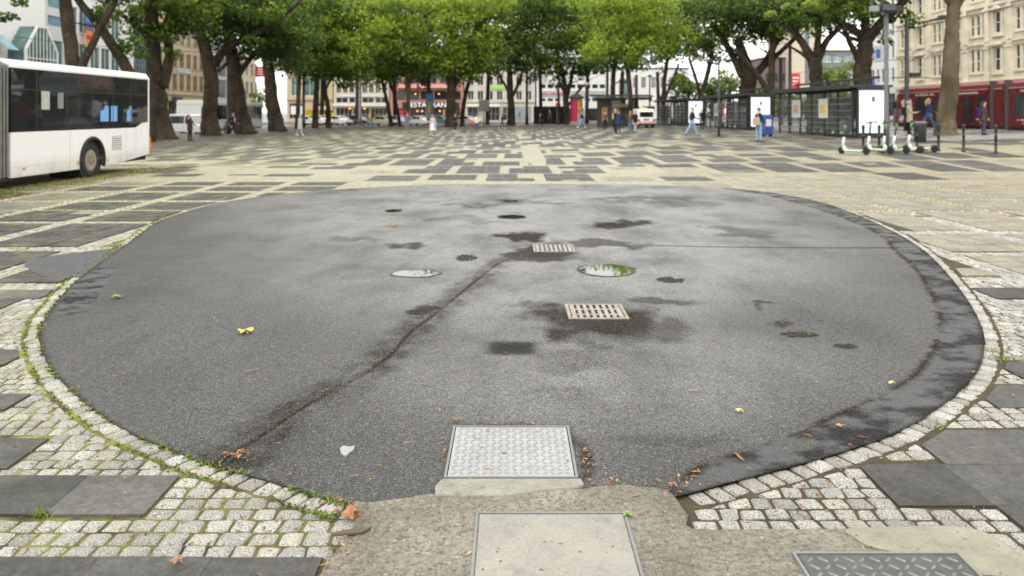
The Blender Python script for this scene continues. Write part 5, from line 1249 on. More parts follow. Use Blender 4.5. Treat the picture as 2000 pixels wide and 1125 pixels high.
# ================================================================== STREET FURNITURE
def GT(x, y):
    D = F*CH/(y-H0)
    for _ in range(30): D = .5*D+.5*F*(CH-terr(AX(x, D), D))/(y-H0)
    return AX(x, D), D
DKM = M('anthracite_metal', (.035,.036,.038), .5, metal=.2, var=.15, dirt=.15); GALV = M('galvanised_steel', (.32,.33,.34), .5, metal=.5, dirt=.2)
BLKM = M('black_metal', (.015,.015,.016), .5); 
n = N('shelter_glass'); n.set(base=n.mix(n.noise(1.2, 3), (.12,.14,.14), (.25,.28,.28)), rough=.05, alpha=.15, spec=.6); GL_SH = n.m
n = N('shelter_rear_panel'); n.set(base=n.mix(n.mapr(n.noise(.9, 4), .4, .6), (.02,.022,.02), (.12,.12,.11)), rough=.2, alpha=.75); GL_RP = n.m
SCREEN = emit('lit_screen', (.86,.94,1.0), 1.05)
# ---------------------------------------------------------------- waiting shelters with lit panels
def shelter(label, y0, y1, x0=17.2, x1=19.0):
    zt = terr((x0+x1)/2, (y0+y1)/2); zs = terr(x0, y0)
    t = empty('waiting_shelter', (x0, y0, zs), 0, label, 'shelter', 'waiting shelters in a line along the tram stop'); L = y1-y0; w = x1-x0
    h = 2.45
    r = MB(); r.box(-.35, w+.1, -.3, L+.2, h+.12, h+.24); r.box(-.45, -.351, -.4, L+.3, h+.06, h+.30); ro = r.build('roof', DKM, t)
    r = MB()
    for y in np.arange(.2, L, .55): r.box(-.34, w+.05, y, y+.07, h+.02, h+.119)
    r.build('roof_rib', DKM, ro)
    r = MB(); r.box(w*.55, w*.62, -.6, L+.3, h+.55, h+.67); 
    for y in np.arange(.4, L, 2.5): r.box(w*.56, w*.61, y, y+.08, h+.241, h+.549)
    r.build('roof_beam', DKM, t)
    nb = max(3, round(L/1.8)); bw = L/nb
    for i in range(nb+1):
        y = i*bw; m = MB(); m.box(-.05, .05, y-.05, y+.05, -.1, h+.06); m.build('post', DKM, t)
        if i % 2 == 0: MB().box(w-.05, w+.05, y-.05, y+.05, -.1, h+.119).build('post', DKM, t)
    MB().box(.05, w-.05, L-.03, L+.02, .1, h).build('end_pane', GL_SH, t)
    for i in range(nb):
        g = MB(); g.box(-.012, .012, i*bw+.06, (i+1)*bw-.06, .15, h-.1); gp = g.build('side_pane', GL_SH, t)
        r = MB()
        for z in (.42, .72, 1.05, 1.38, 1.72, 2.05): r.box(-.045, -.015, i*bw+.055, (i+1)*bw-.055, z, z+.03)
        r.build('glazing_bar', M('aluminium_bar', (.34,.35,.35), .4, metal=.6), gp)
    b = MB(); b.box(w*.45, w*.72, L*.12, L*.88, .44, .49)
    for y in np.arange(L*.15, L*.9, 1.4): b.box(w*.5, w*.66, y, y+.06, 0, .438)
    b.build('bench', M('bench_steel', (.2,.2,.2), .4, metal=.5), t)
    k = MB(); k.box(w-.03, w+.03, .2, L-.2, .2, 2.2); k.build('rear_pane', GL_RP, t)
    return t, zs
s1, z1 = shelter('nearest glass waiting shelter, two film posters on its panes', 39.3, 50.0)
s2, z2 = shelter('middle glass waiting shelter behind the man walking past its lit panel', 57.0, 69.2)
s3, z3 = shelter('farthest glass waiting shelter just right of the white service van', 77.0, 91.5)
for i, (y, lab) in enumerate(((41.2,'white carrier bag lying on the bench in the nearest shelter'),(42.9,'grey white plastic bag slumped on the bench in the nearest shelter'))):
    m = MB(); m.smooth = True; rr = random.Random(i); b = empty('carrier_bag', (18.25, y, z1+.49), rr.uniform(0,3), lab, 'bag'); k = 12; vs = []
    for h, r in ((0,.26),(.12,.30),(.28,.24),(.38,.10),(.46,.12)):
        for j in range(k): a = 2*PI*j/k; q = r*rr.uniform(.8,1.15); vs.append((q*.7*math.cos(a), q*1.2*math.sin(a), h))
    m.add(vs, [(u_*k+j, u_*k+(j+1) % k, (u_+1)*k+(j+1) % k, (u_+1)*k+j) for u_ in range(4) for j in range(k)]); m.build('body', M('plastic_bag_%d' % i, (.55,.57,.57) if i == 0 else (.35,.42,.45), .5, var=.15), b)
def sposter(par, xs0, xs1, c, c2):
    pl = 17.2; ya_, yb_ = pl*F/(xs1-1000), pl*F/(xs0-1000); o = par.location
    m = MB(); m.box(-.07, -.05, ya_-o.y, yb_-o.y, 1.0, 2.05); p = m.build('poster', M('poster_paper_%d' % xs0, c, .4, var=.12, vs=4), par)
    MB().box(-.074, -.071, ya_-o.y+.25, yb_-o.y-.2, 1.25, 1.75).build('poster_picture', M('poster_print_%d' % xs0, c2, .4, var=.5, vs=6), p)
sposter(s1, 1549, 1565, (.5,.54,.54), (.45,.3,.2)); sposter(s1, 1601, 1619, (.55,.56,.52), (.6,.42,.12)); sposter(s2, 1411, 1415, (.4,.02,.02), (.5,.1,.1)); sposter(s2, 1396, 1404, (.45,.48,.48), (.3,.32,.35))
def ad_panel(label, y, zs):
    t = empty('advertising_panel', (18.05, y, zs), 0, label, 'advertising panel', 'lit advertising panels at the ends of the shelters')
    m = MB(); m.box(-.78, -.70, -.12, .12, -.05, 2.55); m.box(.70, .78, -.12, .12, -.05, 2.55); m.box(-.70, .70, -.12, .12, 2.42, 2.55); m.box(-.70, .70, -.12, .12, -.05, .28); m.box(-.70, .70, .02, .12, .28, 2.42)
    m.build('frame', BLKM, t, bevel=.01)
    s = MB().box(-.695, .695, -.06, .0, .285, 2.415).build('screen', SCREEN, t)
    ph = MB()
    for a in ((-.24,-.225,1.45,2.25),(.1,.115,1.45,2.25),(-.225,.1,1.45,1.462),(-.225,.1,2.238,2.25)): ph.box(a[0], a[1], -.068, -.061, a[2], a[3])
    ph.build('phone_outline', M('pale_blue_print', (.35,.45,.6), .4), s)
    MB().box(-.04, .1, -.068, -.061, 1.85, 2.1).build('phone_picture', M('dark_blue_print', (.05,.09,.22), .4), s)
    return t
ad_panel('nearest lit white advertising panel behind the electric scooters', 39.0, z1)
ad_panel('lit white advertising panel behind the standing woman with the beige bag', 56.6, z2)
ad_panel('smallest lit white advertising panel behind the walking man in light jeans', 76.6, z3)
# ---------------------------------------------------------------- black kiosk, advertising column, hoarding
D = 82.0; x0, x1 = AX(1172, D), AX(1247, D); zk = terr(x0, D)-.1
t = empty('kiosk', ((x0+x1)/2, D, zk), 0, 'black flat roofed kiosk with a lit serving hatch beneath the trees', 'kiosk'); w = (x1-x0)/2
m = MB(); m.box(-w, -w+1.0, 0, 3, 0, 3.0); m.box(-w+1.0, w, .6, 3, 0, 3.0); m.box(-w+1.001, -w+1.2, 0, .6, 0, 3.0); m.box(w-.2, w, 0, .6, 0, 3.0); m.box(-w+1.2, w-.2, 0, .6, 0, 1.0); m.build('body', DKM, t)
r = MB(); r.box(-w-.5, w+1.2, -1.1, 3.3, 3.003, 3.22); r.add([(-w-.9,-1.3,3.25),(w+1.5,-1.3,3.25),(w+1.9,3.3,3.6),(-w-1.1,3.3,3.6)], [(0,1,2,3)]); r.build('roof', BLKM, t)
MB().box(-w+1.22, w-.22, .56, .59, 1.02, 2.9).build('hatch_window', glass('hatch_glass', (.12,.09,.06), .1, var=.6, vs=1.2), t)
MB().box(-w+1.25, w-.5, .0, .3, 2.2, 2.6).build('sign_board', M('kiosk_sign', (.32,.27,.18), .5, var=.4), t)
MB().box(-w+.2, -w+.75, -.05, -.004, .8, 2.2).build('poster', M('orange_poster', (.5,.25,.08), .5, var=.5, vs=3), t)
MB().lathe([(.0,-.02),(.3,-.02),(.3,.02),(0,.02)], 18, (.8, -1.14, 2.75), 'y').build('round_sign', WHITE_FR, t); MB().bar((.8,-1.14,2.9),(.8,-1.1,3.0),.02).build('bracket', BLKM, t)
D = 96.0; X0 = AX(1126, D); zc_ = terr(X0, D)
t = empty('advertising_column', (X0, D, zc_), 0, 'round advertising column with red and orange posters and a dark conical cap', 'advertising column')
MB().lathe([(.85,0),(.85,.35),(.75,.4),(.75,3.3),(.0,3.3)], 24).build('shaft', M('column_grey', (.25,.25,.25), .7), t); MB().lathe([(1.0,3.301),(1.0,3.42),(.6,3.7),(.12,3.95),(.0,4.1)], 24).build('cap', DKM, t)
def arc(a0, a1, z0, z1, c):
    m = MB(); k = 8; vs = []
    for i in range(k+1):
        a = math.radians(a0+(a1-a0)*i/k)
        for z in (z0, z1): vs.append((.765*math.sin(a), -.765*math.cos(a), z))
    m.add(vs, [(2*i, 2*i+2, 2*i+3, 2*i+1) for i in range(k)]); m.build('poster', c, t)
arc(-60, 5, .45, 3.2, M('crimson_poster', (.42,.01,.05), .5)); arc(6, 60, 1.9, 3.2, M('ochre_poster', (.55,.3,.06), .5, var=.5, vs=3)); arc(6, 60, .5, 1.3, M('grey_poster', (.4,.42,.45), .5, var=.4, vs=3)); arc(6, 60, 1.31, 1.89, M('orange_poster', (.5,.25,.08), .5)); arc(-120, -61, .45, 3.2, M('dark_poster', (.1,.03,.05), .5))
D = 118.0; x0, x1 = AX(1042, D), AX(1103, D)
t = empty('site_hoarding', ((x0+x1)/2, D, 0), 0, 'black site hoarding in front of the white grid windowed office block', 'hoarding'); w = (x1-x0)/2
for i in range(4): MB().box(-w+i*w/2+.01, -w+(i+1)*w/2-.01, -.05, .05, 0, 2.7).build('panel', M('black_hoarding', (.012,.012,.013), .7), t)
MB().box(-w, w, .051, .12, 2.3, 2.4).build('rail', DKM, t)
# ---------------------------------------------------------------- posts and lamps
def post(name, label, x, D, ytop, r, cat, head=None, mat=None, group=None, zb=None):
    X0 = AX(x, D); z0 = terr(X0, D) if zb is None else zb; h = CH+(H0-ytop)/F*D-z0
    t = empty(name, (X0, D, z0), 0, label, cat, group); m = MB(); m.smooth = True
    m.tube([(0,0,-.1),(0,0,1.1),(0,0,1.15),(0,0,h)], [r*1.25,r*1.25,r,r*.85], 10); m.build('post', mat or DKM, t); MB().lathe([(r*2.2,0),(r*2.2,.03),(r*1.3,.06)], 12).build('base_plate', mat or DKM, t)
    if head == 'flood':
        MB().box(-.28, .28, -.22, .2, h-.02, h+.26).build('lamp_head', BLKM, t, bevel=.02); k = MB(); k.box(-.24, .24, -.235, -.222, h+.02, h+.22); k.build('lens', GL_D, t)
        MB().box(-.62, -.29, -.1, .12, h-.02, h+.2).build('lamp_head', M('grey_lamp', (.25,.25,.25), .5), t, bevel=.02); MB().box(.29, .55, -.1, .12, h-.04, h+.2).build('lamp_head', BLKM, t, bevel=.02)
    if head == 'twin':
        MB().bar((-.55,0,h),(.55,0,h),.035).build('arm', mat or DKM, t)
        for s_ in (-.55, .55): MB().lathe([(.03,.12),(.16,.06),(.2,-.06),(.12,-.12),(0,-.12)][::-1], 10, (s_,0,h-.02)).build('lamp_head', BLKM, t)
    if head == 'globe': MB().lathe([(0,0),(.18,.06),(.26,.25),(.18,.44),(0,.5)], 12, (0,0,h)).build('globe', M('opal_globe', (.6,.58,.5), .4), t)
    if head == 'hood': MB().lathe([(.34,0),(.3,.1),(.1,.22),(.0,.3)], 12, (0,0,h)).build('lamp_head', BLKM, t)
    return t, h
post('lamp_post', 'grey floodlight mast standing among the electric scooters', 1731, 30.0, 22, .085, 'lamp post', 'flood', M('grey_mast', (.10,.105,.11), .5, metal=.2))
post('lamp_post', 'slim lamp post with a twin head in front of the middle shelter', 1404, 46.5, 118, .06, 'lamp post', 'twin')
t, h = post('overhead_line_mast', 'thick dark overhead line mast left of the pale barked tree', 1771, 46.5, 38, .13, 'mast')
MB().bar((0,0,h-.35),(2.1,-.4,h+.05),.035).build('arm', DKM, t); m = MB(); m.prism([(1.5,h-.12),(2.5,h-.02),(2.25,h+.2),(1.75,h+.2)][::-1][::-1], -.55, -.25, 'y'); m.build('lamp_head', BLKM, t)
MB().bar((-.9,0,3.2),(1.4,0,3.2),.03).build('arm', DKM, t); MB().box(.2, .75, -.1, .1, 3.25, 3.5).build('speaker_box', BLKM, t)
post('lamp_post', 'thick dark lamp mast between the left plane trunks', 446, 64.0, -60, .14, 'lamp post', None, M('dark_mast', (.03,.032,.034), .5))
post('lamp_post', 'dark lamp post left of the yellow van', 593, 88, 100, .16, 'lamp post', None, DKM)
post('lamp_post', 'grey lamp post before the cream building with the white canopy', 703, 108, 120, .22, 'lamp post', 'hood', M('grey_mast_far', (.14,.145,.15), .5))
post('lamp_post', 'black lamp post left of the black hoarding', 1029, 117, 95, .2, 'lamp post', None, BLKM)
post('lamp_post', 'slim lamp post with an opal globe right of the advertising column', 1146, 99, 168, .07, 'lamp post', 'globe')
post('overhead_line_mast', 'dark mast standing behind the left half of the kiosk roof', 1186, 100, 118, .2, 'mast', None, BLKM)
post('overhead_line_mast', 'dark mast standing behind the right half of the kiosk roof', 1243, 100, 146, .22, 'mast', None, BLKM)
post('lamp_post', 'hooded lamp post behind the service van', 1269, 96, 150, .1, 'lamp post', 'hood')
post('overhead_line_mast', 'shorter dark mast of the two left of the red sign banners', 1525, 70, 112, .16, 'mast')
post('overhead_line_mast', 'taller dark mast of the two left of the red sign banners', 1543, 66, 88, .15, 'mast')
D = 110.0; t, h = post('traffic_sign', 'square grey sign seen from behind in front of the cream offices', 945, D, 195, .07, 'sign', None, DKM)
MB().box(-.72, .72, -.1, -.07, h-1.6, h).build('panel', M('grey_sign_back', (.2,.19,.17), .6), t)
D = 104.0; t, h = post('banner_pylon', 'upright banner pylon with a blue and yellow cloth before the restaurant', 846, D, 183, .13, 'banner', None, M('grey_mast_far', (.14,.145,.15), .5))
MB().box(-.95, -.13, -.03, .03, .9, h).build('cloth', M('blue_banner_cloth', (.12,.27,.45), .7, var=.3, vs=2), t); MB().prism([(-.7,1.7),(-.3,1.8),(-.4,3.3),(-.65,2.9)], -.045, -.031, 'y').build('emblem', M('yellow_print', (.65,.5,.08), .6), t); MB().box(-.94, -.14, -.04, -.031, .95, 1.5).build('print', M('beige_print', (.45,.38,.3), .6), t)
D = 74.0; X0 = AX(1719, D); t, h = post('tram_stop_sign', 'grey hanging panel with a blue symbol right of the massive trunk', 1733, D, 88, .07, 'sign', None, M('grey_mast', (.10,.105,.11), .5))
MB().box(-1.15, -.15, -.05, .05, h-1.55, h-.1).build('panel', M('pale_grey_sign', (.42,.44,.45), .5), t); MB().box(-1.1, -.68, -.06, -.051, h-1.25, h-.4).build('symbol', M('blue_symbol', (.04,.1,.38), .4), t); MB().box(-1.7, -1.16, -.03, .03, h-.75, h-.5).build('blue_arm', M('blue_symbol', (.04,.1,.38), .4), t)
# overhead wires
WM = M('wire_grey', (.05,.05,.05), .5)
def wire(label, a, b, sag=.25, r=.022):
    a, b = Vector(a), Vector(b); m = MB(); pts = [a.lerp(b, k/10)-Vector((0,0,sag*4*(k/10)*(1-k/10))) for k in range(11)]; m.tube(pts, [r]*11, 5)
    o = m.build('overhead_wire', WM); prop(o, label, 'wire', 'overhead wires above the tram tracks')
wire('upper overhead wire crossing the ornate stone facade', (25.5,96,7.6), (25.5,30,7.3), .3)
wire('lower overhead wire crossing the ornate stone facade', (29.2,100,5.9), (29.2,30,5.9), .1)
wire('cross wire running from the dark mast to the white plaster house', (23.3,46.5,6.6), (47.6,92,9.0), .4)
wire('cross wire above the red sign banners', (24.5,66,7.2), (46,92,8.0), .4)
wire('long thin wire across the left facades above the bus', (-44.8,70,8.6), (-23,66,6.8), .3, .03)
wire('low thin wire across the sand coloured building', (-44.8,104,7.4), (-18,64,6.3), .5, .03)
# bollards
bo = None
for x, y, lab in ((1945,299,'rightmost black bollard at the edge of the wet paving'),(1882,297,'black bollard second from the right, left of the woman with the purple backpack'),(1833,295,'black bollard at the left foot of the pale barked tree'),(1791,296,'black bollard behind the rightmost electric scooter'),(1717,297,'black bollard close left of the floodlight mast'),(1686,297,'black bollard between the first two electric scooters')):
    X0, D = GT(x, y)
    if bo is None:
        bo = empty('bollard', (0,0,0), 0, lab, 'bollard', 'black bollards along the paving edge')
        m = MB(); m.smooth = True; m.lathe([(.065,-.1),(.065,.06),(.045,.08),(.042,.55),(.055,.56),(.055,.60),(.042,.61),(.042,.80),(.055,.81),(.055,.85),(.040,.86)], 12); m.build('shaft', BLKM, bo)
        m = MB(); m.smooth = True; m.lathe([(.038,.86),(.058,.90),(.058,.96),(.03,1.0),(.0,1.005)], 12); m.build('knob', BLKM, bo); o = bo
    else: o = copy_tree(bo); o['label'] = lab
    o.location = (X0, D, terr(X0, D))
# electric scooters
SC_W = M('white_scooter_paint', (.72,.73,.7), .35, var=.04); SC_G = M('lime_green_scooter', (.10,.30,.05), .4); SC_B = M('scooter_black', (.02,.02,.02), .5)
sc0 = None
for x, y, rz, lean, lab in ((1667,302,.62,.10,'electric scooter on the far left of the group, apart from the others'),(1715,300,.5,.06,'electric scooter with its handlebar before the lit panel'),(1746,300,.5,.1,'electric scooter just right of the floodlight mast'),(1768,299,.95,.1,'electric scooter before the bearded man in the beige coat'),(1797,297,.8,.08,'rightmost electric scooter, its deck reaching towards the pale tree')):
    X0, D = GT(x, y)
    if sc0 is None:
        sc0 = empty('electric_scooter', (0,0,0), 0, lab, 'scooter', 'parked electric scooters'); o = sc0
        # local: front towards +Y... deck along Y
        def swheel(yw, r_=.125):
            m = MB(); m.smooth = True; m.lathe([(r_*.55,-.03),(r_*.9,-.035),(r_,-.015),(r_,.015),(r_*.9,.035),(r_*.55,.03)], 18, (0,yw,r_), 'x'); w_ = m.build('wheel', P_RUB, sc0)
            MB().lathe([(.0,-.028),(r_*.54,-.028),(r_*.54,.028),(0,.028)], 14, (0,yw,r_), 'x').build('rim', SC_B, w_)
        swheel(-.48); swheel(.46)
        MB().box(-.085, .085, -.34, .30, .12, .185).build('deck', SC_W, sc0, bevel=.02); MB().box(-.09, .09, -.30, .22, .085, .118).build('deck_side', SC_G, sc0, bevel=.01); MB().box(-.07, .07, -.32, .24, .186, .192).build('grip_mat', SC_B, sc0)
        m = MB(); m.beam((0,.30,.15),(0,.40,.32),.09,.09); m.build('neck', SC_W, sc0)
        m = MB(); m.smooth = True; m.tube([(0,.40,.26),(0,.33,.62)], [.055,.042], 10); m.build('stem', SC_W, sc0); m = MB(); m.smooth = True; m.tube([(0,.33,.62),(0,.29,.84)], [.028,.028], 10); m.build('stem_tube', SC_B, sc0)
        m = MB(); m.smooth = True; m.tube([(0,.29,.84),(0,.255,1.06)], [.038,.04], 10); m.build('stem_sleeve', SC_G, sc0)
        m = MB(); m.smooth = True; m.tube([(-.30,.20,1.12),(-.12,.245,1.10),(0,.25,1.09),(.12,.245,1.10),(.30,.20,1.12)], [.016]*5, 8); hb = m.build('handlebar', SC_B, sc0)
        for s_ in (-1, 1): MB().bar((s_*.19,.228,1.108),(s_*.31,.197,1.121),.022,10).build('grip', P_RUB, hb)
        MB().box(-.05, .05, .23, .29, 1.09, 1.15).build('display', SC_B, sc0, bevel=.01)
        for yw, a0, a1 in ((.46,20,150),(-.48,40,185)):
            m = MB(); pts = [(0, yw+.15*math.cos(math.radians(a)), .125+.15*math.sin(math.radians(a))) for a in np.linspace(a0, a1, 8)]
            for p, q in zip(pts[:-1], pts[1:]): m.beam(p, q, .07, .015)
            m.build('mudguard', SC_G if yw > 0 else SC_B, sc0)
        m = MB()
        for s_ in (-.045, .045): m.beam((s_,.46,.125),(s_,.405,.30),.018,.03)
        m.build('fork', SC_B, sc0); MB().beam((-.09,-.05,.1),(-.20,-.02,.005),.02,.02).build('kickstand', GALV, sc0)
        MB().beam((0,.42,.30),(0,.43,.36),.05,.03).build('front_lamp', HEADL, sc0)
    else: o = copy_tree(sc0); o['label'] = lab
    o.location = (X0, D, terr(X0, D)+.006); o.rotation_euler = (0, -lean, rz)
# blue letter box and litter bin
X0, D = GT(1498, 267); t = empty('letter_box', (X0, D, terr(X0, D)), .1, 'blue upright box with a white notice beside the woman with the beige bag', 'box')
MB().box(-.27, .27, -.22, .22, .12, 1.2).build('body', M('blue_box_paint', (.03,.07,.26), .4), t, bevel=.03); MB().box(-.15, .15, -.235, -.222, .6, 1.0).build('notice', M('white_paper', (.6,.6,.58), .6), t)
for s_ in (-.2, .2): MB().box(s_-.04, s_+.04, -.15, .15, -.05, .119).build('leg', DKM, t)
MB().box(-.24, .24, -.18, .24, 1.203, 1.26).build('lid', M('dark_blue_lid', (.02,.04,.14), .4), t, bevel=.01)
X0, D = GT(1797, 277); t = empty('litter_bin', (X0, D, terr(X0, D)), 0, 'dark round litter bin right of the man in the beige coat', 'bin')
m = MB(); m.smooth = True; m.lathe([(.2,0),(.24,.05),(.26,.78),(.26,.8),(.0,.8)], 16); m.build('body', DKM, t); MB().lathe([(.28,.801),(.28,.86),(.2,.9),(.0,.9)], 16).build('lid', M('bin_lid', (.14,.14,.14), .5), t)
# bicycle leaning by the trunks and hoops
def bicycle(label, loc, rz):
    t = empty('bicycle', loc, rz, label, 'bicycle')
    for yw in (-.52, .52):
        m = MB(); m.smooth = True; a = np.linspace(0, 2*PI, 25); m.tube([(0, yw+.33*math.cos(q), .34+.33*math.sin(q)) for q in a], [.02]*25, 6, False); w_ = m.build('wheel', P_RUB, t)
        m = MB()
        for i in range(10): q = 2*PI*i/10; m.bar((0,yw,.34),(0,yw+.31*math.cos(q),.34+.31*math.sin(q)),.003,3)
        m.build('spokes', GALV, w_)
    m = MB()
    for a, b in (((0,-.52,.34),(0,-.08,.30)),((0,-.08,.30),(0,-.2,.82)),((0,-.52,.34),(0,-.17,.72)),((0,-.17,.74),(0,.36,.80)),((0,-.08,.30),(0,.38,.70)),((0,.52,.34),(0,.35,.88))): m.bar(a, b, .018, 8)
    m.build('frame', M('dark_bike_paint', (.03,.03,.035), .4), t); m = MB(); m.tube([(-.28,.25,1.0),(0,.34,.98),(.28,.25,1.0)], [.014]*3, 6); m.bar((0,.35,.88),(0,.34,.98),.015); m.build('handlebar', BLKM, t)
    MB().prism([(-.07,-.32),(.07,-.32),(.02,-.06),(-.02,-.06)], .84, .89).build('saddle', P_RUB, t); MB().bar((-.1,-.08,.3),(.1,-.08,.3),.02).build('crank', GALV, t)
X0, D = G(440, 262); bicycle('dark bicycle leaning between two trunks beside the man in the suit', (X0, D, .01), .5)
hp = None
for x, lab in ((676,'left bicycle hoop before the parked white cars'),(684,'middle bicycle hoop before the parked white cars'),(692,'right bicycle hoop before the parked white cars')):
    if hp is None:
        m = MB(); m.smooth = True; m.tube([(-.38,0,-.05),(-.38,0,.7),(-.27,0,.85),(.27,0,.85),(.38,0,.7),(.38,0,-.05)], [.03]*6, 8); hp = m.build('bicycle_hoop', GALV); o = hp
    else: o = copy_tree(hp)
    o.location = (AX(x, 100), 100, 0); prop(o, lab, 'bicycle stand', 'bicycle hoops before the parked cars')
# ================================================================== PEOPLE
SKIN = M('skin_tone', (.48,.27,.19), .55, var=.06); SHOE_D = M('dark_shoes', (.03,.028,.026), .5); SHOE_W = M('white_shoes', (.65,.64,.62), .5)
HAIRS = {'dark': M('dark_hair', (.02,.014,.01), .6), 'brown': M('brown_hair', (.09,.045,.02), .6), 'blond': M('fair_hair', (.35,.24,.11), .6), 'grey': M('grey_hair', (.35,.34,.33), .6)}
def cloth(c): return M("cloth_%d_%d_%d" % tuple(int(v*255) for v in c), c, .85, var=.18, vs=7, spec=.2)
def rx(v, a):  # rotate a vector in the walking plane (front is -Y)
    v = Vector(v); return Vector((v.x, v.y*math.cos(a)-v.z*math.sin(a), v.y*math.sin(a)+v.z*math.cos(a)))
pend = []
def person(label, x, yf, hpx, rz, top, trousers, hair='brown', legs=(0,0,0,0), arms=((.1,.2),(-.1,.2)), sleeves=True, shoes=None, long_hair=False, coat=None, female=False, bow=0.0, dress=None, head_turn=0.0, vest=None, cap=None):
    """legs: (left swing, left knee, right swing, right knee); arms: (shoulder swing, elbow bend) left, right; front is -Y"""
    X0, D = GT(x, yf); Hh = hpx*D/F; Hh = max(1.58, min(1.88, Hh)); s_ = Hh/1.75
    t = empty('person', (X0, D, terr(X0, D)+.012), rz, label, 'person')
    V_, E, R_, TG = [], [], [], []
    def v(p, r): V_.append(Vector(p)); R_.append(r if isinstance(r, tuple) else (r, r)); return len(V_)-1
    def e(a, b, tag): E.append((a, b)); TG.append(tag)
    sw = .17 if female else .195; TP, PT, SK, SHo = 0, 1, 2, 3
    lean = rx((0,0,1), -bow)
    pel = v((0,0,.97), (.155,.115)); sp = v((0,-.0,1.12), (.135 if female else .145,.10)); ch = v(Vector((0,0,.97))+rx((0,0,.36), -bow), (.165 if female else .185,.115)); ub = v(Vector((0,0,.97))+rx((0,.0,.47), -bow), (.12,.085)); nk = v(Vector((0,0,.97))+rx((0,-.01,.55), -bow), .055)
    e(pel, sp, TP); e(sp, ch, TP); e(ch, ub, TP); e(ub, nk, SK)
    hb = Vector((0,0,.97))+rx((0,-.03,.63), -bow); hd = v(hb, (.07,.085)); hc = v(hb+Vector((0,-.01,.075)), (.078,.098)); ht = v(hb+Vector((0,.005,.135)), (.06,.075)); e(nk, hd, SK); e(hd, hc, SK); e(hc, ht, SK)
    ns = v(hb+Vector((0,-.108,.045)), .014); e(hc, ns, SK)
    for sd, (ls, lk), (as_, ae) in ((-1, legs[:2], arms[0]), (1, legs[2:], arms[1])):
        hip = Vector((sd*.09,0,.90)); kn = hip+rx((sd*.005,0,-.43), -ls); an = kn+rx((0,0,-.40), -ls+lk); drop = 0
        a = v(hip, .095); b = v(hip.lerp(kn, .5), .082); c = v(kn, .062); c2 = v(kn.lerp(an, .35), .06); d_ = v(an, .042); ft = an+rx((sd*.01,-.13,-.035), -ls*.3+lk*.6); f_ = v(ft, (.045,.03)); hl = v(an+rx((0,.045,-.03), -ls*.3+lk*.6), .036); toe = v(ft+rx((sd*.005,-.07,-.005), 0), (.038,.022))
        e(pel, a, PT); e(a, b, PT); e(b, c, PT); e(c, c2, PT); e(c2, d_, PT); e(d_, f_, SHo); e(d_, hl, SHo); e(f_, toe, SHo)
        shd = Vector((0,0,.97))+rx((sd*sw,0,.455), -bow); el = shd+rx((sd*.045,0,-.285), -as_); wr = el+rx((sd*.01,0,-.255), -as_-ae)
        p = v(shd, .066); q = v(shd.lerp(el, .55), .052); r = v(el, .042); u_ = v(wr, .029); e(ub, p, TP); e(p, q, TP); e(q, r, TP); e(r, u_, TP if sleeves else SK)
        dr = (wr-el).normalized(); side = Vector((-sd*.35,-.94,0)).normalized(); pm = v(wr+dr*.055, (.036,.02)); e(u_, pm, SK)
        for k_, (o_, L_) in enumerate(((-.026,.075),(-.009,.085),(.009,.08),(.026,.062))):
            b0 = wr+dr*.09+side*o_; kk = v(b0, .010); tt = v(b0+dr*L_*.5+Vector((-sd*.008,0,0)), .009); t2 = v(b0+dr*L_*.9+Vector((-sd*.022,0,0)), .007); e(pm, kk, SK); e(kk, tt, SK); e(tt, t2, SK)
        th = v(wr+dr*.045+side*.045, .010); th2 = v(wr+dr*.085+side*.055, .008); e(pm, th, SK); e(th, th2, SK)
    me = bpy.data.meshes.new('body'); me.from_pydata([p*s_ for p in V_], E, []); o = link('body', me, t)
    m = o.modifiers.new('skin', 'SKIN'); m.use_smooth_shade = True
    for i, q in enumerate(R_): sv_ = me.skin_vertices[0].data[i]; sv_.radius = (q[0]*s_, q[1]*s_); sv_.use_root = (i == 0)
    ss = o.modifiers.new('sub', 'SUBSURF'); ss.levels = 1; ss.render_levels = 1
    mats = [cloth(top), cloth(trousers), SKIN, shoes or SHOE_D]
    pend.append((o, [p*s_ for p in V_], E, TG, mats))
    # hair, face and loose clothing as children
    hc_ = (hb+Vector((0,.018,.088)))*s_; mh = MB(); mh.smooth = True; k = 12; b0 = 0; vs = []
    for i in range(7):
        ph = PI*.56*i/6
        for j in range(k):
            a = 2*PI*j/k; fr = math.sin(a) < -.35; rr = math.sin(ph); zz_ = math.cos(ph)
            if fr and ph > .95: zz_ = math.cos(.95)+.0; rr = math.sin(.95)
            vs.append(hc_+Vector((rr*.092*math.cos(a), rr*.110*math.sin(a), zz_*.105))*s_)
    mh.add(vs, [(i*k+j, (i+1)*k+j, (i+1)*k+(j+1) % k, i*k+(j+1) % k) for i in range(6) for j in range(k)])
    if long_hair: mh.tube([hc_+Vector((0,.07,.0)), hc_+Vector((0,.10,-.12)), hc_+Vector((0,.11,-.26)), hc_+Vector((0,.10,-.36))], [.085*s_,.095*s_,.08*s_,.03*s_], 10)
    mh.build('hair' if not cap else 'cap', HAIRS[hair] if not cap else cloth(cap), t)
    fm = MB()
    for s2 in (-1, 1):
        c_ = (hb+Vector((s2*.032,-.098,.072)))*s_; fm.box(c_.x-.012, c_.x+.012, c_.y-.008, c_.y+.008, c_.z-.005, c_.z+.006)
    fm.build('eyes', SHOE_D, t); c_ = (hb+Vector((0,-.094,.006)))*s_; MB().box(c_.x-.02, c_.x+.02, c_.y-.006, c_.y+.008, c_.z-.005, c_.z+.005).build('mouth', M('lips', (.35,.12,.1), .5), t)
    em = MB()
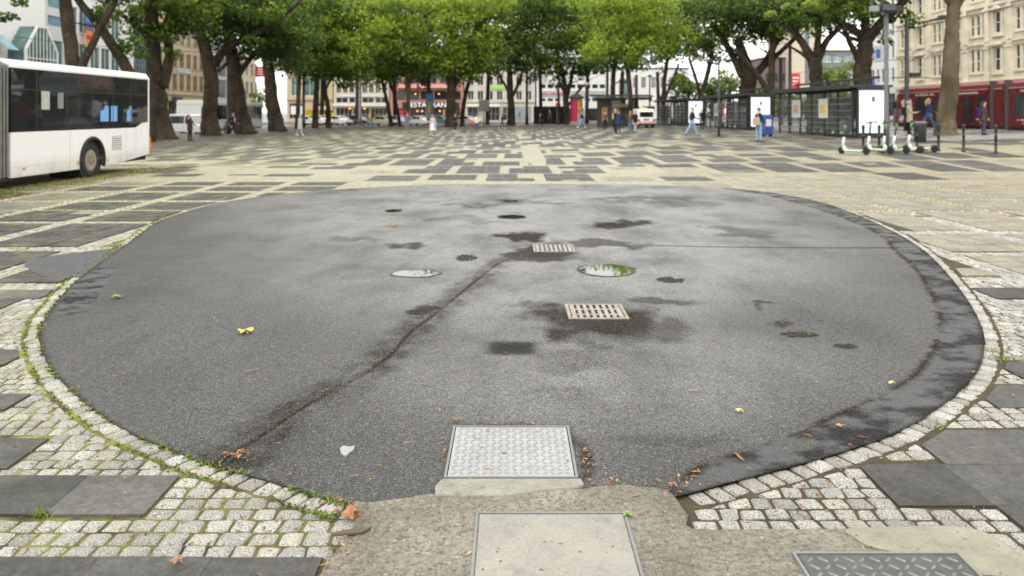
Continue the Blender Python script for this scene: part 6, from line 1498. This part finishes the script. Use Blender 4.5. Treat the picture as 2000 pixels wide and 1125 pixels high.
    for s2 in (-1, 1): c_ = (hb+Vector((s2*.083,.005,.055)))*s_; em.box(c_.x-.008, c_.x+.008, c_.y-.018, c_.y+.018, c_.z-.03, c_.z+.03)
    em.build('ears', SKIN, t)
    if coat:
        ln_, c_, = coat; mm = MB(); mm.smooth = True; nn = 16; rings = [(1.40,.14,.10),(1.30,.205,.145),(1.12,.185,.14),(.97,.195,.15),(max(.5,.97-ln_*.5),.20,.16),(.97-ln_,.205,.17)]; vs = []
        for z, a, b in rings:
            sh = rx((0,0,max(0, z-.97)), -bow)
            for j in range(nn): q = 2*PI*j/nn; vs.append(Vector((a*math.cos(q), b*math.sin(q)+sh.y, .97+sh.z if z > .97 else z))*s_)
        mm.add(vs, [(i*nn+j, (i+1)*nn+j, (i+1)*nn+(j+1) % nn, i*nn+(j+1) % nn) for i in range(5) for j in range(nn)]); mm.build('coat', cloth(c_), t)
    if dress:
        mm = MB(); mm.smooth = True; nn = 18; vs = []
        for i, (z, a, b) in enumerate([(1.1,.145,.115),(.97,.18,.14),(.75,.23,.19),(.52,.27,.23)]):
            for j in range(nn): q = 2*PI*j/nn; f_ = 1+.06*math.sin(5*q)*i/3; vs.append(Vector((a*f_*math.cos(q), b*f_*math.sin(q), z))*s_)
        mm.add(vs, [(i*nn+j, (i+1)*nn+j, (i+1)*nn+(j+1) % nn, i*nn+(j+1) % nn) for i in range(3) for j in range(nn)]); mm.build('skirt', cloth(dress), t)
    if vest:
        mm = MB(); mm.smooth = True; nn = 16; vs = []
        for z, a, b in [(1.44,.12,.10),(1.33,.215,.15),(1.1,.19,.145),(.92,.195,.15)]:
            for j in range(nn): q = 2*PI*j/nn; vs.append(Vector((a*math.cos(q), b*math.sin(q), z))*s_)
        mm.add(vs, [(i*nn+j, (i+1)*nn+j, (i+1)*nn+(j+1) % nn, i*nn+(j+1) % nn) for i in range(3) for j in range(nn)]); mm.build('vest', M('yellow_vest', (.6,.55,.05), .7), t)
    return t, s_
def bag(name, label, pt, off, size, col, strap=True):
    t, s_ = pt; R_ = Matrix.Rotation(t.rotation_euler.z, 3, 'Z'); p = Vector(t.location)+R_ @ (Vector(off)*s_)
    b = empty(name, p, t.rotation_euler.z, label, 'bag'); w, d_, h = size
    MB().prism([(-w/2,0),(w/2,0),(w/2*.9,h),(-w/2*.9,h)], -d_/2, d_/2, 'y').build('body', cloth(col), b, bevel=.03, seg=2)
    if strap: m = MB(); m.tube([(-w*.35,0,h),(-w*.2,0,h+.16),(w*.2,0,h+.16),(w*.35,0,h)], [.012]*4, 6); m.build('strap', cloth(col), b)
JEAN = (.16,.26,.40); DJEAN = (.03,.05,.10); BLK = (.018,.018,.02); NAVY = (.02,.035,.09); GREY = (.16,.17,.18)
WALK = (.42,.12,-.38,.25); WALK2 = (-.35,.3,.45,.08); STAND = (.03,0,-.03,.02); SWG = ((-.4,.25),(.4,.35)); SWG2 = ((.4,.35),(-.4,.25))
E_, W_ = PI/2, -PI/2          # walking towards picture right / left (front is -Y)
p1 = person('person in a dark coat with bowed head standing right of the bus tail', 371, 276, 51, 2.6, (.05,.035,.025), BLK, 'brown', STAND, ((.2,1.2),(.2,1.0)), bow=.2, coat=(.25,(.05,.036,.028)))
p2 = person('person in a dark open suit walking right between two thick left trunks', 455, 265, 44, E_-.4, BLK, BLK, 'brown', WALK, SWG, coat=(.2,(.018,.018,.022)))
MB().box(-.05*p2[1], .05*p2[1], -.175*p2[1], -.165*p2[1], 1.05*p2[1], 1.4*p2[1]).build('shirt_front', cloth((.45,.5,.6)), p2[0])
person('person in pale grey clothes standing left of the thin lamp post', 586, 267, 41, E_-.3, (.42,.43,.41), (.36,.38,.37), 'grey', WALK, ((.1,.3),(-.1,.3)), shoes=SHOE_W, coat=(.35,(.42,.43,.41)))
person('person in a red orange jacket walking before the cream shops', 719, 251, 28, E_, (.62,.10,.03), (.10,.18,.24), 'dark', WALK, SWG)
person('person in teal trousers close behind the red orange jacket', 725, 251, 27, W_, (.06,.1,.12), (.07,.2,.22), 'dark', WALK2, SWG2)
person('person in a grey tee shirt with bare arms facing the pink restaurant', 796, 260, 40, PI-.2, (.12,.14,.18), (.17,.19,.22), 'brown', (.12,0,-.15,.05), ((.1,.15),(-.1,.15)), sleeves=False)
pw = person('person in a white flared dress with red shoes walking towards the camera', 845, 268, 44, -.35, (.5,.47,.46), SKIN.diffuse_color[:3] and (.45,.26,.19), 'brown', (.25,.1,-.2,.2), ((.1,.4),(-.1,.9)), sleeves=False, female=True, long_hair=True, shoes=M('red_shoes', (.35,.02,.03), .5), dress=(.62,.62,.68))
bag('shoulder_bag', 'lilac grey bag at the hip of the white dress', pw, (.24,.02,.80), (.2,.16,.3), (.3,.3,.45))
person('person all in black with white shoes stepping past the stout tree', 889, 258, 34, .6, BLK, BLK, 'blond', WALK, ((.1,1.2),(.2,1.0)), shoes=SHOE_W, female=True)
pr = person('person in a white top and jeans carrying a red bag', 930, 260, 34, PI+.2, (.68,.64,.58), (.05,.09,.16), 'dark', (.1,0,-.1,.1), ((-.2,.5),(.3,.6)), female=True)
bag('shoulder_bag', 'red orange bag carried by the person in the white top', pr, (.30,-.06,.82), (.26,.16,.26), (.6,.07,.03))
pn = person('person in dark navy walking left of the vase shaped tree', 981, 252, 27, W_+.3, NAVY, DJEAN, 'dark', WALK2, SWG2, shoes=SHOE_W)
person('person in a dark patterned jacket walking before the hoarding', 1055, 250, 28, E_+.2, (.06,.05,.09), BLK, 'brown', WALK, SWG)
person('person in dark grey standing against the black hoarding', 1074, 243, 27, .2, (.09,.085,.08), (.05,.05,.05), 'grey', STAND)
person('person in white trousers walking before the grey roller shutter', 1015, 240, 21, W_, (.2,.22,.3), (.6,.6,.62), 'dark', WALK2, SWG2)
person('person in a dark jacket striding left in light jeans beside the globe lamp', 1136, 252, 34, W_+.2, (.03,.035,.05), (.2,.32,.5), 'dark', (-.45,.3,.5,.05), SWG2, shoes=SHOE_W, bow=.15)
person('person in dark green standing at the foot of the advertising column', 1119, 244, 27, 2.8, (.06,.08,.09), (.03,.06,.08), 'dark', STAND)
person('person in a grey top left of the kiosk hatch', 1174, 247, 30, .5, (.22,.24,.27), BLK, 'dark', WALK, SWG)
person('person in a brown jacket and black trousers before the kiosk hatch', 1182, 254, 36, -.4, (.10,.07,.08), BLK, 'dark', STAND, ((.2,.3),(-.1,.3)))
person('person in a yellow vest behind the two dark blue backs', 1200, 251, 36, 2.9, (.1,.1,.12), BLK, 'blond', STAND, vest=True)
person('person in a long navy coat in the group left of the service van', 1208, 261, 46, 2.9, NAVY, (.03,.06,.14), 'brown', (.08,0,-.08,0), ((.1,.3),(.1,.6)), coat=(.3,(.022,.04,.10)))
person('person in a dark suit left in the group before the kiosk', 1202, 260, 46, .9, BLK, BLK, 'grey', STAND, ((.1,.4),(.1,.4)))
person('person in an olive jacket and blue jeans left of the service van', 1231, 259, 41, 2.7, (.10,.09,.035), (.1,.2,.36), 'blond', (.1,0,-.12,.05), ((.2,.5),(.1,.4)), coat=(.15,(.10,.09,.035)))
person('person in a black jacket and pale trousers at the corner of the service van', 1241, 259, 42, -2.6, BLK, (.45,.42,.37), 'grey', STAND, ((.1,.3),(.1,.5)), coat=(.15,BLK))
person('person in a dark jacket and light jeans striding past the lit panel', 1352, 269, 58, -W_+.15, (.025,.025,.03), (.22,.36,.52), 'blond', (.38,.02,-.45,.2), ((.2,1.2),(-.2,.5)))
person('person in black half hidden beside the farthest lit panel', 1371, 254, 40, 2.9, BLK, BLK, 'grey', STAND)
pb = person('person in a navy top and jeans standing before the middle lit panel', 1482, 278, 66, E_+.6, (.02,.03,.07), (.22,.36,.52), 'brown', (.06,0,-.06,.02), ((.1,.5),(.2,1.0)), female=True)
bag('shoulder_bag', 'beige shoulder bag at the hip of the woman before the lit panel', pb, (.0,.2,.88), (.34,.18,.38), (.42,.34,.24))
pc = person('bearded person in a beige coat looking down at a phone behind the scooters', 1776, 265, 66, E_-.3, (.42,.38,.29), BLK, 'grey', STAND, ((.45,1.3),(.35,1.2)), bow=.12, coat=(.28,(.42,.38,.29)))
bag('backpack', 'black backpack worn over the beige coat', pc, (0,.24,1.02), (.3,.18,.45), (.02,.02,.022), False)
person('person in a blue top and jeans walking right in front of the tram doors', 1813, 259, 66, E_-.1, (.03,.06,.13), (.06,.13,.24), 'blond', (.45,.05,-.5,.35), ((.1,1.1),(.0,.8)), female=True, long_hair=True, shoes=SHOE_W)
po = person('person in an olive jacket and dark jeans standing by the tram joint', 1921, 265, 66, E_-.2, (.07,.06,.035), (.06,.065,.075), 'dark', STAND, ((.15,.2),(.1,.3)), female=True, long_hair=True, coat=(.2,(.07,.06,.035)))
bag('backpack', 'dark purple backpack on the woman in the olive jacket', po, (0,.24,.95), (.32,.2,.45), (.05,.012,.09), False)
dg = bpy.context.evaluated_depsgraph_get()
for o, V_, E, TG, mats in pend:
    me = bpy.data.meshes.new_from_object(o.evaluated_get(dg)); old = o.data; o.modifiers.clear(); o.data = me; me.name = 'body'
    me.materials.clear()
    for m_ in mats: me.materials.append(m_)
    k = len(me.polygons); c = np.zeros(k*3, np.float32); me.polygons.foreach_get('center', c); c = c.reshape(-1, 3)
    A = np.array([V_[a] for a, b in E]); B = np.array([V_[b] for a, b in E]); AB = B-A; L2 = (AB**2).sum(1)+1e-9
    tt = np.clip(((c[:,None,:]-A)*AB).sum(2)/L2, 0, 1); dd = np.linalg.norm(c[:,None,:]-(A+tt[:,:,None]*AB), axis=2)
    me.polygons.foreach_set('material_index', np.array(TG, np.int32)[dd.argmin(1)]); me.polygons.foreach_set('use_smooth', np.ones(k, bool)); me.update()
# ================================================================== THINGS SET INTO AND LYING ON THE GROUND
GZ = .026
STEEL = M('worn_tread_steel', (.33,.335,.335), .6, metal=.2, var=.12, vs=8, dirt=.35, bump=.2, bs=200)
STEEL_D = M('dark_tread_steel', (.07,.073,.07), .42, metal=.4, var=.2, vs=10, dirt=.35)
RIMS = M('weathered_frame_steel', (.20,.205,.2), .5, metal=.3, dirt=.3); HOLE = M('drain_void', (.006,.006,.006), .9)
def tread(m, x0, x1, y0, y1, z, p, L, w, h):
    """raised lens shaped lugs, alternately turned"""
    ny_ = int((y1-y0)/p); nx_ = int((x1-x0)/p)
    for a in range(nx_):
        for b in range(ny_):
            c = Vector((x0+(a+.5)*(x1-x0)/nx_, y0+(b+.5)*(y1-y0)/ny_, z)); an = PI/4 if (a+b) % 2 == 0 else -PI/4
            ux_, uy_ = Vector((math.cos(an), math.sin(an), 0)), Vector((-math.sin(an), math.cos(an), 0))
            P = [c-ux_*L/2, c-ux_*L*.25-uy_*w*.4, c+ux_*L*.25-uy_*w*.4, c+ux_*L/2, c+ux_*L*.25+uy_*w*.4, c-ux_*L*.25+uy_*w*.4]
            q = [c-ux_*L*.28+Vector((0,0,h)), c+ux_*L*.28+Vector((0,0,h))]
            m.add(P+q, [(0,1,6),(1,2,7,6),(2,3,7),(3,4,7),(4,5,6,7),(5,0,6)])
def cover(label, x0, x1, y0, y1, mat, lug, z=GZ+.004, fr=.012, lugm=None):
    t = empty('access_cover', ((x0+x1)/2, (y0+y1)/2, 0), 0, label, 'cover'); a, b = (x1-x0)/2, (y1-y0)/2
    m = MB(); m.box(-a, -a+fr, -b, b, -.02, z+.003); m.box(a-fr, a, -b, b, -.02, z+.003); m.box(-a+fr, a-fr, -b, -b+fr, -.02, z+.003); m.box(-a+fr, a-fr, b-fr, b, -.02, z+.003); m.build('frame', RIMS, t)
    MB().box(-a+fr, a-fr, -b+fr, b-fr, -.025, z-.012).build('gap', HOLE, t)
    p = MB(); g = fr+.005; p.box(-a+g, a-g, -b+g, b-g, -.02, z)
    if lug: p.slot = 1; tread(p, -a+g+.01, a-g-.01, -b+g+.01, b-g-.01, z, *lug)
    p.build('plate', [mat, lugm or mat], t); return t
cover('pale steel tread plate cover set in the asphalt at the bottom centre', -.322, .312, 3.665, 4.27, STEEL, (.036,.040,.012,.005), lugm=M('tread_lug_shaded', (.235,.24,.245), .5, metal=.3, var=.12))  # lugs coloured darker to paint in the shading of the raised tread
cover('concrete filled steel framed cover in the worn concrete apron', -.155, .49, 2.3, 3.35, M('cover_concrete', (.275,.262,.228), .85, var=.18, vs=4, dirt=.5, bump=.3, bs=140, grain=.3), None)
cover('dark tread plate cover at the bottom right edge', 1.09, 1.74, 2.35, 3.035, STEEL_D, (.048,.046,.015,.005), z=GZ+.01, lugm=M('tread_lug_bright', (.17,.173,.17), .4, metal=.4, var=.3))  # lugs coloured lighter so the painted tone brings out the relief
# concrete sill before the pale cover
P = [(-.345,3.50),(-.2,3.49),(-.02,3.50),(.14,3.54),(.30,3.575),(.335,3.60),(.325,3.655),(-.33,3.655),(-.355,3.58)]
o = MB().prism(P, -.02, GZ+.009).build('concrete_sill', M('bleached_concrete', (.26,.25,.21), .85, var=.2, vs=9, dirt=.65, bump=.5, bs=110, grain=.35), bevel=.008, seg=2); prop(o, 'rough concrete strip along the near edge of the pale tread plate', 'sill')
def grate(label, x0, x1, y0, y1):
    t = empty('drain_grate', ((x0+x1)/2, (y0+y1)/2, 0), 0, label, 'drain grate', 'cast iron drain grates in the asphalt'); a, b = (x1-x0)/2, (y1-y0)/2; z = .026
    IR = M('worn_cast_iron', (.30,.28,.245), .55, metal=.3, var=.25, vs=14, dirt=.5)
    m = MB(); f = .028; m.box(-a, -a+f, -b, b, -.02, z); m.box(a-f, a, -b, b, -.02, z); m.box(-a+f, a-f, -b, -b+f, -.02, z); m.box(-a+f, a-f, b-f, b, -.02, z); m.build('frame', M('rusty_iron_frame', (.30,.25,.20), .7, metal=.2, var=.3, vs=16, dirt=.4), t)
    MB().box(-a+f, a-f, -b+f, b-f, -.03, .0215).build('shaft', HOLE, t)
    n_ = 8; p = (2*a-2*f)/n_
    for i in range(n_):
        x = -a+f+p*(i+.5); w = p*.29 if 0 < i < n_-1 else p*.36
        q = MB(); q.box(x-w, x+w, -b+f+.012, b-f-.012, .0, z+.002); q.build('bar', IR, t, bevel=.004)
    q = MB()
    for i in range(n_-1):
        x = -a+f+p*(i+1)
        for y in (-b*.42, b*.28): q.box(x-p*.2, x+p*.2, y-.018, y+.018, .0, z-.002)
    q.build('cross_web', IR, t); return t
grate('nearer drain grate, right of the middle of the asphalt', .475, .985, 6.52, 7.02); grate('farther smaller looking drain grate with wet brown dirt around it', .27, .79, 9.66, 10.2)
# puddles standing in shallow hollows
n = N('puddle_water'); n.set(base=(.018,.02,.012), rough=.02, spec=.6); PUD = n.m
MOSSW = M('dark_wet_moss', (.02,.024,.008), .6, var=.6, vs=30, bump=.6, bs=150)
def puddle(label, pts=None, c=None, r=None, seed=0, z=.0258, mt=None):
    r_ = random.Random(seed)
    if c: cx_, cy_ = G(*c); P = [(cx_+r[0]*math.cos(a)*(1+r_.uniform(-.1,.1)), cy_+r[1]*math.sin(a)*(1+r_.uniform(-.1,.1))) for a in np.linspace(0, 2*PI, 15)[:-1]]
    else: P = [G(*p) for p in pts]
    Q = catmull(P, 4); 
    if .5*np.sum(Q[:,0]*np.roll(Q[:,1], -1)-np.roll(Q[:,0], -1)*Q[:,1]) < 0: Q = Q[::-1]
    o = MB().prism([tuple(p) for p in Q], .01, z).build('puddle', PUD if mt is None else mt); prop(o, label, 'puddle', 'puddles in hollows of the asphalt')
    if c and r[0] > .2:
        ct = Q.mean(0); P2 = [tuple(ct+(q-ct)*(1.10+.07*mnoise.noise((q[0]*9, q[1]*9, seed)))) for q in Q]
        MB().prism(P2, .01, z-.0012).build('mossy_rim', MOSSW, o)
    return o
def moss_patch(label, x, y, rx, ry, seed):
    r_ = np.random.RandomState(seed); cx_, cy_ = G(x, y); V_, F_ = [], []
    for _ in range(170):
        a, d_ = r_.rand()*2*PI, r_.rand()**.8; px_, py_ = cx_+rx*d_*math.cos(a), cy_+ry*d_*math.sin(a)
        if mnoise.noise((px_*16, py_*16, seed)) < -.32: continue
        b = len(V_); k = 6; s_ = r_.uniform(.008, .024); h = r_.uniform(.006, .016)
        for i in range(k): q = 2*PI*i/k+r_.rand()*.6; V_.append((px_+s_*math.cos(q)*r_.uniform(.6,1.2), py_+s_*math.sin(q)*r_.uniform(.6,1.2), .022))
        V_.append((px_, py_, .022+h)); F_.extend([(b+i, b+(i+1) % k, b+k) for i in range(k)])
    me = bpy.data.meshes.new('moss_patch'); me.from_pydata(V_, [], F_); me.materials.append(MOSSW); prop(link('moss_patch', me), label, 'moss', 'dark moss patches on the asphalt')
puddle('large round puddle behind the nearer drain grate', c=(1186,532), r=(.30,.31), seed=1)
puddle('round puddle left of the cracked seam', c=(812,538), r=(.235,.2), seed=2)
puddle('flat puddle beyond the farther drain grate', c=(1000,426), r=(.22,.22), seed=3)
puddle('farthest small dark puddle on the centre line', c=(997,395), r=(.15,.16), seed=4)
puddle('small dark puddle far left on the asphalt', c=(768,414), r=(.145,.2), seed=5)
moss_patch('little dark almond shaped moss patch nearest the right rim', 1649, 682, .075, .04, 6)
moss_patch('long ragged dark moss patch left of the little almond shaped one', 1560, 659, .145, .05, 7)
o = puddle('pale shiny puddle left of the pale tread plate', pts=[(664,886),(671,880),(682,882),(692,880),(690,888),(684,892),(676,899),(668,896)], seed=8, mt=M('painted_sky_puddle', (.25,.25,.25), .25, var=.2, vs=20))  # pale base colour paints in the sky mirrored by this puddle
moss_patch('ragged dark moss patch right of the large round puddle', 1310, 551, .145, .13, 9)
moss_patch('faint moss patch on the pale wet asphalt left of the farther drain grate', 910, 507, .13, .2, 10)
# ---------------------------------------------------------------- litter
rl = np.random.RandomState(3); LV, LF, LT = [], [], []
def lit(x, y, s_, tone, z=None, elong=1.0):
    a = rl.rand()*2*PI; ca, sa = math.cos(a), math.sin(a); b = len(LV); z = terr(x, y)+.031 if z is None else z
    pts = [(-.5,0),(-.2,.28*rl.uniform(.6,1.2)),(.25,.3*rl.uniform(.5,1.2)),(.5,.02),(.2,-.27*rl.uniform(.6,1.2)),(-.25,-.25*rl.uniform(.6,1.2))]
    cu = rl.uniform(.0,.3)*s_
    for px_, py_ in pts:
        px_ *= s_*elong; py_ *= s_/math.sqrt(elong); LV.append((x+ca*px_-sa*py_, y+sa*px_+ca*py_, z+cu*abs(py_)/s_*1.2+rl.uniform(0,.004))); LT.append(tone)
    LF.append(tuple(range(b, b+6)))
def tone_(): return rl.rand()
for _ in range(650):                               # thinly over the disc, denser to the left
    k = rl.randint(len(OV)); u_ = rl.rand()**.6; c_ = np.array([.1, 6.0]); p = c_+(OV[k]-c_)*u_
    if p[1] < 12: lit(p[0], p[1], rl.uniform(.008,.026)*(1 if rl.rand() < .9 else 1.8), tone_()*.8, elong=rl.choice([1,1,1.6,2.6]))
for line, k, sd, s0 in ((RIM, 330, .03, .014), (SEAM, 260, .035, .016)):
    L = np.array(line)
    for _ in range(k):
        i = rl.randint(len(L)-1); p = L[i]+(L[i+1]-L[i])*rl.rand(); lit(p[0]+rl.normal()*sd, p[1]+rl.normal()*sd, rl.uniform(.008, s0), rl.uniform(.1,.6), elong=rl.choice([1,1.5]))
for _ in range(900):                               # in the joints around the ring and among the setts
    k = rl.randint(len(OV)); 
    if OV[k][1] > 9 and rl.rand() < .6: continue
    p = OV[k]+(OV[k]-np.array([.1,6.0]))*rl.uniform(.0,.14)+rl.normal(size=2)*.03
    if not inside(APRON, np.array([p[0]]), np.array([p[1]]))[0]: lit(p[0], p[1], rl.uniform(.008,.026), rl.uniform(.1,.75), z=.012 if rl.rand() < .6 else None)
for (cx_, cy_, k, sx, sy) in ((470,900,44,26,10),(1085,490,30,60,12),(768,444,60,14,2),(895,828,14,16,4),(1148,905,18,10,40),(868,900,14,6,40),(1120,720,20,20,8),(1010,458,20,40,6),(1330,955,34,50,24),(690,1010,40,20,14),(1545,645,10,14,8),(1000,838,16,110,4),(1170,955,14,60,6),(650,1080,20,20,30)):
    for _ in range(k):
        x, y = G(cx_+rl.normal()*sx*.6, cy_+rl.normal()*sy*.6); lit(x, y, rl.uniform(.008,.026)*(1.6 if cx_ == 768 else 1), rl.uniform(.2,.8), elong=rl.choice([1,1.4,2]))
for _ in range(2600):                              # bits caught between the near setts
    y = rl.uniform(2.5, 6.5); x = rl.uniform(-.7*y, .7*y)
    if inside(OV, np.array([x]), np.array([y]))[0] or inside(APRON, np.array([x]), np.array([y]))[0]: continue
    lit(x, y, rl.uniform(.008,.022), rl.uniform(.05,.6), z=.009+rl.rand()*.004, elong=rl.choice([1,1.5,2.2]))
for _ in range(260):                               # grit and bark on the apron
    x, y = rl.uniform(-.9,2.0), rl.uniform(2.6,3.6)
    if inside(APRON, np.array([x]), np.array([y]))[0]: lit(x, y, rl.uniform(.005,.013), rl.uniform(0,.5), elong=rl.choice([1,2]))
for _ in range(1500):                              # windrow of leaves beside the bus
    D = rl.uniform(12.5, 26); x = -11.2+rl.normal()*.5+(.5 if D < 17 else .2); lit(x, D, rl.uniform(.04,.10), rl.uniform(.45,.95), z=.02+rl.rand()*.02)
for _ in range(500):
    x, y = rl.uniform(-16,9), rl.uniform(9, 26); 
    if not inside(OV, np.array([x]), np.array([y]))[0]: lit(x, y, rl.uniform(.03,.07), rl.uniform(.3,.9), z=terr(x, y)+.02)
n = N('dry_leaf_litter'); t_ = n.attr('tone'); c = n.mix(n.mapr(t_, 0, .35), (.03,.016,.01), (.16,.07,.03)); c = n.mix(n.mapr(t_, .35, .7), c, (.36,.17,.06)); c = n.mix(n.mapr(t_, .7, 1), c, (.45,.33,.14)); n.set(base=c, rough=.7)
me = bpy.data.meshes.new('fallen_leaves'); me.from_pydata(LV, [], LF); me.materials.append(n.m); at = me.attributes.new('tone', 'FLOAT', 'POINT'); at.data.foreach_set('value', LT)
prop(link('fallen_leaves', me), kind='stuff')
# moss and small grass in the joints of the left paving
LV, LF, LT = [], [], []
def blade(x, y, z, h, w, n_=1):
    for _ in range(n_):
        a = rl.rand()*2*PI; b = len(LV); dx, dy = math.cos(a), math.sin(a); l_ = rl.uniform(.2,.9)*h; q = rl.rand()*2*PI
        LV.extend([(x-dx*w, y-dy*w, z), (x+dx*w, y+dy*w, z), (x+math.cos(q)*l_, y+math.sin(q)*l_, z+h*rl.uniform(.5,1))]); LT.extend([rl.rand()]*3); LF.append((b, b+1, b+2))
for _ in range(9500):
    k = rl.randint(len(OV)); p = OV[k]
    if p[0] > -.6 or p[1] > 13: continue
    c_ = mnoise.noise((p[0]*3, p[1]*3, 0)); q = p+(p-np.array([.1,6.0]))/np.linalg.norm(p-np.array([.1,6.0]))*(rl.normal()*.012+(0 if rl.rand() < .6 else .11))
    if c_ > -.25: blade(q[0], q[1], .012, rl.uniform(.008,.028)*(1+.05*p[1]), .004+.0006*p[1])
for _ in range(3800):
    x, y = rl.uniform(-6.5,-1.2), rl.uniform(3.0,11)
    if abs(x) > .68*y or inside(OV, np.array([x]), np.array([y]))[0]: continue
    if mnoise.noise((x*1.6, y*1.6, 4)) > .05: blade(x+rl.normal()*.05, y+rl.normal()*.01, .008, rl.uniform(.006,.016), .005)
for cx_, cy_, k in ((80,1012,60),(1380,868,0),(1960,705,60),(1560,880,30),(1830,838,30),(1945,690,40),(1440,385,40)):
    for _ in range(k):
        x, y = G(cx_+rl.normal()*14, cy_+rl.normal()*3); blade(x, y, .012, rl.uniform(.02,.045), .004)
for _ in range(2600):
    D = rl.uniform(13, 24.5); x = -11.1+rl.normal()*.28; blade(x, D, .0, rl.uniform(.03,.09), .012)
n = N('joint_grass'); t_ = n.attr('tone'); n.set(base=n.mix(t_, (.06,.11,.012), (.24,.30,.04)), rough=.7)
me = bpy.data.meshes.new('joint_grass'); me.from_pydata(LV, [], LF); me.materials.append(n.m); at = me.attributes.new('tone', 'FLOAT', 'POINT'); at.data.foreach_set('value', LT)
prop(link('joint_grass', me), kind='stuff')
# single leaves one can point at
def lobed(label, x, y, s_, cols, rz, curl=.35, name='fallen_leaf'):
    X0, D = G(x, y); m = MB(); k = 30; vs = [(0,0,.004)]
    for i in range(k):
        a = 2*PI*i/k; r = s_*(.55+.45*abs(math.cos(2.5*(a-PI/2)))**.7)*(1 if math.sin(a) > -.8 else .5); vs.append((r*math.cos(a), r*math.sin(a), .004+curl*s_*abs(math.sin(a*1.5+.6))**2))
    m.add(vs, [(0, 1+i, 1+(i+1) % k) for i in range(k)]); m.smooth = True; m.tube([(0,-s_*.3,.006),(.1*s_,-s_*1.0,.012),(.2*s_,-s_*1.5,.006)], [.0022,.0018,.0014], 5)
    o = m.build(name, M('leaf_'+label[:12].replace(' ', '_'), cols, .6, var=.35, vs=25), None, (X0, D, .031), (0, 0, rz)); prop(o, label, 'leaf'); return o
lobed('big yellow plane leaf curled up on the left half of the asphalt', 480, 656, .062, (.55,.42,.06), .4, .35)
lobed('brown dry leaf at the corner of the setts left of the apron', 685, 1021, .045, (.30,.13,.05), 1.2, .4)
lobed('small green leaf near the left rim of the asphalt', 230, 586, .05, (.14,.26,.03), 2.0, .3)
lobed('pale yellow leaf right of the dark stain on the right half', 1443, 813, .024, (.55,.46,.16), .5, .3)
lobed('pale folded leaf close to the right crack line', 1741, 758, .026, (.6,.5,.25), 2.2, .4)
lobed('tan leaf lying on the dark slab row at the left', 345, 1112, .026, (.30,.16,.09), .9, .3)
lobed('orange leaf lying on the smooth tar strip at the right', 1640, 843, .022, (.45,.22,.08), 1.0, .2)
X0, D = G(1224, 1018); w_ = empty('weed', (X0, D, .026), 0, 'small green weed sprouting at the top right corner of the concrete filled cover', 'plant')
m = MB()
for i in range(9):
    a = 2*PI*i/9+rl.rand()*.5; L = rl.uniform(.018,.034); d_ = Vector((math.cos(a), math.sin(a), 0)); q = Vector((-d_.y, d_.x, 0)); z = Vector((0,0,1))
    m.add([d_*.003, d_*L*.5+q*L*.28+z*L*.4, d_*L+z*L*.25, d_*L*.5-q*L*.28+z*L*.4], [(0,1,2,3)])
m.build('foliage', M('weed_green', (.18,.36,.03), .5, var=.25, vs=40), w_); MB().bar((0,0,-.005),(0,0,.012),.003,6).build('stem', M('weed_stem', (.12,.2,.04), .6), w_)
X0, D = G(916, 1098); o = MB().bar((-.004,0,.031),(.006,.014,.031),.0042,10).build('cigarette_butt', M('filter_orange', (.62,.42,.2), .8), None, (X0, D, .0)); prop(o, 'cigarette end left of the concrete filled cover', 'cigarette end')
o = MB().prism([(-.07,-.012),(.05,-.02),(.09,.004),(.02,.014),(-.05,.01)], 0, .008).build('bark_piece', M('bark_strip', (.10,.075,.055), .9, var=.3), None, (*G(682,1057), .034), (0, .04, .35)); prop(o, 'dark strip of bark beside the brown dry leaf', 'bark')
